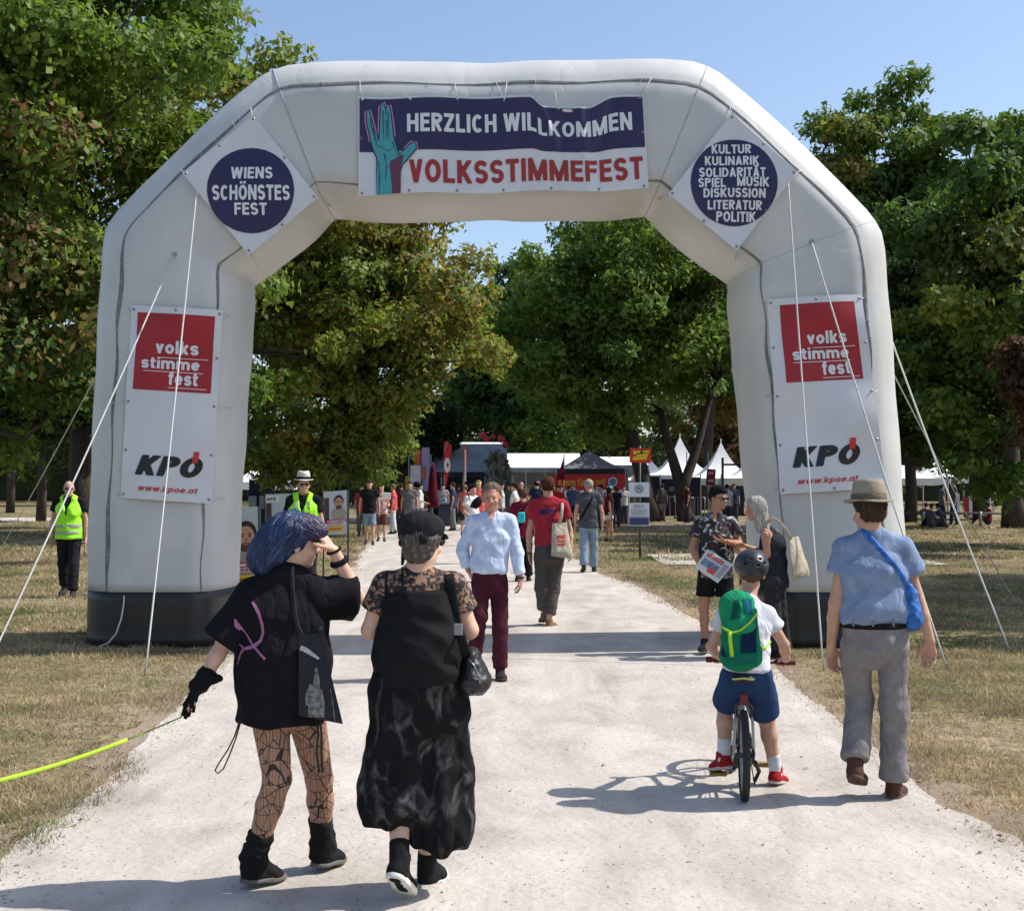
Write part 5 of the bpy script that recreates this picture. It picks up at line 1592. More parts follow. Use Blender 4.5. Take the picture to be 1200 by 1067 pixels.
    g.cap(L(-.060, -.065, -.03), L(-.068, -.07, -.09), .013, .006, k=.005)
    g.build('hair_strand', cloth('dark_hair', (.015, .012, .012)), root)
    cp = mat('black_cap_cloth', (.013, .013, .015), rough=.9, bump=.3, bscale=90, spec=.2)
    strands(child(root, 'hair'), 420, .08, .005, grey, seed=4)
    strands(child(root, 'hair'), 150, .08, .005, mat('dark_grey_hair', (.06, .05, .045), rough=.6), seed=7)
    g = F(.0058)
    cc = L(-.004, -.020, .062)
    g.ell(cc, V(.098, .108, .070), A, k=0, cuts=[(cc - V(0, 0, .040), V(0, 0, -1))])
    g.cap(L(-.085, .0, .04), L(-.080, -.05, -.01), .018, .012, k=.02)
    g.ecap(L(0, -.085, .03), L(-.02, -.09, -.01), (.07, .022), (.055, .015), V(1, 0, 0) @ A, k=.02)
    g.ecap(L(0.01, .085, .035), L(.01, .135, .018), (.060, .009), (.050, .006), V(1, 0, 0) @ A, k=.012)
    g.build('cap', cp, root, disp=folds(22, .010, seed=14))
    m = F(.004)
    for sx in (-1, 1):
        m.ell(L(.033 * sx, .098, .003), V(.028, .010, .021), A, k=0)
        m.cap(L(.058 * sx, .092, .008), L(.080 * sx, -.005, .004), .0045, k=0)
    m.build('sunglasses', GLASS_DARK, root)
    # shoulder bag
    lea = mat('black_leather', (.011, .011, .012), rough=.42, spec=.5, bump=.4, bscale=40, crease=.5, cscale=6)
    bag = thing('shoulder_bag', p(558, 790, .02), 'black leather shoulder bag on a wide strap at the lace-bloused woman\'s right hip', 'bag')
    f = F(.006)
    f.ecap(p(553, 768, .0), p(556, 793, .0), (.035, .06), (.062, .10), (1, 0, 0), k=0)
    f.ecap(p(548, 800, .0), p(564, 799, .0), (.045, .09), (.030, .09), (0, 0, 1), k=.03)
    f.build('bag_body', lea, bag, disp=folds(26, .012, seed=5))
    MB().tube([p(549, 772, -.105), p(556, 780, -.115), p(562, 794, -.112), p(562, 808, -.10)], .004, 5).build('zip', mat('zip_grey', (.25, .25, .26), rough=.3, metal=.7), bag, True)
    yk = child(root, 'lace_yoke'); bz = child(root, 'blouse')
    hits = []
    for i in range(12):
        t = i / 11; q = limb_lerp(p(525, 658), p(537, 735), t)
        h1 = cast(yk, [(q[0], 5.5, q[2])], off=.007)[0]; h2 = cast(bz, [(q[0], 5.5, q[2])], off=.007)[0]
        c2 = [h for h in (h1, h2) if h is not None]
        if c2: hits.append(min(c2, key=lambda h: h[1]))
    hits.append(p(541, 748, -.13)); hits.append(p(546, 768, -.07))
    MB().tube(hits, .020, 8, flat=((0, -1, 0), .22, 1.0)).build('strap', BLACK, bag, True)
    MB().box(p(537, 737, -.165), (.036, .008, .05), bev=.003).build('buckle', mat('grey_buckle', (.22, .22, .23), rough=.35), bag)

# --- boy on the bicycle
def boy_and_bike():
    p = PX(7.38)
    J = dict(hc=p(880, 671, .12), nk=p(876, 704, .07), sl=p(850, 722, .05), sr=p(899, 720, .05), el=p(834, 757, .10), er=p(919, 755, .10),
             wl=p(843, 769, .36), wr=p(921, 772, .36), hl=p(862, 792, -.02), hr=p(888, 792, -.02), waist=p(875, 762, 0.0), chest=p(875, 735, .03),
             kl=p(850, 828, .16), al=p(845, 884, .10), tl=p(828, 897, .20), kr=p(898, 842, .14), ar=p(909, 903, .16), tr=p(920, 917, .30))
    J['al'] = p(848, 886, .10); J['tl'] = p(832, 902, .22)
    white = cloth('white_tshirt', (.60, .61, .66), bump=.25)
    denim = cloth('blue_shorts', (.024, .052, .13), bump=.4)
    red = cloth('red_shoe_cloth', (.33, .015, .022))
    sk = .80
    spec = dict(label='boy with a dark helmet and green backpack riding a bicycle away', vox=.0058, skin=SKIN, head=(-.05, 0, 0), hs=.95 / sk, scale=sk,
                B=dict(chest=.145, waist=.13, hip=.145, chestd=.105, waistd=.10, hipd=.12, th=.084, kn=.060, cf=.058, ank=.037, ua=.046, el=.038, wr=.029, sh=.050, nr=.052),
                hand_l=(V(-.15, 1, -.1), V(0, 0, -1), V(1, 0, 0), 1.35), hand_r=(V(.15, 1, -.1), V(0, 0, -1), V(-1, 0, 0), 1.35),
                shirt=dict(m=white, o=.014, hemo=.022, hem=p(875, 784)[2], sleeve=.42, so=.020, flare=1.5, fold=.014, ff=14, seed=6),
                pants=dict(m=denim, o=.014, top=p(875, 785)[2], leg=.020, len=.86, fold=.010, name='shorts'),
                shoes=dict(m=red, sole=mat('pale_sole', (.45, .42, .38), rough=.8), s=1.05, sock=cloth('white_sock', (.62, .62, .64)), sockh=.10),
                hair=dict(kind='short', m=cloth('hair_fair_brown', (.10, .06, .035))))
    root, J, L, A, B = person(spec, J, (p(876, 900)[0], 7.1))
    c = L(0, -.012, .045)
    hel = thing('bicycle_helmet', c, 'matt dark grey bicycle helmet on the boy\'s head', 'helmet')
    hm = mat('helmet_shell', (.022, .024, .030), rough=.38, spec=.5)
    g = F(.005)
    g.ell(c, V(.100, .120, .098), A, k=0, cuts=[(c - V(0, 0, .045), V(0, .10, -1))])
    g.ell(c, V(.092, .112, .09), A, k=0, op='s', cuts=[(c - V(0, 0, .020), V(0, 0, 1))])
    for dx, dz in ((-.03, .045), (.03, .045), (-.055, .02), (.055, .02), (.012, .01)):
        q = c + (np.array([dx, -.118 + abs(dx) * .5, dz])) @ A
        g.ell(q, V(.011, .02, .006), A, k=0, op='s')
    g.build('shell', hm, hel)
    MB().tube([L(.074, -.02, -.02), L(.06, .03, -.07), L(0, .05, -.115)], .005, 6).build('chin_strap', BLACK, hel, True)
    MB().tube([L(-.074, -.02, -.02), L(-.06, .03, -.07), L(0, .05, -.115)], .005, 6).build('chin_strap', BLACK, hel, True)
    # backpack
    green = cloth('green_nylon', (.008, .19, .085)); dgreen = cloth('dark_green_nylon', (.006, .085, .06)); navy = cloth('navy_nylon', (.006, .022, .055))
    lime = mat('lime_webbing', (.36, .62, .03), rough=.6); teal = cloth('teal_nylon', (.01, .12, .15))
    pb = PX(7.23)
    bp = thing('backpack', pb(867, 745), 'green and navy child\'s backpack with lime straps worn by the boy', 'backpack')
    g = F(.006)
    g.ecap(pb(866, 718, .0), pb(868, 768, .0), (.095, .075), (.108, .085), (1, 0, 0), k=0)
    g.box(pb(868, 768, .0), (.205, .15, .09), rnd=.035, k=.03)
    body = g.build('bag_body', green, bp, disp=folds(20, .009, seed=3))
    g = F(.006)
    g.ecap(pb(863, 708, -.005), pb(866, 732, -.03), (.098, .075), (.092, .070), (1, 0, 0), k=0)
    g.build('lid', cloth('lid_green', (.014, .25, .11)), bp, disp=folds(24, .008, seed=13))
    def patch(poly, m_, nm, tgt=body, off=.004):
        pts = [W(x, y, 7.1) for x, y in poly]
        # grid fan between the first two and last two edges
        a, b_, c_, d_ = pts
        v = []; n = 10
        for j in range(n + 1):
            for i in range(n + 1):
                u, w = i / n, j / n
                v.append((a * (1 - u) + b_ * u) * (1 - w) + (d_ * (1 - u) + c_ * u) * w)
        f = [(j * (n + 1) + i, j * (n + 1) + i + 1, (j + 1) * (n + 1) + i + 1, (j + 1) * (n + 1) + i) for j in range(n) for i in range(n)]
        decal(nm, tgt, v, f, m_, off=off, parent=bp)
    patch([(871, 735), (890, 728), (889, 765), (869, 766)], navy, 'side_panel')
    patch([(842, 748), (849, 752), (853, 772), (845, 770)], navy, 'side_panel')
    patch([(851, 768), (890, 766), (886, 778), (856, 782)], cloth('teal_green_nylon', (.008, .13, .085)), 'base_panel')
    patch([(862, 705), (868, 702), (870, 724), (857, 727)], dgreen, 'lid_stripe', child(bp, 'lid'))
    patch([(873, 702), (885, 703), (884, 722), (875, 719)], teal, 'lid_panel', child(bp, 'lid'))
    def strap(pts, w, dy=-.115):
        q = [pb(x, y, dd) for x, y, dd in pts]
        MB().tube(q, w, 8, flat=((0, -1, 0), .3, 1)).build('webbing', lime, bp, True)
    strap([(844, 732, -.08), (850, 737, -.105), (858, 741, -.118), (868, 738, -.12), (878, 730, -.105), (887, 719, -.07)], .006)
    strap([(855, 740, -.118), (856, 752, -.112), (858, 769, -.108)], .011)
    strap([(889, 757, -.04), (896, 760, .03), (903, 752, .12)], .010)
    # ---------------- the bicycle
    bx = W(872, 930, 7.2)[0]
    bk = thing('bicycle', V(bx, 7.2, 0), 'child\'s mountain bicycle with knobbly tyres under the boy', 'bicycle')
    BA = -.135
    def inv(q):
        d = np.asarray(q) - V(bx, 7.2, 0); c_, s_ = math.cos(-BA), math.sin(-BA)
        return V(bx + c_ * d[0] - s_ * d[1], 7.2 + s_ * d[0] + c_ * d[1], d[2])
    tyre = mat('tyre_rubber', (.022, .022, .024), rough=.8, bump=.4, bscale=120)
    alu = mat('rim_metal', (.35, .35, .36), rough=.35, metal=.9)
    fr = mat('frame_white', (.35, .35, .33), rough=.35); dk = mat('black_part', (.02, .02, .021), rough=.4, spec=.5)
    turn = 0.10   # front wheel steered a little left
    def wheel(cx, cy, R, ang, nm='wheel'):
        ax = unit(V(math.cos(ang), math.sin(ang), 0)); fw = V(-ax[1], ax[0], 0); up = V(0, 0, 1)
        cc = V(cx, cy, R)
        ring = lambda r, n, off=0: [cc + ax * off + r * (math.cos(a) * fw + math.sin(a) * up) for a in np.linspace(0, 2 * math.pi, n + 1)[:-1]]
        w = MB(); w.tube(ring(R - .024, 40), .022, 10, closed=True)
        tw = w.build('tyre', tyre, bk, True)
        kn = MB()
        for i in range(44):
            a = 2 * math.pi * i / 44
            for sx in (-1, 0, 1):
                a2 = a + (.07 if sx == 0 else 0)
                rd = math.cos(a2) * fw + math.sin(a2) * up; tg = -math.sin(a2) * fw + math.cos(a2) * up
                q = cc + rd * (R - .003 - abs(sx) * .006) + ax * sx * .013
                kn.box(q, (.009, .014, .009), ax=np.array([ax, tg, rd]))
        k = kn.build('tread', tyre, tw); k['kind'] = 'stuff'
        MB().tube(ring(R - .048, 36), .009, 8, closed=True, flat=(ax, 1.3, .8)).build('rim', alu, tw, True)
        sp = MB()
        for i in range(18):
            a = 2 * math.pi * i / 18
            rd = math.cos(a) * fw + math.sin(a) * up
            sp.tube([cc + ax * (.025 if i % 2 else -.025), cc + rd * (R - .05)], .0014, 4)
        sp.build('spokes', alu, tw)
        MB().tube([cc - ax * .05, cc - ax * .03, cc + ax * .03, cc + ax * .05], [.008, .016, .016, .008], 10).build('hub', dk, tw, True)
    yr = 7.2; yf = 8.02
    wheel(bx, yr, .253, 0.02)
    wheel(bx - .03, yf, .253, turn)
    bb = V(bx, yr + .32, .245); st_top = V(bx, yr + .17, .60); head_t = V(bx - .02, yf - .20, .66); head_b = V(bx - .025, yf - .15, .54)
    m = MB()
    m.tube([bb, st_top - V(0, -.02, .06)], .015, 8); m.tube([bb, head_b], .019, 8); m.tube([limb_lerp(bb, st_top, .8), head_t - V(0, 0, .03)], .015, 8); m.tube([head_b, head_t], .020, 8)
    for sx in (-1, 1):
        m.tube([bb + V(sx * .03, 0, 0), V(bx + sx * .055, yr, .253)], .009, 6)
        m.tube([limb_lerp(bb, st_top, .8) + V(sx * .012, 0, 0), V(bx + sx * .05, yr + .03, .44), V(bx + sx * .055, yr, .253)], .009, 6)
    m.build('frame', fr, bk, True)
    fk = MB()
    for sx in (-1, 1):
        fk.tube([head_b + V(sx * .045, .02, -.02), V(bx - .03 + sx * .055, yf, .253)], .014, 8)
    fk.tube([head_b + V(-.05, .02, -.02), head_b + V(.05, .02, -.02)], .018, 8)
    fk.build('fork', dk, bk, True)
    MB().tube([st_top - V(0, -.02, .06), V(bx, yr + .14, .655)], .012, 8).build('seat_post', alu, bk, True)
    g = F(.005)
    g.ecap(V(bx, yr + .04, .672), V(bx, yr + .12, .675), (.065, .022), (.050, .020), (1, 0, 0), k=0)
    g.ecap(V(bx, yr + .12, .675), V(bx, yr + .27, .668), (.045, .018), (.018, .014), (1, 0, 0), k=.02)
    sd = g.build('saddle', dk, bk)
    MB().tube([V(bx + .060 * math.cos(a), yr + .05 - .045 * math.sin(a), .684 - .012 * abs(math.cos(a))) for a in np.linspace(0.0, math.pi, 12)], .006, 6).build('saddle_trim', mat('yellow_trim', (.55, .55, .18), rough=.5), sd, True)
    # rear brake, reflector, chain, derailleur
    MB().box((bx, yr - .06, .575), (.045, .012, .06), bev=.006).build('rear_reflector', mat('reflector_red', (.12, .01, .008), rough=.35), bk)
    b = MB()
    for sx in (-1, 1): b.tube([V(bx + sx * .035, yr - .02, .47), V(bx + sx * .045, yr + .02, .52), V(bx + sx * .01, yr - .01, .56)], .009, 6)
    b.build('brake', dk, bk, True)
    sp = MB()
    for r in (.045, .035, .028): sp.lathe(V(bx + .045 + (.045 - r) * .7, yr, .253), [(r, -.002), (r, .002)], 18, ax=np.array([[0, 1, 0], [0, 0, 1], [1, 0, 0]]))
    sp.build('sprocket', dk, bk)
    der = MB(); der.tube([V(bx + .06, yr + .01, .22), V(bx + .085, yr + .03, .16), V(bx + .06, yr + .05, .10)], .012, 6)
    der.lathe(V(bx + .06, yr + .05, .10), [(.022, -.004), (.022, .004)], 12, ax=np.array([[0, 1, 0], [0, 0, 1], [1, 0, 0]]))
    der.build('derailleur', dk, bk, True)
    cr = MB(); cr.lathe(bb + V(.05, 0, 0), [(.07, -.003), (.07, .003)], 24, ax=np.array([[0, 1, 0], [0, 0, 1], [1, 0, 0]]))
    cr.build('chainring', dk, bk)
    MB().tube([bb + V(.05, .0, .07), V(bx + .05, yr, .253 + .04)], .004, 5).tube([bb + V(.05, .0, -.07), V(bx + .06, yr + .05, .085)], .004, 5).build('chain', dk, bk)
    # cranks and pedals meet the shoes
    for s, sx in (('l', -1), ('r', 1)):
        hh, dd, nn, ss = foot_frame(J['a' + s], J['t' + s], .085 * sk)
        q = inv(hh + dd * .13 - nn * .022)
        if s == 'l':
            MB().tube([bb + V(-.06, 0, 0), V(q[0] + .07, q[1], q[2])], .010, 6).build('crank_arm', alu, bk, True)
            MB().box(q, (.10, .075, .020), bev=.004).build('pedal', mat('pedal_amber', (.30, .17, .03), rough=.5), bk)
        else:
            e = bb + V(.06, .08, -.125)
            MB().tube([bb + V(.06, 0, 0), e], .010, 6).build('crank_arm', alu, bk, True)
            MB().box(e + V(.06, 0, 0), (.10, .075, .020), bev=.004).build('pedal', mat('pedal_amber', (.30, .17, .03), rough=.5), bk)
    # handlebar with red grips
    hl_, hr_ = inv(J['wl'] + V(.0, .065, -.025)), inv(J['wr'] + V(.0, .065, -.025))
    hm_ = limb_lerp(hl_, hr_, .5)
    MB().tube([hl_ + V(.03, 0, 0), V(hm_[0] - .05, hm_[1] + .04, hm_[2] - .02), V(hm_[0] + .05, hm_[1] + .04, hm_[2] - .02), hr_ - V(.03, 0, 0)], .011, 8).build('handlebar', dk, bk, True)
    gr = mat('grip_red', (.10, .012, .014), rough=.7)
    MB().tube([hl_ + V(.05, 0, 0), hl_ + V(-.07, -.015, 0)], .018, 8).build('grip', gr, bk, True)
    MB().tube([hr_ - V(.05, 0, 0), hr_ + V(.07, -.015, 0)], .018, 8).build('grip', gr, bk, True)
    MB().tube([V(hm_[0], hm_[1] + .04, hm_[2] - .02), head_t], .014, 8).build('stem', dk, bk, True)
    bk.rotation_euler.z = BA

# --- man in the blue shirt coming forward
def blue_shirt_man():
    p = PX(11.6)
    J = dict(hc=p(576, 583, -.02), nk=p(576, 602), sl=p(555, 610), sr=p(598, 610), el=p(541, 645, .03), er=p(606, 648, -.02),
             wl=p(549, 668, .05), wr=p(610, 678, -.06), hl=p(563, 684), hr=p(585, 684), waist=p(573, 660), chest=p(575, 632),
             kl=p(562, 722, -.10), al=p(556, 766, .28), tl=p(556, 785, .20), kr=p(586, 737, -.06), ar=p(586, 785, -.02), tr=p(589, 798, -.20))
    sm = cloth('pale_blue_shirt', (.50, .58, .75), bump=.3)
    maroon = cloth('maroon_trousers', (.060, .012, .022), bump=.3)
    spec = dict(label='middle-aged man in pale blue long-sleeved shirt and maroon trousers walking forward on the path', vox=.0075, skin=mat('skin_ruddy', (.44, .21, .145), rough=.5, var=.12, vscale=18), head=(math.pi + .05, 0, 0), hs=1.05, eyes=True,
                B=dict(chest=.158, waist=.140, waistd=.11, hip=.148, th=.072, kn=.052), hands=1.0,
                hand_r=(p(610, 697, -.05) - J['wr'], V(-1, .2, 0), V(-.2, -1, 0), .7), hand_l=(V(.4, -.1, -1), V(1, 0, 0), V(0, -1, 0), .4),
                shirt=dict(m=sm, o=.014, hemo=.022, hem=p(573, 669)[2], sleeve=1.75, so=.009, cuff=True, collar=True, fold=.020, ff=13, seed=3),
                pants=dict(m=maroon, o=.008, leg=.012, hemr=.028, len=1.93, fold=.013, ff=13),
                shoes=dict(m=cloth('dark_brown_shoe', (.035, .022, .018)), s=1.0),
                hair=dict(kind='short', m=cloth('hair_greying_fair', (.15, .105, .07)), rec=.03))
    root, J, L, A, B = person(spec, J, (p(577, 800)[0], 11.58))
    strands(child(root, 'hair'), 260, .05, .006, cloth('hair_grey_fair2', (.24, .19, .14)), seed=9, dirf=lambda q: V(.6, -.5, -.6))
    shirt = child(root, 'shirt')
    v, f = ribbon2d([W(576, y, 11.2) for y in (604, 620, 640, 668)], .028)
    decal('button_placket', shirt, v, f, cloth('placket_blue', (.46, .54, .73)), off=.005)
    v, f = ribbon2d([W(575.5, y, 11.2) for y in (600, 606, 611)], [.07, .045, .008])
    decal('open_neck', shirt, v, f, SKIN, off=.006)
    MB().box(p(567, 669, -.16), (.03, .01, .022), bev=.003).build('belt_buckle', mat('buckle_pale', (.6, .58, .5), rough=.4), root)
    MB().lathe(p(566, 619, -.175), [(.020, 0), (.022, .004), (.001, .006)], 14, ax=np.array([[1, 0, 0], [0, 0, 1], [0, -1, 0]])).build('badge', mat('badge_white', (.7, .72, .8), rough=.4), root)
    MB().tube([J['wr'] + V(.029 * math.cos(a), .029 * math.sin(a), .012) for a in np.linspace(0, 6.28, 15)[:-1]], .008, 6, closed=True).build('watch', BLACK, root, True)

# --- man in the red shirt with the tote
def red_tote_man():
    p = PX(15.9)
    J = dict(hc=p(642, 570.5), nk=p(642, 582), sl=p(627, 591), sr=p(660, 591), el=p(620, 624, 0), er=p(668, 622, .03),
             wl=p(620, 648, -.02), wr=p(669, 644, -.06), hl=p(635, 652), hr=p(652, 652), waist=p(643, 630), chest=p(643, 608),
             kl=p(635, 688, .0), al=p(638, 720, .10), tl=p(634, 729, .24), kr=p(648, 690, .05), ar=p(643, 728, -.05), tr=p(652, 733, .12))
    red = cloth('faded_red_shirt', (.36, .030, .045)); gb = cloth('grey_brown_trousers', (.085, .075, .066))
    spec = dict(label='man in faded red t-shirt with cream tote bag on his right shoulder walking away', vox=.0095, skin=SKIN, head=(0, 0, 0), hs=1.0, scale=1.02,
                B=dict(chest=.165, waist=.145, th=.078), hand_l=(V(0, -.1, -1), V(1, 0, 0), V(0, 1, 0), .4),
                shirt=dict(m=red, o=.014, hemo=.02, hem=p(643, 638)[2], sleeve=.52, so=.02, flare=1.4, fold=.014, ff=11, seed=8),
                pants=dict(m=gb, o=.014, leg=.024, hemr=.035, len=1.78, fold=.014), shoes=dict(m=cloth('tan_sandal', (.22, .12, .07)), s=1.0),
                hair=dict(kind='short', m=cloth('hair_auburn', (.07, .028, .016))))
    root, J, L, A, B = person(spec, J, (p(643, 730)[0], 15.95))
    shirt = child(root, 'shirt')
    pr = cloth('navy_print', (.035, .025, .08))
    for i, (x0, x1, y0, y1) in enumerate(((633, 640, 597, 602), (640, 648, 596, 601), (648, 653, 597, 601), (634, 652, 602, 604))):
        v, f = ribbon2d([W(x, (y0 + y1) / 2 + (.6 * math.sin(x)), 15.6) for x in np.linspace(x0, x1, 6)], (y1 - y0) / FPX * 15.6 * .8, .02)
        decal('print', shirt, v, f, pr, off=.006)
    bag = thing('tote_bag', p(659, 633, -.20), 'cream cotton tote bag with small red print on the red-shirted man\'s shoulder', 'bag')
    cm = cloth('cream_cotton', (.55, .48, .38), bump=.3)
    sheetbag('bag_body', [p(647, 613, -.2), p(664, 612, -.12), p(672, 655, -.10), p(646, 651, -.22)], .07, cm, bag, seed=6)
    bb = child(bag, 'bag_body')
    for y, w_ in ((629, .05), (634, .03), (638, .03)):
        v, f = ribbon2d([W(x, y, 15.6) for x in (653, 658, 663)], w_ * .8, .03)
        decal('print', bb, v, f, mat('red_print', (.5, .05, .04), rough=.8), off=.005)
    MB().tube([p(657, 586, .02), p(659, 592, -.12), p(658, 603, -.19), p(656, 614, -.20)], .022, 6, flat=((0, -1, 0), .25, 1)).build('strap', cm, bag, True)
    MB().tube([p(657, 586, .02), p(663, 596, .10), p(664, 614, -.06)], .022, 6, flat=((1, 0, 0), .25, 1)).build('strap', cm, bag, True)
    MB().tube([J['wl'] + V(.030 * math.cos(a), .030 * math.sin(a), .0) for a in np.linspace(0, 6.28, 13)[:-1]], .010, 6, closed=True).build('watch', BLACK, root, True)

# --- man in the floral shirt and the woman he talks to
def floral_man():
    p = PX(13.35)
    J = dict(hc=p(842, 583), nk=p(839, 604), sl=p(820, 613), sr=p(857, 612), el=p(811, 642, .0), er=p(867, 638, -.02),
             wl=p(821, 663, -.18), wr=p(850, 634, -.24), hl=p(828, 672), hr=p(849, 672), waist=p(839, 652), chest=p(839, 628),
             kl=p(825, 714), al=p(826, 752), tl=p(822, 764, -.20), kr=p(850, 714), ar=p(850, 752, .05), tr=p(854, 763, -.15))
    fm = mat('floral_cloth', (.02, .02, .025), rough=.8)
    nt = fm.node_tree; b = nt.nodes['Principled BSDF']; tc = nt.nodes.new('ShaderNodeTexCoord')
    nz = nt.nodes.new('ShaderNodeTexNoise'); nz.inputs['Scale'].default_value = 15; nz.inputs['Detail'].default_value = 2; nz.inputs['Distortion'].default_value = 1.0
    nt.links.new(tc.outputs['Object'], nz.inputs['Vector'])
    rp = nt.nodes.new('ShaderNodeValToRGB'); rp.color_ramp.interpolation = 'CONSTANT'
    rp.color_ramp.elements[0].color = (.10, .02, .03, 1); rp.color_ramp.elements[0].position = 0
    rp.color_ramp.elements[1].color = (.45, .45, .44, 1); rp.color_ramp.elements[1].position = .60
    e = rp.color_ramp.elements.new(.34); e.color = (.018, .018, .022, 1)
    e = rp.color_ramp.elements.new(.54); e.color = (.10, .11, .12, 1)
    nt.links.new(nz.outputs['Fac'], rp.inputs[0]); nt.links.new(rp.outputs[0], b.inputs['Base Color'])
    spec = dict(label='man in black floral short-sleeved shirt and sunglasses holding a newspaper by the arch', vox=.008, skin=SKIN_TAN, head=(math.pi - .75, -.10, 0), hs=1.0, shades=True,
                B=dict(chest=.160, waist=.150, hip=.150, th=.070, kn=.048, cf=.048),
                hand_l=(V(.3, -.5, -1), V(1, 0, -.2), V(0, -1, .3), .7), hand_r=(V(-1, -.2, .15), V(0, .2, 1), V(0, -1, .5), .5),
                shirt=dict(m=fm, o=.018, hemo=.03, hem=p(839, 676)[2], sleeve=.55, so=.024, flare=1.4, collar=True, fold=.010),
                pants=dict(m=BLACK, o=.012, len=.62, leg=.022, name='shorts'), shoes=dict(m=cloth('dark_shoe', (.02, .02, .022)), s=1.0),
                hair=dict(kind='short', m=cloth('hair_black', (.014, .011, .011))))
    root, J, L, A, B = person(spec, J, (p(838, 760)[0], 13.35))
    shirt = child(root, 'shirt')
    v, f = ribbon2d([W(x, y, 13.0) for x, y in ((841, 601), (842, 607), (842, 612))], [.08, .05, .01])
    decal('open_neck', shirt, v, f, SKIN_TAN, off=.006)
    # newspaper
    c = [p(829, 643, -.28), p(859, 661, -.30), p(841, 683, -.33), p(814, 664, -.28)]
    nb = thing('newspaper', p(836, 663, -.30), 'folded newspaper with red headline held by the man in the floral shirt', 'newspaper')
    q = lambda u, w, o=0: (c[0] * (1 - u) + c[1] * u) * (1 - w) + (c[3] * (1 - u) + c[2] * u) * w + V(0, -.02 * math.sin(math.pi * w) - o, 0)
    MB().grid(lambda u, w: q(u, w), 6, 6).grid(lambda u, w: q(1 - u, w, -.012), 6, 6).build('folded_pages', mat('newsprint', (.55, .56, .58), rough=.8, var=.08), nb, True)
    def blk(u0, u1, w0, w1, m_, nm): MB().grid(lambda a, b_: q(u0 + (u1 - u0) * a, w0 + (w1 - w0) * b_, .006), 3, 3).build(nm, m_, nb)
    blk(.10, .16, .12, .30, mat('news_red', (.5, .06, .05)), 'headline'); blk(.19, .26, .10, .30, mat('news_red', (.5, .06, .05)), 'headline')
    for i in range(5): blk(.29 + .09 * i, .35 + .09 * i, .10, .30, mat('news_red', (.5, .06, .05)), 'headline')
    blk(.08, .70, .40, .72, mat('news_blue', (.14, .18, .30), var=.4, vscale=30), 'front_photo')
    blk(.40, .70, .62, .86, mat('news_red', (.5, .06, .05)), 'front_photo')
    for i in range(5): blk(.76, .94, .2 + .13 * i, .28 + .13 * i, mat('news_grey', (.25, .25, .27)), 'text_column')

def grey_woman():
    p = PX(13.0)
    J = dict(hc=p(885, 596), nk=p(893, 614), sl=p(897, 626, -.13), sr=p(907, 624, .15), el=p(899, 650, -.16), er=p(896, 648, .22),
             wl=p(876, 645, -.14), wr=p(874, 640, .12), hl=p(905, 680, -.09), hr=p(909, 680, .09), waist=p(907, 660), chest=p(905, 638),
             kl=p(906, 722, -.08), al=p(909, 762, -.05), tl=p(894, 771, -.06), kr=p(914, 722, .1), ar=p(920, 760, .12), tr=p(906, 768, .10))
    grey = mat('silver_hair', (.40, .37, .33), rough=.5, var=.3, vscale=50, stretch=(2, 2, .3), bump=.5, bscale=120)
    spec = dict(label='woman with long silver hair and dark sleeveless top facing the floral-shirted man', vox=.008, skin=SKIN_TAN, head=(-1.45, -.15, 0), hs=.95,
                B=dict(chest=.145, waist=.135, hip=.15, hipd=.12, chestd=.11, th=.078, nr=.046, ua=.044, el=.034),
                hand_l=(V(-1, 0, .1), V(0, .5, -.5), V(0, 0, 1), .6), hand_r=(V(-1, 0, .1), V(0, -.5, -.5), V(0, 0, 1), .6),
                shirt=dict(m=cloth('charcoal_vest', (.022, .024, .032)), o=.014, hemo=.03, hem=p(907, 688)[2], sleeve=0, tank=True, fold=.010, name='vest_top'),
                pants=dict(m=cloth('charcoal_trousers', (.030, .030, .036)), o=.01, leg=.02, hemr=.03, fold=.012), shoes=dict(m=BLACK, s=.95),
                hair=dict(kind='long', m=grey, len=.27, ff=45, amp=.014))
    root, J, L, A, B = person(spec, J, (p(908, 760)[0], 13.0))
    strands(child(root, 'hair'), 420, .22, .008, grey, seed=4, wav=.7)
    bag = thing('tote_bag', p(937, 655), 'plain beige tote bag hanging behind the silver-haired woman', 'bag')
    cm = cloth('beige_cotton', (.44, .38, .29), bump=.3)
    sheetbag('bag_body', [p(925, 630, -.16), p(936, 628, .05), p(949, 674, .05), p(930, 680, -.14)], .08, cm, bag, seed=2)
    MB().tube([p(899, 612, -.10), p(906, 607, -.12), p(914, 612, -.15), p(921, 621, -.17), p(927, 632, -.16)], .020, 6, flat=((0, -1, 0), .3, 1)).build('strap', cm, bag, True)

for _f in (hat_man, blue_woman, lace_woman, boy_and_bike, blue_shirt_man, red_tote_man, floral_man, grey_woman):
    _f()
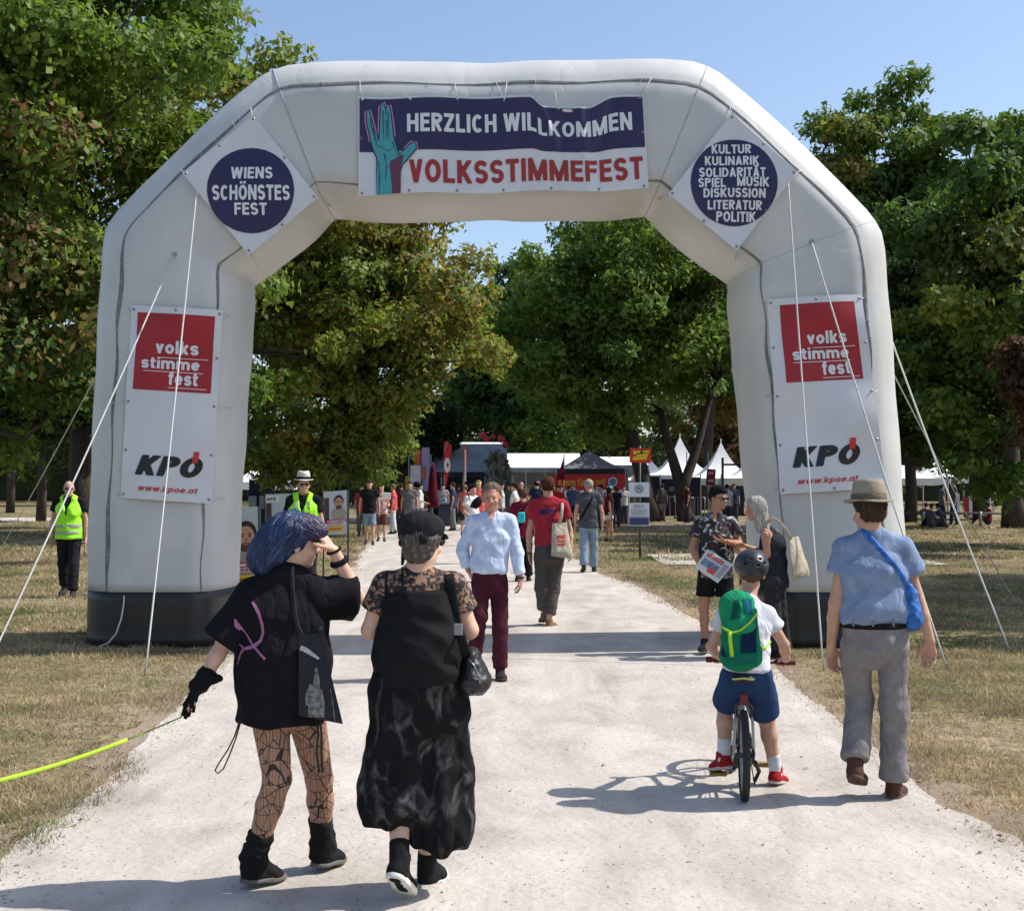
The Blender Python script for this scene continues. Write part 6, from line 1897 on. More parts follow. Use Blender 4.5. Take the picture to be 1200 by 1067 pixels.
# ------------------------------------------------------------------ the inflatable arch
YC = 14.6; DB = .76
def front(px, py, Y=13.88): q = W(px, py, Y); return V(q[0], q[2])
pvc = mat('arch_fabric', (.56, .56, .545), rough=.42, spec=.4, var=.06, vscale=1.6, bump=.22, bscale=3.2, detail=7, crease=.22, cscale=1.1)
arch = thing('inflatable_arch', (-.2, YC, 0), 'large pale grey inflatable entrance arch spanning the path with black base cuffs', 'arch')
O = [V(-4.74, .0), V(-4.72, 1.4), V(-4.65, 3.2), V(-4.58, 4.70), V(-2.70, 6.50), V(-.25, 6.52), V(2.22, 6.54), V(4.16, 4.70), V(4.27, 3.2), V(4.38, 1.4), V(4.43, .0)]
I = [V(-3.20, .0), V(-3.17, 1.4), V(-3.08, 2.9), V(-2.99, 4.07), V(-2.06, 4.83), V(-.22, 4.83), V(1.54, 4.86), V(2.50, 4.08), V(2.61, 2.9), V(2.74, 1.4), V(2.80, .0)]
def dense(P, n=10, rnd=0.0):
    out = []; tt = []
    for i in range(len(P) - 1):
        for j in range(n):
            t = j / n
            out.append(P[i] * (1 - t) + P[i + 1] * t); tt.append(i + t)
    out.append(P[-1]); tt.append(len(P) - 1)
    out = np.array(out)
    k = int(rnd * n)
    if k > 0:
        ker = np.ones(2 * k + 1) / (2 * k + 1)
        pad = np.concatenate([np.repeat(out[:1], k, 0), out, np.repeat(out[-1:], k, 0)])
        sm = np.stack([np.convolve(pad[:, a], ker, 'valid') for a in (0, 1)], 1)
        sm[0], sm[-1] = out[0], out[-1]
        out = sm
    return out, np.array(tt)
Od, tt = dense(O, 14, .08); Id, _ = dense(I, 14, .07)
NS = 80
def make_section():
    K = [(-1.0, .38), (-.98, -.38), (-.80, -.965), (-.45, -1.03), (0, -1.045), (.35, -1.03), (.56, -.985), (.86, -.70), (.985, -.3), (.985, .3), (.86, .70), (.56, .985), (0, 1.045), (-.45, 1.03), (-.80, .965)]
    K = [np.array(k) for k in K]; n = len(K); out = []
    for i in range(n):
        p0, p1, p2, p3 = K[i - 1], K[i], K[(i + 1) % n], K[(i + 2) % n]
        for t in np.linspace(0, 1, 20)[:-1]:
            out.append(.5 * ((2 * p1) + (-p0 + p2) * t + (2 * p0 - 5 * p1 + 4 * p2 - p3) * t * t + (-p0 + 3 * p1 - 3 * p2 + p3) * t ** 3))
    out = np.array(out); d = np.r_[0, np.cumsum(np.linalg.norm(np.diff(np.r_[out, out[:1]], axis=0), axis=1))]
    s = np.linspace(0, d[-1], NS + 1)[:-1]; o2 = np.r_[out, out[:1]]
    P = np.stack([np.interp(s, d, o2[:, 0]), np.interp(s, d, o2[:, 1])], 1)
    ids = [int(np.argmin(np.linalg.norm(P - np.array(k), axis=1))) for k in ((.56, -.985), (-.80, -.965), (.56, .985), (-.80, .965))]
    for j in ids:
        w = np.minimum(np.abs(np.arange(NS) - j), NS - np.abs(np.arange(NS) - j)); P *= (1 - .024 * np.exp(-(w / .9) ** 2))[:, None]
    return P, [j / NS for j in ids]
SEC, (FO, FI, BO, BI) = make_section()
def section(i, extra=0.0, nexp=3.3, depth=DB):
    """rounded-square cross-section at station i: outward half-width from the inner to the outer line"""
    o2, i2 = Od[i], Id[i]
    c = (o2 + i2) / 2; h = (o2 - i2) / 2
    L = np.linalg.norm(h); u = h / L
    x = SEC[:, 0] * (L + extra); y = SEC[:, 1] * (depth + extra)
    return np.stack([c[0] + u[0] * x, np.full(NS, YC) + y, c[1] + u[1] * x], 1)
rings = []
for i in range(len(Od)):
    t = tt[i]; seg = min(int(t), 9); f_ = t - seg
    knots = {0: 0, 3: 1, 4: 1, 5: 1, 6: 1, 7: 1, 10: 0}
    # puckered in at the joints, full in between
    dj = min([abs(t - k) for k in (3, 4, 5, 6, 7)] + [9])
    e = .035 * (1 - math.exp(-(dj / .16) ** 2)) - .015
    e += .006 * math.sin(t * 9)
    rings.append(section(i, e))
sel = [i for i in range(len(Od))]
k0 = next(i for i in sel if Od[i][1] >= .50)
k1 = max(i for i in sel if Od[i][1] >= .50)
m = MB(); m.rings(rings[k0:k1 + 1], caps=True)
tube_o = m.build('inflated_tube', pvc, arch, True)
blk = mat('black_pvc', (.015, .014, .014), rough=.45, spec=.5, bump=.12, bscale=4)
for a, b in ((0, k0), (k1, len(Od) - 1)):
    rg = [section(i, .012 + (.02 if i in (0, len(Od) - 1) else 0)) for i in range(a, b + 1)]
    MB().rings(rg, caps=True).build('base_cuff', blk, arch, True)
# seam flaps: dark, slightly open strips following both front edges (and the rear ones)
seamm = mat('seam_grey', (.19, .19, .195), rough=.7, var=.25, vscale=12)
piping = mat('seam_piping', (.40, .40, .39), rough=.6)
def seam(frac, rear=False, i0=None, i1=None, w=.030, m_=None, nm='seam_flap', off=.004):
    i0 = k0 if i0 is None else i0; i1 = k1 if i1 is None else i1
    pts = []; wd = []
    for i in range(i0, i1 + 1):
        s_ = rings[i]
        a = frac * 2 * math.pi
        j = a / (2 * math.pi) * NS; j0 = int(math.floor(j)) % NS; j1 = (j0 + 1) % NS; fr_ = j - math.floor(j)
        q = s_[j0] * (1 - fr_) + s_[j1] * fr_
        tan = s_[j1] - s_[j0]
        pts.append((q, unit(tan)))
        t = tt[i]
        wd.append(w * (.12 + .95 * abs(math.sin(t * 3.7 + frac * 20) * math.sin(t * 1.9 + frac * 9))) + .006)
    v = []; f_ = []
    for k, ((q, tn), w_) in enumerate(zip(pts, wd)):
        c = V(*( [(Od[i0 + k][0] + Id[i0 + k][0]) / 2, YC, (Od[i0 + k][1] + Id[i0 + k][1]) / 2]))
        nn = unit(q - c)
        wob = .012 * math.sin(tt[i0 + k] * 11 + frac * 5)
        b0 = q + tn * wob
        v += [b0 - tn * w_ / 2 + nn * off, b0 - tn * w_ * .3 + nn * (off + .006), b0 + tn * w_ * .3 + nn * (off + .006), b0 + tn * w_ / 2 + nn * off]
    for k in range(len(pts) - 1):
        for c_ in range(3):
            f_.append((k * 4 + c_, k * 4 + c_ + 1, k * 4 + c_ + 5, k * 4 + c_ + 4))
    return meshobj(nm, v, f_, m_ or seamm, arch, True)
seam(FO, w=.062); seam(FI, w=.038)
seam(BO, w=.03); seam(BI, w=.03)
# welts where the segments of the tube are joined
for kk in (3, 4, 5, 6, 7):
    i = int(np.argmin(np.abs(tt - kk)))
    rg = section(i, -.016)
    MB().tube([q for q in rg], .005, 5, closed=True).build('joint_welt', piping if kk != 5 else mat('welt_pale', (.46, .46, .45), rough=.6), arch, True)
# small lashings along the seams
for fr_, step in ((FO, 7), (FI, 8)):
    mm = MB()
    for i in range(k0 + 4, k1, step):
        q = rings[i][int(fr_ * NS) % NS]; c = V((Od[i][0] + Id[i][0]) / 2, YC, (Od[i][1] + Id[i][1]) / 2); nn = unit(q - c)
        tn = unit(rings[i][(int(fr_ * NS) + 1) % NS] - q)
        mm.tube([q + nn * .012 - tn * .035, q + nn * .022, q + nn * .012 + tn * .035], .0035, 5)
    o = mm.build('seam_lashings', mat('lash_white', (.5, .5, .5), rough=.6), arch)
    o['kind'] = 'stuff'

_key = None
def on_arch(x, z, off=.01, y0=10.0):
    """front surface of the arch at (x, z)"""
    h = cast(tube_o, [(x, y0 + 1, z)], off=off, back=3)[0]
    return h

# ---------------- banners
def quadmap(c, Y, wave=None):
    """c: four photograph corners tl,tr,br,bl -> surface function of (u right, v down)"""
    C = [W(px, py, Y) for px, py in c]
    def f(u, v, o=0.0):
        p = (C[0] * (1 - u) + C[1] * u) * (1 - v) + (C[3] * (1 - u) + C[2] * u) * v
        if wave is not None: p = p + wave(u, v)
        return p + V(0, -o, 0)
    return f
def sheet(name, S, m_, parent, u0=0, u1=1, v0=0, v1=1, nu=30, nv=20, o=0.0, top=None):
    g = MB(); g.grid(lambda a, b: S(u0 + (u1 - u0) * a, v0 + (v1 - v0) * b, o), nu, nv)
    return g.build(name, m_, parent, True)
def lettering(name, S, m_, parent, body, u0, u1, v0, v1, o=.004, **k):
    """words in the box u0..u1 / v0(top)..v1(bottom) of the banner surface"""
    v, f = fit_text(body, u0, u1, -v1, -v0, slice_n=k.pop('slice_n', 2.2), **k)
    P = [S(a, -b, o) for a, b in v]
    return meshobj(name, P, f, m_, parent)
def polyprint(name, S, m_, parent, pts, o=.003):
    P = [S(a, b, o) for a, b in pts]
    return meshobj(name, P, [tuple(range(len(P)))], m_, parent)
vin = dict(rough=.42, spec=.45)
wht = mat('banner_white', (.66, .66, .69), var=.03, vscale=3, **vin); nav = mat('banner_navy', (.022, .016, .075), var=.12, vscale=2, **vin)
redm = mat('banner_red', (.36, .012, .020), var=.08, vscale=3, **vin); txw = mat('print_white', (.72, .72, .75), **vin); txr = mat('print_red', (.33, .022, .020), **vin)
txk = mat('print_black', (.012, .012, .014), **vin); ropem = mat('rope_white', (.62, .62, .58), rough=.8, bump=.5, bscale=200)
eyem = mat('eyelet_metal', (.30, .30, .31), rough=.35, metal=.8)

def eyelets(S, parent, uv):
    e = None
    for i, (u, v) in enumerate(uv):
        q = S(u, v, .006)
        MB().tube([q + V(.011 * math.cos(a), 0, .011 * math.sin(a)) for a in np.linspace(0, 6.28, 9)[:-1]], .004, 4, closed=True).build('eyelet', eyem, parent)

def cord_to(parent, a, b, r=.004, nm='tie_cord'):
    MB().tube([a, limb_lerp(a, b, .5) + V(0, -.01, -.005), b], r, 5).build(nm, ropem, parent, True)

# welcome banner
def wv(u, v):
    # sagging stretch of the top edge to the right of the middle, and creases running down from it
    s1 = np.clip((u - .60) / .05, 0, 1); s2 = np.clip((.90 - u) / .10, 0, 1)
    s1 = s1 * s1 * (3 - 2 * s1); s2 = s2 * s2 * (3 - 2 * s2)
    dz = -.115 * s1 * s2 * max(0, 1 - v * 1.15) ** 1.2
    dz += -.010 * math.sin(u * 18) * (1 - v) - .014 * math.sin(u * math.pi * 5.1 + 1) * v
    yy = .020 * math.sin(u * 21 + v * 2) * (.3 + v * .3) + .030 * math.exp(-((u - .735 + .06 * v) / .018) ** 2) * (v > .05) - .030 * math.exp(-((u - .775 - .02 * v) / .016) ** 2)
    yy += -.035 * math.exp(-((u - .64 - .10 * v) / .014) ** 2) * math.exp(-((v - .3) / .35) ** 2) + .03 * math.exp(-((u - .90 + .12 * v) / .02) ** 2) * math.exp(-((v - .25) / .3) ** 2)
    return V(0, yy * .8, dz)
S = quadmap([(420, 113), (754, 112), (760, 222), (420, 228)], 13.76, wv)
wb = thing('welcome_banner', S(.5, .5), 'wide navy and white banner reading HERZLICH WILLKOMMEN VOLKSSTIMMEFEST on top of the arch', 'banner')
sheet('white_field', S, wht, wb, v0=0, v1=1, nu=120, nv=30)
sheet('navy_field', S, nav, wb, u0=.004, u1=.996, v0=.022, v1=.56, nu=120, nv=18, o=.004)
# shadowless print: navy runs a little deeper on the left
lettering('lettering', S, txw, wb, 'HERZLICH WILLKOMMEN', .170, .955, .185, .375, o=.009, st_=.028, gap=.10)
lettering('lettering', S, txr, wb, 'VOLKSSTIMMEFEST', .176, .985, .66, .90, o=.006, st_=.028, gap=.10)
# raised hand
teal = mat('print_teal', (.06, .33, .36), **vin); pink = mat('print_pink', (.60, .22, .38), **vin); mar = mat('print_maroon', (.12, .03, .06), **vin); dteal = mat('print_dark_teal', (.015, .09, .13), **vin)
hand = [(.063, 1.0), (.068, .62), (.056, .55), (.046, .46), (.030, .26), (.028, .16), (.036, .14), (.050, .28), (.058, .38), (.064, .36), (.070, .44), (.076, .44), (.078, .32), (.082, .10), (.092, .07), (.098, .12), (.100, .22), (.104, .10), (.113, .09), (.122, .26), (.128, .42), (.138, .52), (.150, .60), (.170, .56), (.196, .49), (.210, .50), (.212, .55), (.196, .60), (.176, .66), (.160, .70), (.150, .78), (.148, 1.0)]
cx, cy = .105, .55
def grow(P, s):
    out = []
    n = len(P)
    for i in range(n):
        a = np.array(P[i - 1]); b = np.array(P[(i + 1) % n]); d = (b - a) * V(3.1, 1.0); d = unit(d); nn = V(d[1], -d[0])
        q = np.array(P[i]) * V(3.1, 1) + nn * s * (1 if P[i][1] < 1 else 0)
        out.append((q[0] / 3.1, min(q[1], .995)))
    return out
def fill(pts, o, m_, nm):
    from mathutils.geometry import tessellate_polygon
    tri = tessellate_polygon([[Vector((x * 3.1, -y, 0)) for x, y in pts]])
    meshobj(nm, [S(a, b, o) for a, b in pts], [tuple(t) for t in tri], m_, wb)
hand = [(x * .93 + .003, y) for x, y in hand]
g1 = grow(hand, -.026)
area = lambda P: abs(sum(P[i - 1][0] * P[i][1] - P[i][0] * P[i - 1][1] for i in range(len(P))))
if area(g1) < area(hand): g1 = grow(hand, .026); g2 = grow(hand, .014)
else: g2 = grow(hand, -.014)
fill(g1, .011, pink, 'hand_print'); fill(g2, .013, nav, 'hand_print'); fill(hand, .015, teal, 'hand_print')
fill([(.118, 1.0), (.113, .80), (.108, .70), (.112, .66), (.130, .64), (.150, .60), (.158, .62), (.148, .72), (.146, 1.0)], .017, mar, 'hand_print')
for pl in ([(.086, .14), (.089, .44)], [(.104, .16), (.106, .44)], [(.050, .32), (.070, .52)], [(.075, .50), (.100, .56), (.125, .52)], [(.118, .46), (.134, .58), (.15, .64)], [(.070, .66), (.074, .80), (.072, 1.0)], [(.040, .22), (.060, .46)], [(.098, .24), (.100, .44)], [(.09, .58), (.098, .70), (.094, .85)]):
    for (a, b), (c, d) in zip(pl, pl[1:]):
        w_ = .0022
        meshobj('hand_print', [S(a - w_, b, .019), S(a + w_, b, .019), S(c + w_ * .4, d, .019), S(c - w_ * .4, d, .019)], [(0, 1, 2, 3)], dteal, wb)
ue = [0.012, .18, .345, .51, .665, .83, .985]
eyelets(S, wb, [(u, .035) for u in (.012, .18, .345, .51, .70, .985)] + [(u, .975) for u in (.012, .175, .34, .50, .665, .83, .985)] + [(.008, .42), (.99, .40)])
for u, px, py in ((.012, 421, 93), (.345, 533, 96), (.51, 581, 94), (.985, 764, 90), (.18, 470, 108), (.70, 650, 108)):
    a = S(u, .03, .01)
    q = W(px, py, 13.8)
    h = on_arch(q[0], q[2], .012)
    cord_to(wb, a, h if h is not None else q)
# second cord beside the centre weld
a = S(.51, .06, .012); q = W(594, 94, 13.8); h = on_arch(q[0], q[2], .012); cord_to(wb, a, h if h is not None else q)

# round-logo diamonds
def diamond(corners, Y, label, lines, circ, texts):
    S = quadmap(corners, Y, lambda u, v: V(0, .02 * math.sin(5 * u + 4 * v) + .02 * math.sin(11 * u - 3 * v) * .5, 0))
    d = thing('diamond_banner', S(.5, .5), label, 'banner')
    C = [W(px, py, Y) for px, py in corners]
    sheet('white_field', S, wht, d, nu=16, nv=16)
    cpx, cpy, rx, ry = circ
    # disc in world coordinates on the sheet plane
    def P(px, py, o):
        q = W(px, py, Y)
        h = cast(child(d, 'white_field'), [q], off=o)[0]
        return h if h is not None else q - V(0, o, 0)
    rg = [P(cpx, cpy, .005)]; n = 40
    v = [P(cpx, cpy, .005)]; f_ = []
    for k in range(1, 6):
        for j in range(n):
            a = 2 * math.pi * j / n; v.append(P(cpx + rx * k / 5 * math.cos(a), cpy + ry * k / 5 * math.sin(a), .005))
    for j in range(n): f_.append((0, 1 + (j + 1) % n, 1 + j))
    for k in range(4):
        for j in range(n):
            j2 = (j + 1) % n; f_.append((1 + k * n + j, 1 + k * n + j2, 1 + (k + 1) * n + j2, 1 + (k + 1) * n + j))
    meshobj('navy_disc', v, f_, nav, d, True)
    for body, x0, x1, y0, y1 in texts:
        t, f2 = fit_text(body, x0, x1, -y1, -y0, bold=.028, slice_n=1.2)
        meshobj('lettering', [P(a, -b, .010) for a, b in t], f2, txw, d)
    return d, S
d1, S1 = diamond([(297, 134), (373, 232), (291, 298), (214, 203)], 13.74, 'diamond-shaped banner with navy disc reading WIENS SCHÖNSTES FEST on the arch\'s left shoulder', None, (294, 223, 51, 50),
        [('WIENS', 271, 320, 196, 210), ('SCHÖNSTES', 249, 340, 213, 235), ('FEST', 275, 313, 238, 252)])
d2, S2 = diamond([(858, 132), (934, 202), (864, 293), (783, 228)], 13.74, 'diamond-shaped banner with navy disc listing KULTUR KULINARIK SOLIDARITÄT on the arch\'s right shoulder', None, (860, 214, 51, 51),
        [('KULTUR', 834, 880, 169, 180), ('KULINARIK', 826, 889, 183, 194), ('SOLIDARITÄT', 819, 897, 194, 208), ('SPIEL', 818, 850, 209, 220), ('MUSIK', 863, 901, 208, 219), ('DISKUSSION', 824, 897, 221, 232), ('LITERATUR', 829, 893, 235, 246), ('POLITIK', 839, 886, 248, 260)])
for d, S_, tgt in ((d1, S1, [(0, 0, 292, 124), (1, 0, 380, 230), (1, 1, 290, 306), (0, 1, 208, 196)]), (d2, S2, [(0, 0, 857, 122), (1, 0, 942, 198), (1, 1, 866, 300), (0, 1, 775, 226)])):
    eyelets(S_, d, [(.03, .03), (.97, .03), (.97, .97), (.03, .97), (.5, .02), (.5, .98), (.02, .5), (.98, .5)])
    for u, v, px, py in tgt:
        q = W(px, py, 13.76); h = on_arch(q[0], q[2], .01)
        cord_to(d, S_(.03 + .94 * u, .03 + .94 * v, .01), h if h is not None else q, .005)

# leg banners
def legbanner(c, label, sq, tx, kp, ww, wrinkle=1.0):
    S = quadmap(c, 13.74, lambda u, v: V(0, .03 * (2 * u - 1) ** 2 + wrinkle * (.008 * math.sin(7 * u + 9 * v) + .008 * math.sin(13 * v - 4 * u)), 0))
    b = thing('leg_banner', S(.5, .5), label, 'banner')
    sheet('white_field', S, wht, b, nu=16, nv=30)
    u0, u1, v0, v1 = sq
    sheet('red_square', S, redm, b, u0, u1, v0, v1, 14, 14, o=.004)
    for body, a0, a1, b0, b1, ul in tx:
        lettering('lettering', S, txw, b, body, a0, a1, b0, b1, o=.009, bold=.018, slice_n=1.5)
        if ul: sheet('underline', S, txw, b, ul[0], ul[1], ul[2], ul[2] + .0035, 10, 1, o=.009)
    a0, a1, b0, b1 = kp
    lettering('lettering', S, txk, b, 'KPO', a0, a1, b0, b1, o=.006, T=.125, gap=.06, shear=.22)
    uc = a0 + (a1 - a0) * .87
    meshobj('red_accent', [S(q, w, .011) for q, w in ((uc - .005, b0 - .030), (uc + .055, b0 - .030), (uc + .038, b0 + .026), (uc - .022, b0 + .026))], [(0, 3, 2, 1)], mat('accent_red', (.6, .03, .03), **vin), b)
    lettering('lettering', S, mat('web_red', (.50, .05, .05), **vin), b, 'www.kpoe.at', *ww, o=.006, T=.085, shear=.2)
    eyelets(S, b, [(u, v) for u in (.03, .97) for v in (.02, .25, .5, .75, .98)] + [(.5, .015), (.5, .985)])
    for u, v, dx in ((.03, .02, -.06), (.97, .02, .06), (.03, .5, -.10), (.97, .5, .10), (.03, .98, -.08), (.97, .98, .08)):
        q = S(u, v, .01); h = on_arch(q[0] + dx, q[2] + .01, .01)
        cord_to(b, q, h if h is not None else q + V(dx, .05, 0))
legbanner([(153, 357), (260, 363), (247, 590), (140, 583)], 'white banner with red volksstimmefest square and KPÖ lettering on the arch\'s left leg', (.075, .925, .035, .435),
          [('volks', .30, .77, .175, .243, (.35, .88, .262)), ('stimme', .155, .79, .262, .322, (.18, .83, .334)), ('fest', .46, .78, .332, .402, (.46, .88, .415))], (.15, .885, .77, .875), (.20, .85, .925, .963))
legbanner([(900, 350), (1011, 344), (1040, 571), (915, 579)], 'white banner with red volksstimmefest square and KPÖ lettering on the arch\'s right leg', (.125, .905, .035, .435),
          [('volks', .37, .78, .180, .245, (.42, .86, .262)), ('stimme', .21, .79, .262, .322, (.21, .80, .334)), ('fest', .50, .79, .335, .405, (.50, .87, .418))], (.13, .79, .765, .87), (.17, .75, .925, .963), 2.0)

# ---------------- guy ropes
def rope(label, pts, r=.009, ring=True):
    a = np.array(pts[0]); b = np.array(pts[-1])
    t = thing('guy_rope', a, label, 'rope', None)
    P = []
    n = 14
    for i in range(n + 1):
        s = i / n; q = limb_lerp(a, b, s) + V(0, 0, -.05 * math.sin(math.pi * s)); P.append(q)
    MB().tube(P, r, 6).build('rope', ropem, t, True)
    if ring:
        MB().tube([a + V(.02 * math.cos(x), -.005, .02 * math.sin(x)) for x in np.linspace(0, 6.28, 9)[:-1]], .006, 5, closed=True).build('anchor_ring', eyem, t)
    if b[2] < .1:
        MB().tube([b + V(0, 0, .06), b - V(0, 0, .03)], .008, 5).build('peg', eyem, t)
def surf(px, py):
    q = W(px, py, 13.85); h = on_arch(q[0], q[2], .01)
    return h if h is not None else q
rope('white guy rope running from the left leg down to the lower left', [surf(206, 299), G(-25, 802)])
rope('white guy rope hanging from the left diamond banner down past the left leg', [surf(234, 208), G(170, 792)])
rope('thin guy rope behind the arch on the far left', [W(117, 432, 15.3), G(-14, 668)], .008, False)
rope('white guy rope from the right diamond banner down in front of the right leg', [surf(921, 198), G(965, 786)])
rope('white guy rope from the upper right leg passing behind the man in the fedora', [surf(950, 284), G(1110, 784)])
rope('upper one of two pale guy ropes slanting down right of the arch', [W(1041, 388, 15.0), G(1184, 764)], .010, False)
rope('lower one of two pale guy ropes slanting down right of the arch', [W(1044, 432, 15.3), G(1190, 706)], .008, False)
MB_h = MB().tube([W(147, 650, 13.9), W(146, 690, 13.84), W(145, 708, 13.76), W(142, 725, 13.72), W(136, 742, 13.71), W(127, 753, 13.7), W(116, 757, 13.72)], .008, 6).build('air_cord', ropem, arch, True)
# ------------------------------------------------------------------ festival stalls and far people
canvas = mat('white_canvas', (.72, .72, .72), rough=.7, var=.05, vscale=2, transl=.0)
greyc = mat('grey_canvas', (.26, .29, .33), rough=.7, var=.15, vscale=1.5)
dark = mat('dark_canvas', (.022, .023, .028), rough=.8, var=.3, vscale=2)
pole = mat('pole_metal', (.28, .28, .29), rough=.4, metal=.6)
navyc = mat('navy_scrim', (.016, .016, .040), rough=.8, var=.25, vscale=2)
redc = mat('stall_red', (.42, .018, .02), rough=.6, var=.08)

def pagoda(px, Y, w, eave, peak, label, group='white pagoda tents behind the fence'):
    b = W(px, 600, Y); b[2] = 0
    t = thing('pagoda_tent', b, label, 'tent', group)
    h = w / 2; m = MB()
    n = 8
    def side(a0, a1):
        A0 = b + V(h * a0[0], h * a0[1], 0); A1 = b + V(h * a1[0], h * a1[1], 0)
        def f(u, v):
            q = A0 * (1 - u) + A1 * u
            s = v ** .75
            c = b + V(0, 0, 0)
            z = eave + (peak - eave) * (v ** 2.1)
            p = q * (1 - s) + c * s
            return V(p[0], p[1], z)
        m.grid(f, 6, n)
    cs = [(-1, -1), (1, -1), (1, 1), (-1, 1)]
    for i in range(4): side(cs[i], cs[(i + 1) % 4])
    m.build('roof', canvas, t, True)
    v = MB()
    for i in range(4):
        a = b + V(h * cs[i][0], h * cs[i][1], 0); c = b + V(h * cs[(i + 1) % 4][0], h * cs[(i + 1) % 4][1], 0)
        v.grid(lambda u, w_: limb_lerp(a, c, u) * 1.0 + V(0, 0, eave - .35 * w_ - .05 * w_ * abs(math.sin(u * 18))), 18, 1)
    v.build('valance', canvas, t)
    for cx, cy in cs: MB().tube([b + V(h * cx, h * cy, 0), b + V(h * cx, h * cy, eave)], .05, 6).build('pole', pole, t)
    MB().tube([b + V(0, 0, peak - .05), b + V(0, 0, peak + .18)], .03, 6).build('finial', canvas, t)
    return t
pagoda(797, 76, 5.0, 2.2, 4.5, 'white pagoda tent with the tallest spire, left of the second spire')
pagoda(845, 72, 4.6, 2.0, 4.05, 'white pagoda tent with spire right behind the floral-shirted man\'s head')
pagoda(761, 80, 5.2, 1.9, 3.3, 'low white tent roof right behind the leaning trunk')
pagoda(880, 70, 4.0, 2.0, 3.2, 'grey-white tent half hidden by the arch\'s right leg')
pagoda(1052, 72, 4.2, 2.0, 3.2, 'white tent glimpsed between the right leg and the dark trunk')
pagoda(1098, 78, 5.0, 2.1, 3.6, 'white tent glimpsed through leaves above the seated people')
pagoda(306, 66, 4.0, 1.8, 3.0, 'white tent seen behind leaves next to the left leg\'s inner side')

def marquee(px0, px1, Y, eave_py, ridge_py, depth, roof_m, wall_m, label, name='marquee', openf=True):
    a = W(px0, eave_py, Y); c = W(px1, eave_py, Y); r0 = W(px0, ridge_py, Y + depth / 2); r1 = W(px1, ridge_py, Y + depth / 2)
    t = thing(name, V((a[0] + c[0]) / 2, Y, 0), label, 'tent', None)
    e = a[2]; rg = r0[2]
    m = MB()
    m.grid(lambda u, v: V(a[0] + (c[0] - a[0]) * u, Y + depth / 2 * v, e + (rg - e) * v), 20, 3)
    m.grid(lambda u, v: V(a[0] + (c[0] - a[0]) * u, Y + depth - depth / 2 * v, e + (rg - e) * v), 20, 3)
    m.build('roof', roof_m, t)
    MB().box(((a[0] + c[0]) / 2, Y - .02, e - .12), (c[0] - a[0], .03, .26)).build('valance', wall_m, t)
    MB().box(((a[0] + c[0]) / 2, Y + depth - .05, e / 2), (c[0] - a[0], .04, e)).build('rear_wall', wall_m, t)
    n = 5
    for i in range(n):
        x = a[0] + (c[0] - a[0]) * i / (n - 1); MB().tube([(x, Y, 0), (x, Y, e)], .04, 6).build('pole', pole, t)
    return t
marquee(594, 683, 72, 548, 531, 7, canvas, greyc, 'long white marquee roof behind the red banner canopy')
marquee(505, 590, 74, 530, 518, 6, canvas, greyc, 'white roof strip rising behind the grey camouflage-hung tent')
marquee(492, 594, 60.5, 553, 520, 6, greyc, dark, 'grey-blue tent with camouflage netting on its front')
marquee(700, 760, 74, 545, 535, 6, canvas, greyc, 'white marquee partly hidden behind the grey canopy peak')
# camouflage net draped over the arched end of the grey tent
cam_m = mat('camouflage_net', (.60, .56, .45), rough=.9, col2=(.18, .18, .15), vscale=2.0, detail=5)
ct_ = thing('camouflage_net', W(583, 600, 59), 'brown camouflage net draped over the rounded end of the grey tent', 'net')
ct_.location.z = 0; ORG[ct_] = np.array([ct_.location.x, 59, 0])
x0, x1 = W(570, 600, 59)[0], W(600, 600, 59)[0]
MB().grid(lambda u, v: V(x0 + (x1 - x0) * u + .12 * math.sin(9 * v), 59 - .8 * math.sin(math.pi * u) + .1 * math.sin(17 * u + 5 * v), (1.5 + 1.75 * math.sin(math.pi * (.25 + .62 * u))) * (1 - v) + .0 * v + .06 * math.sin(23 * u) * (1 - v)), 26, 14).build('net', cam_m, ct_, True)
r = np.random.default_rng(5)
sc = MB()
for i in range(420):
    u, v = r.random(), r.random(); q = V(x0 + (x1 - x0) * u, 58.9 - .8 * math.sin(math.pi * u) - .1, (1.5 + 1.75 * math.sin(math.pi * (.25 + .62 * u))) * (1 - v * .8)); s = r.uniform(.06, .16)
    a = r.normal(size=3); a = unit(a) * s; b = unit(np.cross(a, r.normal(size=3))) * s
    sc.add([q - a, q + b, q + a, q - b], [(0, 1, 2, 3)])
o = sc.build('net_scraps', mat('net_pale', (.30, .29, .24), rough=.9, col2=(.05, .055, .04), vscale=2), ct_); o['kind'] = 'stuff'

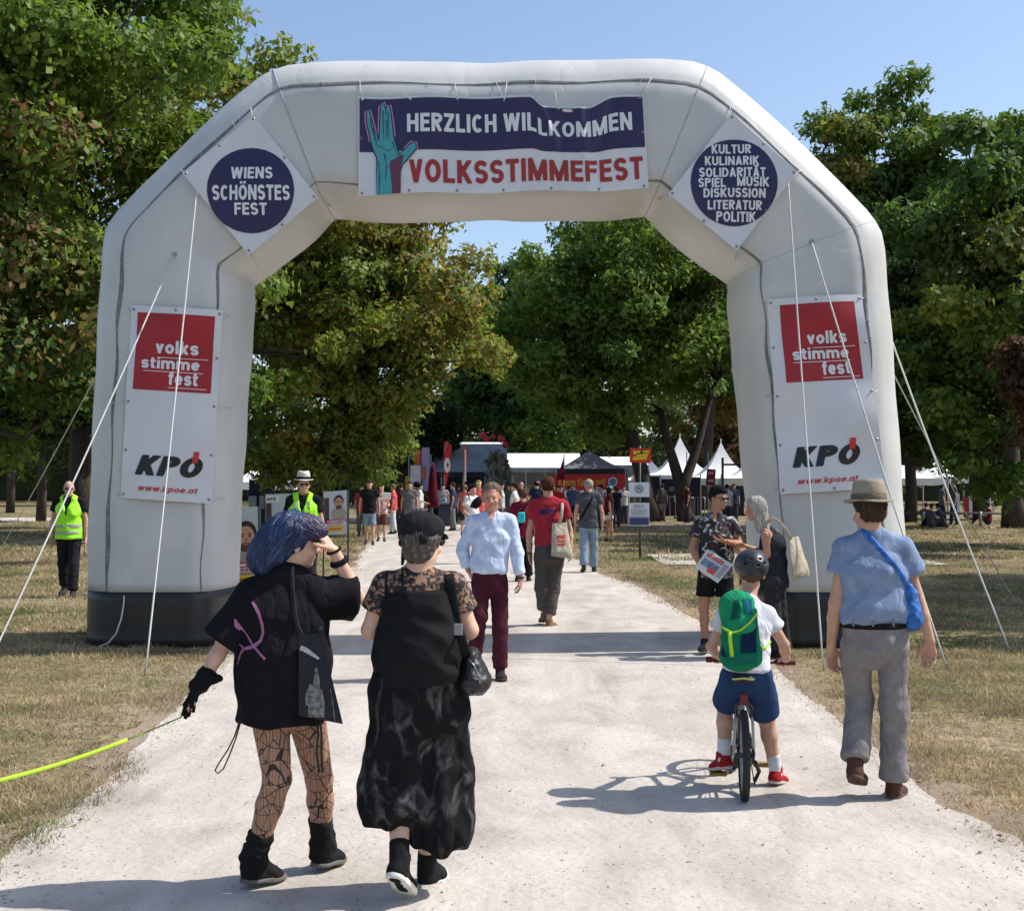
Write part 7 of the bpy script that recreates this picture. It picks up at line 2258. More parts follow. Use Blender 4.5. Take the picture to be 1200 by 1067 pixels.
# black pop-up canopy with the big red banner
def canopy():
    Y = 55; L = W(652, 600, Y)[0]; R_ = W(733, 600, Y)[0]; e = W(0, 549, Y)[2]; pk = W(0, 526, Y)[2]
    cx = (L + R_) / 2; w = R_ - L
    t = thing('canopy', V(cx, Y + w / 2, 0), 'grey peaked pop-up canopy behind the red Volksstimme banner', 'canopy')
    m = MB(); c = V(cx, Y + w / 2, 0)
    cs = [(-1, -1), (1, -1), (1, 1), (-1, 1)]
    for i in range(4):
        a0 = c + V(cs[i][0], cs[i][1], 0) * w / 2; a1 = c + V(*cs[(i + 1) % 4], 0) * w / 2
        m.grid(lambda u, v: (lambda q: V(q[0], q[1], e + (pk - e) * (v ** 1.35)))(limb_lerp(limb_lerp(a0, a1, u), c, v)), 6, 8)
    m.build('roof', mat('canopy_grey', (.16, .16, .17), rough=.7), t, True)
    MB().box((cx, Y, e - .12), (w, .03, .25)).build('valance', dark, t)
    for i in range(4): MB().tube([c + V(cs[i][0], cs[i][1], 0) * w / 2 + V(0, 0, 0), c + V(cs[i][0], cs[i][1], 0) * w / 2 + V(0, 0, e)], .03, 6).build('leg', pole, t)
    MB().box((R_ + .10, Y + w / 2, e / 2), (.05, w, e)).build('side_wall', greyc, t)
    S = quadmap([(648, 556), (733, 555), (734, 583), (648, 584)], 54.8)
    b = thing('stall_banner', S(.5, .5), 'red banner with white Volksstimme lettering and yellow line under the grey canopy', 'banner')
    # reaches nearly to the ground behind the walkers
    S = quadmap([(648, 556), (733, 555), (734, 600), (648, 601)], 54.8)
    sheet('red_field', S, redc, b, nu=6, nv=4)
    lettering('lettering', S, mat('print_gold', (.62, .28, .04)), b, 'Komm für die rot!', .08, .72, .10, .30, o=.03, bold=.02)
    lettering('lettering', S, mat('print_white2', (.75, .75, .75)), b, 'Volksstimme', .06, .97, .34, .60, o=.03, bold=.04)
    MB().lathe(S(.82, .20, .05), [(.20, 0), (.20, .02)], 20, ax=np.array([[1, 0, 0], [0, 0, 1], [0, -1, 0]])).build('round_logo', mat('logo_pale', (.5, .6, .62)), b)
    MB().lathe(S(.82, .20, .08), [(.15, 0), (.15, .01)], 20, ax=np.array([[1, 0, 0], [0, 0, 1], [0, -1, 0]])).build('logo_centre', mat('logo_dark', (.12, .18, .22)), b)
canopy()

# beach flags, parasol, bins, boards
def beach_flag(px, Y, top, bot, w, label, disc=True):
    b = W(px, 600, Y); b[2] = 0; T = W(px, top, Y)[2]; B_ = W(px, bot, Y)[2]
    t = thing('beach_flag', b, label, 'flag', None)
    MB().tube([b, b + V(-w * .45, 0, B_), b + V(-w * .42, 0, T * .9), b + V(0, 0, T)], .022, 6).build('pole', pole, t)
    g = MB(); g.grid(lambda u, v: V(b[0] - w / 2 + w * u * (math.sin(math.pi * min(1, .25 + .75 * (1 - v) ** .6 + .0)) ** .5 if v < 1 else .4) * (.55 + .45 * v), Y - .03 + .04 * math.sin(8 * v), B_ + (T - B_) * v), 5, 12)
    g.build('sail', mat('flag_red', (.50, .02, .03), rough=.6), t, True)
    if disc:
        MB().lathe(V(b[0] - w * .08, Y - .10, B_ + (T - B_) * .55), [(w * .38, 0), (w * .38, .01)], 18, sy=2.3, ax=np.array([[1, 0, 0], [0, 0, 1], [0, -1, 0]])).build('white_oval', mat('flag_white', (.75, .75, .75)), t)
        MB().lathe(V(b[0] - w * .02, Y - .13, B_ + (T - B_) * .55), [(w * .13, 0), (w * .13, .01)], 12, sy=2.0, ax=np.array([[1, 0, 0], [0, 0, 1], [0, -1, 0]])).build('emblem', mat('flag_red', (0, 0, 0)), t)
    else:
        MB().box((b[0] - w * .1, Y - .08, B_ + (T - B_) * .55), (w * .35, .01, (T - B_) * .7)).build('white_panel', mat('flag_white', (.75, .75, .75)), t)
beach_flag(525, 54, 517, 579, .36, 'red feather flag with a white oval emblem beside the closed parasol')
beach_flag(546, 54, 521, 575, .20, 'narrow red and white feather flag in front of the grey tent', False)
def closed_parasol():
    b = W(507, 600, 50); b[2] = 0
    t = thing('parasol', b, 'closed dark red parasol standing left of the red feather flag', 'parasol')
    MB().tube([b, b + V(0, 0, 2.55)], .03, 6).build('pole', pole, t)
    MB().lathe(b, [(.03, 2.5), (.10, 2.3), (.16, 1.9), (.20, 1.3), (.24, .85), (.16, .8), (.05, .82)], 14).build('canopy', cloth('wine_cloth', (.085, .008, .018)), t, True)
    MB().lathe(b, [(.25, 0), (.25, .12), (.05, .14)], 12).build('base', dark, t)
closed_parasol()
def bin_(px, Y, label):
    b = W(px, 600, Y); b[2] = 0
    t = thing('waste_bin', b, label, 'bin')
    MB().box(b + V(0, 0, .45), (.55, .5, .85), bev=.05).build('bin_body', mat('bin_blue', (.03, .035, .06), rough=.6), t)
    MB().box(b + V(0, 0, .93), (.60, .55, .10), bev=.03).build('lid', mat('bin_lid', (.12, .13, .16), rough=.5), t)
bin_(523, 52, 'dark blue bin standing under the red feather flag')
# colourful stall with orange and lilac cloths at the left edge of the grey tent
def cloth_stall():
    b = W(492, 600, 58); b[2] = 0
    t = thing('market_stall', b, 'stall hung with orange, lilac and yellow cloths at the grey tent\'s left end', 'stall')
    cols = [(.55, .14, .03), (.35, .30, .50), (.60, .58, .62), (.55, .42, .05), (.50, .12, .04)]
    for i, (px, y0, y1, w, c) in enumerate(((482, 558, 600, 14, 3), (490, 527, 548, 9, 0), (499, 524, 575, 9, 1), (494, 547, 561, 10, 4), (487, 545, 572, 12, 2))):
        q0 = W(px, y0, 57.5 - i * .1); q1 = W(px, y1, 57.5 - i * .1); ww = w / FPX * 57.5
        MB().grid(lambda u, v: V(q0[0] + (u - .5) * ww, 57.5 - i * .1 + .05 * math.sin(9 * u), q0[2] + (q1[2] - q0[2]) * v), 5, 3).build('hanging_cloth', plain('stall_cloth_%s' % 'abcde'[i], cols[c]), t, True)
    for dx in (-.5, .5): MB().tube([b + V(dx, 0, 0), b + V(dx, 0, 3.0)], .03, 6).build('pole', pole, t)
    MB().tube([b + V(-.55, 0, 3.0), b + V(.55, 0, 3.0)], .03, 6).build('crossbar', pole, t)
cloth_stall()
# red balloons above the tent roof
for i, (px, py, s) in enumerate(((566, 510, .24), (570, 514, .20), (587, 514, .24), (592, 521, .22), (578, 511, .16))):
    q = W(px, py, 59)
    t = thing('balloon', q, ['uppermost red balloon above the grey tent', 'red balloon touching the uppermost one on the grey tent', 'red balloon at the right above the camouflage net', 'lowest red balloon above the camouflage net', 'small pink-red balloon in the middle of the row on the tent'][i], 'balloon', 'red balloons on the tent roof')
    MB().lathe(q, [(.02, -s * .8), (s * .5, -s * .5), (s * .72, 0), (s * .6, s * .45), (s * .25, s * .66), (.01, s * .7)], 12).build('skin', mat('balloon_red', (.5, .03, .04), rough=.3), t, True)
    MB().tube([q - V(0, 0, s * .8), V(q[0], q[1], 3.3)], .006, 4).build('string', ropem, t)

# sign post with the orange sign and two white boards
def sign_post():
    Y = gy(655); b = G(750, 655)
    t = thing('sign_post', b, 'metal post with a red and yellow sign above two white notice boards beside the path', 'sign')
    MB().tube([b, V(b[0], Y, W(0, 522, Y)[2])], .028, 8).build('post', mat('post_dark', (.06, .065, .065), rough=.5), t, True)
    def board(px0, px1, py0, py1, m_, nm, tilt=0):
        a = W(px0, py0, Y - .05); c = W(px1, py1, Y - .05)
        return MB().box(((a[0] + c[0]) / 2, Y - .05, (a[2] + c[2]) / 2), (c[0] - a[0], .025, a[2] - c[2]), ax=yawmat(0, 0, tilt)).build(nm, m_, t)
    wb_ = mat('board_white', (.66, .68, .76), rough=.5)
    board(738, 763, 525, 542, mat('sign_red', (.52, .035, .015), rough=.5), 'red_sign', .04)
    S = quadmap([(738, 525), (763, 524), (763, 541), (739, 543)], Y - .085)
    for (a, b_, c, d) in ((.15, .60, .18, .42), (.30, .85, .35, .60), (.12, .80, .58, .80), (.50, .90, .20, .40)):
        sheet('yellow_lettering', S, mat('sign_yellow', (.70, .48, .02), rough=.5), t, a, b_, c, d, 3, 2)
    board(737, 761, 565, 582, wb_, 'notice_board'); board(737, 761, 589, 616, wb_, 'notice_board')
    S = quadmap([(737, 565), (761, 565), (761, 582), (737, 582)], Y - .08)
    rk = mat('ink_dark', (.05, .05, .08))
    c_ = S(.5, .45, .0)
    MB().tube([c_ + V(.085 * math.cos(a), 0, .085 * math.sin(a)) for a in np.linspace(0, 6.28, 17)[:-1]], .010, 5, closed=True).build('ring', rk, t)
    lettering('lettering', S, rk, t, 'VS', .42, .58, .33, .56)
    S = quadmap([(737, 589), (761, 589), (761, 616), (737, 616)], Y - .08)
    lettering('lettering', S, mat('ink_grey', (.35, .36, .38)), t, 'INFO', .25, .75, .08, .22)
    for i in range(4): sheet('text_line', S, mat('ink_grey', (.35, .36, .38)), t, .10, .9, .28 + .07 * i, .31 + .07 * i, 2, 1)
    sheet('blue_band', S, mat('board_blue', (.05, .05, .16)), t, .03, .97, .66, .96, 2, 2)
    sheet('blue_band', S, mat('board_blue2', (.20, .28, .45)), t, .03, .97, .60, .655, 2, 1)
sign_post()
# dark scrim fence with steel barriers
def scrim_fence():
    A = W(766, 600, 64); Bx = W(872, 600, 64)
    t = thing('scrim_fence', V((A[0] + Bx[0]) / 2, 64, 0), 'dark navy fabric-covered site fence left of the pagoda tents', 'fence')
    for i, (p0, p1, py) in enumerate(((752, 773, 558), (774, 797, 561), (798, 821, 559), (845, 872, 574))):
        a = W(p0, py, 64); c = W(p1, py, 64)
        MB().box(((a[0] + c[0]) / 2, 64 + .02 * i, a[2] / 2 + .05), (c[0] - a[0], .03, a[2] - .1)).build('scrim_panel', navyc, t)
    for px in (752, 774, 797, 821, 845): 
        q = W(px, 558, 63.95); MB().tube([(q[0], 63.93, 0), (q[0], 63.93, q[2] + .1)], .03, 6).build('post', pole, t)
    S = quadmap([(774, 566), (820, 566), (820, 598), (774, 598)], 63.85)
    lettering('lettering', S, mat('scrim_print', (.16, .16, .24)), t, 'FESTIVAL', .2, .62, .12, .30) if False else sheet('pale_print', S, mat('scrim_print', (.13, .13, .20)), t, .22, .60, .12, .30, 4, 1)
scrim_fence()
def barrier(px0, px1, Y, label):
    a = W(px0, 600, Y); c = W(px1, 600, Y); h = 1.1
    t = thing('crowd_barrier', V((a[0] + c[0]) / 2, Y, 0), label, 'barrier', 'grey crowd barriers')
    m = MB(); m.tube([(a[0], Y, .12), (a[0], Y, h), (c[0], Y, h), (c[0], Y, .12)], .022, 6); m.tube([(a[0], Y, .2), (c[0], Y, .2)], .018, 6)
    m.build('frame', pole, t, True)
    n = max(3, int((c[0] - a[0]) / .22)); g = MB()
    for i in range(1, n): x = a[0] + (c[0] - a[0]) * i / n; g.tube([(x, Y, .2), (x, Y, h)], .010, 4)
    g.build('bars', pole, t)
    for x in (a[0], c[0]): MB().box((x, Y, .03), (.05, .6, .05)).build('foot', pole, t)
barrier(772, 798, 60, 'crowd barrier in front of the scrim fence, nearest the notice boards')
barrier(800, 812, 58, 'short crowd barrier just left of the floral-shirted man\'s shoulder')
barrier(814, 826, 58, 'crowd barrier end right behind the floral-shirted man\'s head')
barrier(736, 756, 60, 'crowd barrier behind the notice boards')
def goal_pole():
    Y = 46; a = W(847, 600, Y); t = thing('pole_frame', V(a[0], Y, 0), 'dark square pole frame beside the arch\'s right leg', 'frame')
    z = W(0, 536, Y)[2]
    MB().tube([(a[0], Y, 0), (a[0], Y, z)], .045, 6).build('post', dark, t); MB().tube([(a[0], Y, z - .25), (a[0] + 1.6, Y, z - .25)], .04, 6).build('crossbar', dark, t)
    MB().tube([(a[0] + 1.6, Y, 0), (a[0] + 1.6, Y, z - .22)], .045, 6).build('post', dark, t)
    q = W(833, 559, 52); t2 = thing('red_sign', V(q[0], 52, 0), 'small tilted dark red sign on a stick by the pagoda tents', 'sign')
    MB().box(W(833, 559, 52), (.36, .03, .66), ax=yawmat(0, 0, .08)).build('panel', mat('sign_dark_red', (.20, .012, .02)), t2); MB().tube([(q[0], 52.05, 0), (q[0], 52.05, 1.6)], .025, 6).build('stick', pole, t2)
    for i in range(2): MB().box(W(833, 554 + 9 * i, 51.95), (.22, .02, .10)).build('white_mark', mat('mark_pale', (.5, .3, .3)), t2)
goal_pole()
for i, px in enumerate((805, 830)):
    q = W(px, 600, 68); t = thing('flag_mast', V(q[0], 68, 0), ['thin mast in front of the tallest pagoda spire', 'thin mast between the two pagoda spires'][i], 'mast'); MB().tube([(q[0], 68, 0), (q[0], 68, 3.4)], .03, 5).build('mast', pole, t)
q = W(661, 520, 52); t = thing('pennant', V(q[0], 52, 0), 'narrow dark red pennant on a pole at the red banner\'s left corner', 'flag')
MB().tube([(q[0], 52, 0), (q[0], 52, W(0, 532, 52)[2])], .025, 6).build('pole', pole, t)
MB().grid(lambda u, v: V(q[0] + .02 - (.34 * u * v), 51.98 + .05 * math.sin(6 * v), W(0, 533, 52)[2] * (1 - v) + W(0, 562, 52)[2] * v), 3, 8).build('cloth', cloth('pennant_red', (.16, .01, .03)), t)

# election posters on stands
def poster(c, Y, label, face, heading=True, poles=True):
    S = quadmap(c, Y)
    bl = S(.5, 1.0); t = thing('poster_stand', V(bl[0], Y, 0), label, 'poster')
    MB().grid(lambda u, v: S(u, v, 0), 2, 2).grid(lambda u, v: S(1 - u, v, -.03), 2, 2).build('board', mat('poster_pale', (.45, .48, .50), rough=.5, var=.1, vscale=2), t)
    sheet('brown_strip', S, mat('poster_brown', (.07, .035, .03), rough=.5), t, .02, .22, .15, .75, 2, 2, o=.006)  # flat brown strip near the left side of the board
    fu, fv, fs = face
    hgt = S(0, 0)[2] - S(0, 1)[2]; wid = S(1, 0)[0] - S(0, 0)[0]
    def disc(u, v, ru, rv, m_, o, nm):
        n = 20; P = [S(u + ru * math.cos(a), v + rv * math.sin(a), o) for a in np.linspace(0, 2 * math.pi, n + 1)[:-1]]
        meshobj(nm, P, [tuple(range(n))], m_, t)
    k = wid / hgt
    disc(fu, fv + fs * 1.9, fs * 1.6 / k * .8, fs * .95, mat('poster_coat', (.30, .27, .22), rough=.5), .010, 'portrait_coat')
    disc(fu, fv - fs * .25, fs * .80 / k, fs * .95, mat('poster_hair', (.025, .015, .012), rough=.5), .012, 'portrait_hair')
    disc(fu, fv + fs * .10, fs * .66 / k, fs * .92, mat('poster_skin', (.46, .25, .17), rough=.5), .014, 'portrait_face')
    disc(fu, fv + fs * .78, fs * .50 / k, fs * .36, mat('poster_beard', (.09, .04, .03), rough=.5), .016, 'portrait_beard')
    disc(fu, fv + fs * .55, fs * .22 / k, fs * .07, mat('poster_mouth', (.36, .12, .10), rough=.5), .018, 'portrait_mouth')
    for s in (-1, 1):
        disc(fu + s * fs * .28 / k, fv - fs * .05, fs * .10 / k, fs * .06, mat('poster_hair', (0, 0, 0)), .018, 'portrait_eye')
        disc(fu + s * fs * .28 / k, fv - fs * .22, fs * .16 / k, fs * .04, mat('poster_hair', (0, 0, 0)), .018, 'portrait_brow')
    disc(fu + fs * .02, fv + fs * .22, fs * .10 / k, fs * .20, mat('poster_nose', (.36, .18, .12), rough=.5), .0165, 'portrait_nose')
    rp = mat('poster_red', (.42, .02, .05), rough=.5); yp = mat('poster_yellow', (.62, .42, .02), rough=.5)
    sheet('red_band', S, rp, t, .10, .95, .665, .725, 2, 1, o=.020); sheet('white_band', S, mat('poster_white', (.7, .7, .7)), t, .06, .92, .735, .785, 2, 1, o=.020)
    lettering('lettering', S, mat('poster_white', (0, 0, 0)), t, 'STIMME FÜR', .14, .91, .675, .715, o=.024, bold=.03)
    lettering('lettering', S, rp, t, 'DICH WIRKT', .12, .86, .742, .778, o=.024, bold=.03)
    sheet('yellow_band', S, yp, t, .12, .80, .82, .93, 2, 1, o=.020)
    lettering('lettering', S, rp, t, 'WÄHLEN', .2, .72, .845, .905, o=.024, bold=.03)
    sheet('green_edge', S, mat('poster_green', (.02, .10, .06)), t, .955, 1.0, 0, 1, 1, 4, o=.008)
    if heading: sheet('heading_strip', S, mat('poster_white', (0, 0, 0)), t, .04, .5, .03, .13, 2, 1, o=.006); lettering('lettering', S, txk, t, 'KPÖ', .08, .40, .045, .11, o=.010, bold=.05)
    if poles:
        for u in (.0, 1.0):
            q = S(u, 0); MB().tube([(q[0], Y + .02, 0), (q[0], Y + .02, q[2])], .018, 6).build('leg', dark, t)
poster([(262, 595), (304, 593), (306, 690), (262, 692)], 16.6, 'poster stand with bearded man\'s portrait just right of the arch\'s left leg', (.62, .36, .16), False)
poster([(311, 579), (342, 578), (346, 648), (312, 650)], 18.6, 'grey KPÖ poster stand between the left leg and the vest-wearing steward', (.85, .62, .09), True)
poster([(379, 576), (408, 574), (408, 624), (380, 627)], 23.5, 'poster stand with smiling bearded man\'s portrait right of the vest-wearing steward', (.62, .27, .14), False)
poster([(680, 584), (697, 584), (697, 620), (680, 620)], 44, 'small poster stand with a portrait between the red-shirted and grey-shirted men', (.55, .30, .16), False)

# low steel rail on the right
def rail():
    Y = 52.0; a = W(1070, 600, Y)[0]; z = .52
    t = thing('low_rail', V(W(1140, 600, Y)[0], Y, 0), 'low dark metal rail crossing the meadow in front of the seated people', 'rail')
    MB().tube([(a - 1.5, Y, z), (a + 7.5, Y, z + .02)], .045, 8).build('crossbar', mat('rail_grey', (.09, .09, .10), rough=.5), t, True)
    for px in (1082, 1149, 1205): q = W(px, 600, Y); MB().tube([(q[0], Y + .01, 0), (q[0], Y + .01, z + .08)], .07, 8).build('post', mat('rail_post', (.35, .35, .34), rough=.5), t, True)
rail()
def play_frame():
    Y = 60; b = W(1160, 600, Y); b[2] = 0
    t = thing('market_stall', b, 'small stall with an orange and yellow awning at the right among the crowd', 'stall')
    MB().tube([b + V(0, 0, 0), b + V(0, 0, 2.3)], .05, 6).build('pole', mat('pole_pale', (.45, .46, .42)), t); MB().tube([b + V(1.5, 0, 0), b + V(1.5, 0, 2.1)], .05, 6).build('pole', mat('pole_pale', (.45, .46, .42)), t)
    MB().grid(lambda u, v: b + V(1.5 * u, -.5 * v, 2.1 - .25 * v - .08 * math.sin(3.14 * u)), 6, 2).build('awning', mat('awning_orange', (.62, .25, .02)), t)
    MB().grid(lambda u, v: b + V(.35 + .5 * u + .25 * v, -.05, 1.7 - 1.1 * v), 3, 3).build('hanging_cloth', mat('cloth_pink', (.55, .10, .12)), t)
    MB().grid(lambda u, v: b + V(.1 + .3 * u, -.05, 1.7 - .9 * v), 3, 3).build('hanging_cloth', mat('cloth_pale', (.55, .55, .58)), t)
    b2 = W(1130, 600, 60); b2[2] = 0
    t = thing('stall_board', b2, 'red and white board among the people behind the rail', 'board')
    MB().box(b2 + V(.1, 0, .6), (.24, .05, .95)).build('panel', redc, t); MB().box(b2 + V(.3, .02, .72), (.16, .05, 1.2)).build('white_edge', canvas, t); MB().box(b2 + V(-.32, .02, .72), (.2, .05, 1.1)).build('white_edge', canvas, t)
play_frame()
# stall wall glimpsed behind the poster by the left leg
def dark_wall():
    a = W(292, 600, 50); c = W(322, 600, 50)
    t = thing('dark_stall_wall', V((a[0] + c[0]) / 2, 50, 0), 'dark stall wall behind the posters beside the left leg', 'stall')
    z = W(0, 562, 50)[2]
    MB().box(((a[0] + c[0]) / 2, 50, z / 2), (c[0] - a[0], .1, z)).build('wall', navyc, t)
    for i in range(3): MB().box((a[0] + .15 + i * .42, 49.9, 1.0), (.3, .05, .5)).build('board', greyc, t)
dark_wall()

# ---------------- far people
def cl(c, n=[0]):
    n[0] += 1
    return cloth('clothing_' + '_'.join(str(int(q * 100)) for q in c), c)
HB = cloth('hair_black', (0, 0, 0)); HBr = cloth('hair_brown', (0, 0, 0)); HG = cloth('hair_light_grey', (.28, .25, .21)); HF = cloth('hair_fair', (.22, .15, .07))
WHT = (.62, .62, .64); 
def fig(px, Y, H, facing, label, shirt, pants, hair=HBr, sleeve=.5, shorts=False, walk=.25, hat=None, hem=None, plen=None, skin=SKIN, group=None, hairk='short', extra=None, **tk):
    yaw = {'away': 0.0, 'toward': math.pi, 'left': -1.5, 'right': 1.5}.get(facing, facing)
    k = H / 1.75
    spec = dict(label=label, skin=skin, group=group, shirt=dict(m=cl(shirt) if isinstance(shirt, tuple) else shirt, o=.016, hemo=.034, hem=(hem or .84) * k, sleeve=sleeve, so=.022, flare=1.3, fold=.012),
                pants=dict(m=cl(pants), o=.012, leg=.022, len=(plen or (.92 if shorts else 1.93)), hemr=.035, name='shorts' if shorts else 'trousers'),
                shoes=dict(m=cl((.05, .045, .045)), s=1.0), hair=dict(kind=hairk, m=hair) if hair is not None else None)
    if hat: spec['hat'] = hat
    if extra: spec.update(extra)
    return figure(px, Y, H, yaw, spec, walk=walk, **tk)
vestm = mat('hi_vis_yellow', (.36, .95, .02), rough=.7, var=.12, vscale=12, bump=.2, bscale=90); silver = mat('reflective_tape', (.35, .40, .30), rough=.4)
def steward(px, Y, H, label, hat=None, hair=None, shades=True, walk=.3, yaw=math.pi, hy=None, bands=True, arms=(0.1, .1), wide=1.0):
    k = H / 1.75
    fig_ = fig(px, Y, H, yaw, label, (.012, .012, .014), (.016, .016, .02), hair=hair, walk=walk, hat=hat, arms=arms, wide=wide, extra=dict(shades=shades, head=(hy if hy is not None else yaw, 0, 0)))
    root, J, L, A, B = fig_
    g = F(.009); o = .036
    c = [((0, 0, .88 * k), (0, 0, -1))]
    g.ecap(J['hipc'], J['waist'], (B['hip'] + o, B['hipd'] + o), (B['waist'] + o, B['waistd'] + o), J['uh'], k=.03, cuts=c)
    g.ecap(J['waist'], J['chest'], (B['waist'] + o, B['waistd'] + o), (B['chest'] + o * .7, B['chestd'] + o), J['us'], k=.03, cuts=c)
    g.ecap(J['chest'], J['shc'] + V(0, 0, .01), (B['chest'] + o * .6, B['chestd'] + o), (B['chest'] * .9, B['sh'] * 1.2 + o), J['us'], k=.03)
    # open neck in front
    fwd = -1 if math.cos(yaw) < 0 else 1
    g.fn(J['shc'] - .3, J['shc'] + .3, lambda P: np.maximum(np.abs(P[..., 0] - J['shc'][0]) - np.clip((P[..., 2] - J['shc'][2] + .24) * .24, 0, .2), -(P[..., 2] - J['shc'][2] + .24)) + np.where((P[..., 1] - J['shc'][1]) * fwd > 0, 0, 1), k=0, op='s')
    v = g.build('high_visibility_vest', vestm, root, disp=folds(13, .016, seed=4))
    if bands:
        for z in (.97, 1.07):
            g = F(.009); o2 = o + .012
            g.ecap(J['hipc'], J['waist'], (B['hip'] + o2, B['hipd'] + o2), (B['waist'] + o2, B['waistd'] + o2), J['uh'], k=.03, cuts=[((0, 0, (z + .025) * k), (0, 0, 1)), ((0, 0, (z - .025) * k), (0, 0, -1))])
            g.ecap(J['waist'], J['chest'], (B['waist'] + o2, B['waistd'] + o2), (B['chest'] + o2 * .7, B['chestd'] + o2), J['us'], k=.03, cuts=[((0, 0, (z + .025) * k), (0, 0, 1)), ((0, 0, (z - .025) * k), (0, 0, -1))])
            g.build('reflective_band', silver, v, relax=0)
    else:
        for sx in (-.09, .09):
            hits = [h for h in cast(v, [J['shc'] + V(sx, 0, dz) for dz in (-.02, -.1, -.2, -.3, -.4, -.48)], off=.008) if h is not None]
            if len(hits) > 1: MB().tube(hits, .022, 6, flat=((0, -1, 0), .2, 1)).build('reflective_band', silver, v)
    return root
steward(81, 19.9, 1.81, 'bald steward in a bright yellow-green vest and sunglasses standing left of the arch', walk=.5, yaw=math.pi - .1, hy=math.pi - .35, wide=1.08)
steward(356, 17.6, 1.88, 'steward in a white straw hat and yellow-green vest standing behind the posters', hat=fedora(cloth('white_straw', (.62, .60, .54)), BLACK, s=1.0), hair=HBr, yaw=math.pi, hy=math.pi - .3, bands=False)

fig(433, 36.5, 1.86, 'toward', 'man in black t-shirt and light denim shorts with a dark cap walking towards the arch', (.012, .012, .014), (.20, .27, .34), hair=HBr, shorts=True, hat=cap_hat(BLACK), wide=1.12)
pat = mat('red_white_pattern', (.55, .50, .48), col2=(.42, .06, .07), vscale=9, detail=1)
fig(447, 38.5, 1.70, 'toward', 'woman in a red and white patterned top and pale cap reading a leaflet', pat, (.10, .045, .03), hair=HBr, shorts=True, hat=cap_hat(cl((.55, .50, .30))), bend=(1.5, 1.5))
q = W(453, 581, 38.2); pp = thing('leaflet', q, 'white leaflet in the hands of the woman with the pale cap', 'leaflet'); MB().box(q, (.26, .02, .22), ax=yawmat(0, .5, .1)).build('sheet', canvas, pp)
fig(461, 44, 1.72, 'left', 'woman in a loose coral red top standing behind the leaflet reader', (.60, .09, .10), WHT, hair=HF)
fig(424, 42, 1.70, 'toward', 'person in a red shirt half hidden behind the man in the black t-shirt', (.35, .04, .05), (.15, .13, .12), hair=HBr)
fig(470, 48, 1.74, 'away', 'person in dark maroon clothes beside the pale trunk', (.12, .03, .03), (.07, .04, .04), hair=HBr)
fig(480, 41, 1.82, 'toward', 'man in a grey t-shirt with bearded face walking left of the closed parasol', (.13, .125, .125), (.16, .17, .20), hair=HBr, wide=1.05)
fig(492, 47, 1.74, 'right', 'man in white shirt turned right at the colourful stall', WHT, (.13, .12, .10), hair=HB, sleeve=1.3, bend=(1.2, 1.2))
fig(488.5, 49, 1.80, 'right', 'person with large dark frizzy hair at the colourful stall', (.02, .02, .025), (.02, .02, .03), hair=HB, hairk='frizz')
fig(553, 28, 1.74, 2.2, 'man in white t-shirt with a black shoulder bag behind the blue-shirted man', WHT, (.45, .44, .42), hair=HB, wide=1.1, bend=(1.1, .9))
q = W(557, 588, 27.6); pp = thing('shoulder_bag', q, 'black bag on the white-shirted man behind the blue-shirted man', 'bag'); g = F(.015); g.ecap(q, q + V(.06, 0, -.05), (.16, .06), (.12, .06), (1, 0, .4), k=0); g.build('bag_body', BLACK, pp); MB().tube([q + V(-.12, 0, .05), q + V(-.2, .1, .30), q + V(0, .2, .42)], .015, 5).build('strap', BLACK, pp)
fig(561, 36, 1.84, 'toward', 'person with a red and white top and pale cap just behind the blue-shirted man', (.60, .10, .10), (.3, .3, .3), hair=HF, hat=cap_hat(cl((.6, .5, .2))))
fig(603, 37, 1.76, 'left', 'man in white t-shirt at the camouflage net\'s right edge', WHT, (.02, .02, .025), hair=HB)
fig(611, 45, 1.80, 'away', 'bald person in dark clothes under the white marquee edge', (.05, .05, .06), (.03, .03, .04), hair=None)
fig(629, 42, 1.84, 'away', 'person in navy top with a white-fronted red cap behind the red-shirted man', (.018, .022, .045), (.02, .02, .03), hair=HB, hat=cap_hat(cl((.62, .25, .2))))
fig(654, 48, 1.66, 'toward', 'person in a red top between the red-shirted man and the small poster', (.35, .03, .03), (.3, .3, .3), hair=HB)
# the one with the turquoise pouch
r_ = fig(613, 23.0, 1.66, 'away', 'person in dark wine-red t-shirt and black trousers with a turquoise pouch on the back', (.16, .012, .03), (.014, .014, .016), hair=cloth('hair_chestnut', (.07, .04, .02)), walk=.2)
pb_ = thing('pouch', W(611, 606, 22.84), 'turquoise crossbody pouch on the wine-red t-shirt', 'bag'); g = F(.01); g.box(W(611, 606, 22.80), (.13, .08, .19), rnd=.03); g.build('pouch_body', mat('turquoise_nylon', (.02, .42, .50), rough=.5), pb_); MB().tube([W(611, 600, 22.82), W(617, 590, 22.84), W(623, 584, 22.95)], .02, 6, flat=((0, -1, 0), .3, 1)).build('strap', BLACK, pb_); MB().tube([W(611, 612, 22.82), W(607, 620, 22.84)], .02, 6, flat=((0, -1, 0), .3, 1)).build('strap', BLACK, pb_)
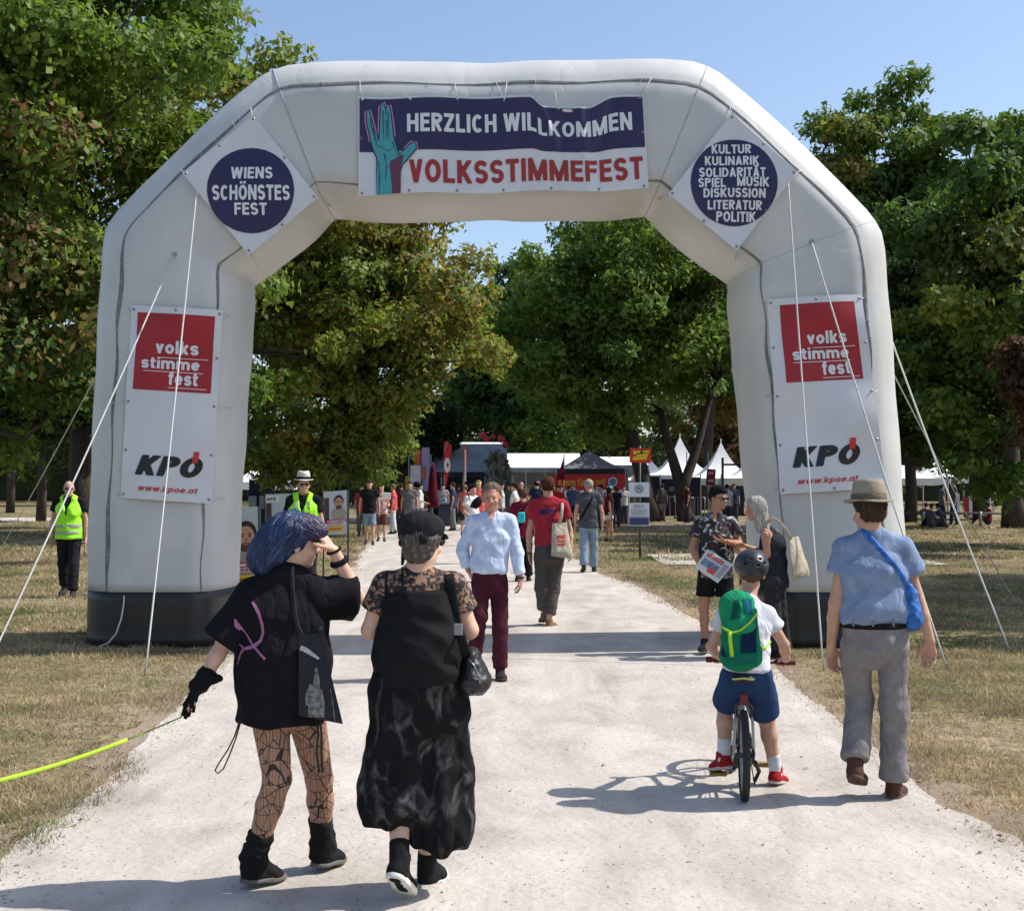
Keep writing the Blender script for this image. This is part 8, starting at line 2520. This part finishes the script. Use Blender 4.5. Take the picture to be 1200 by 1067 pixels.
# grey t-shirt
r_ = fig(690, 25.3, 1.84, 'away', 'man in dark grey t-shirt and pale jeans with a diagonal black strap walking away', (.07, .075, .085), (.22, .30, .40), hair=HG, walk=.35, wide=1.08)
sh_ = child(r_[0], 'shirt'); hits = [h for h in cast(sh_, [W(x, y, 25.3) for x, y in ((694, 582), (691, 588), (687, 595), (683, 602), (679, 609))], off=.012) if h is not None]
pb_ = thing('crossbody_strap', hits[0], 'black crossbody strap on the grey t-shirt', 'strap'); MB().tube(hits, .026, 6, flat=((0, -1, 0), .3, 1)).build('webbing', BLACK, pb_)
fig(714, 38, 1.68, 'right', 'woman with cyan cap, dark top and white shorts standing left of the notice boards', (.06, .015, .02), (.62, .60, .58), hair=HB, shorts=True, plen=.45, hat=cap_hat(cl((.08, .42, .62))), hairk='long', skin=SKIN_TAN, walk=.2)
for i, (px, Y, H, c, lab) in enumerate(((722, 50, 1.6, (.02, .02, .03), 'dark-clothed person in the shade right of the woman with white shorts'), (731, 54, 1.65, (.5, .5, .5), 'pale-shirted person at the canopy\'s right corner'), (806, 56, 1.7, (.05, .02, .02), 'person behind the short barrier left of the floral-shirted man'),
                                        (852, 52, 1.7, (.5, .5, .52), 'person in pale top under the grey-white tent'), (860, 54, 1.72, (.03, .04, .08), 'person in navy under the grey-white tent'), (575, 50, 1.75, (.08, .08, .09), 'dark figure at the grey tent\'s counter'), (538, 56, 1.72, (.05, .05, .08), 'dark figure in the grey tent\'s shade right of the bin'))):
    fig(px, Y, H, ['away', 'toward', 'left'][i % 3], lab, c, (.05, .05, .07), hair=HB if i % 2 else HBr, walk=.15)
far_ = [(519, 52, 1.72, (.30, .30, .33), 'person in light grey top by the dark blue bin'), (531, 47, 1.78, (.04, .05, .10), 'person in navy top between the two feather flags'), (545, 43, 1.70, (.45, .12, .10), 'person in brick-red top left of the white t-shirt with the black bag'),
        (587, 46, 1.76, (.55, .55, .56), 'person in white top behind the blue-shirted man\'s right shoulder'), (596, 51, 1.70, (.10, .12, .08), 'person in olive top by the camouflage net'), (620, 50, 1.68, (.42, .40, .36), 'person in beige top under the marquee edge'),
        (637, 54, 1.75, (.06, .06, .07), 'dark-clothed person at the left end of the red stall banner'), (668, 52, 1.66, (.50, .10, .10), 'person in red top before the red stall banner'), (671, 50, 1.72, (.07, .10, .18), 'person in dark blue before the red stall banner'),
        (704, 50, 1.70, (.30, .28, .30), 'person in grey just right of the man with the pale jeans'), (776, 58, 1.70, (.10, .09, .09), 'person leaning at the scrim fence'), (793, 62, 1.72, (.35, .33, .32), 'person in grey by the crowd barrier')]
for i, (px, Y, H, c, lab) in enumerate(far_):
    fig(px, Y, H, ['toward', 'left', 'away', 'right'][i % 4], lab, c, [(.05, .06, .10), (.20, .19, .17), (.03, .03, .03)][i % 3], hair=[HB, HBr, HF][i % 3], walk=.2, shorts=i % 4 == 2, wide=1.05)
# standing and sitting people on the right
fig(1118, 53, 1.86, 'left', 'standing person with pale face and blue jeans behind the rail', (.10, .11, .15), (.03, .05, .14), hair=HF, skin=SKIN_PALE)
fig(1104, 54, 1.70, 'right', 'standing person in grey top and jeans facing left of the pair behind the rail', (.14, .14, .18), (.03, .04, .09), hair=HBr)
fig(1189, 57, 1.75, 'toward', 'person in blue by the orange awning at the right', (.10, .16, .28), (.02, .02, .04), hair=HB)
fig(1180, 56, 1.72, 'right', 'person in dark clothes bending beside the orange awning', (.03, .03, .045), (.02, .02, .03), hair=HBr)
fig(1197, 58, 1.74, 'away', 'person at the right border behind the rail', (.03, .035, .05), (.02, .02, .03), hair=HB)
def sitter(px, Y, label, top, leg, facing=1.0, hair=HBr):
    b = W(px, 600, Y); b[2] = 0
    f = V(math.sin(facing), math.cos(facing), 0); sd = V(math.cos(facing), -math.sin(facing), 0)
    if sd[0] < 0: sd = -sd
    P = lambda x, y, z: b + sd * x + f * y + V(0, 0, z)
    J = dict(hc=P(0, .05, .82), nk=P(0, -.03, .66), sl=P(-.16, -.04, .60), sr=P(.16, -.04, .60), el=P(-.22, .10, .38), er=P(.22, .10, .38), wl=P(-.12, .30, .42), wr=P(.12, .30, .42), hl=P(-.09, 0, .11), hr=P(.09, 0, .11),
             kl=P(-.14, .40, .40), kr=P(.14, .40, .40), al=P(-.10, .62, .09), ar=P(.10, .62, .09), tl=P(-.10, .80, .01), tr=P(.10, .80, .01))
    spec = dict(label=label, vox=.018, head=(facing, 0, 0), shirt=dict(m=cl(top), o=.02, hemo=.03, hem=.10, sleeve=.5, so=.02), pants=dict(m=cl(leg), o=.012, leg=.02, len=1.9), shoes=dict(m=BLACK), hair=dict(kind='short', m=hair))
    spec['hand_l'] = (f, V(0, 0, -1), sd, .4); spec['hand_r'] = (f, V(0, 0, -1), -sd, .4)
    person(spec, J, (b[0], b[1]))
sitter(1091, 50.5, 'person in grey sitting on the grass nearest the dark trunk', (.10, .10, .12), (.05, .05, .06), 1.2)
sitter(1100, 51.3, 'person in dark blue sitting on the grass behind the one in grey', (.03, .035, .07), (.02, .025, .05), -.8, HB)
sitter(1085, 53, 'person in dark red sitting against the trunk', (.14, .03, .03), (.03, .03, .04), .5)
sitter(1158, 54, 'person in dark red lying low beside the orange-awning stall', (.12, .015, .03), (.03, .03, .04), -1.2, HB)
# a scrap of paper on the meadow
q = G(1166, 619); t = meshobj('paper_scrap', [q + V(-.2, -.1, .03), q + V(.22, -.12, .05), q + V(.2, .1, .04), q + V(-.18, .1, .06)], [(0, 1, 2, 3)], canvas, None, loc=q); tagset(t, 'pale paper scrap lying on the grass before the rail', 'paper')
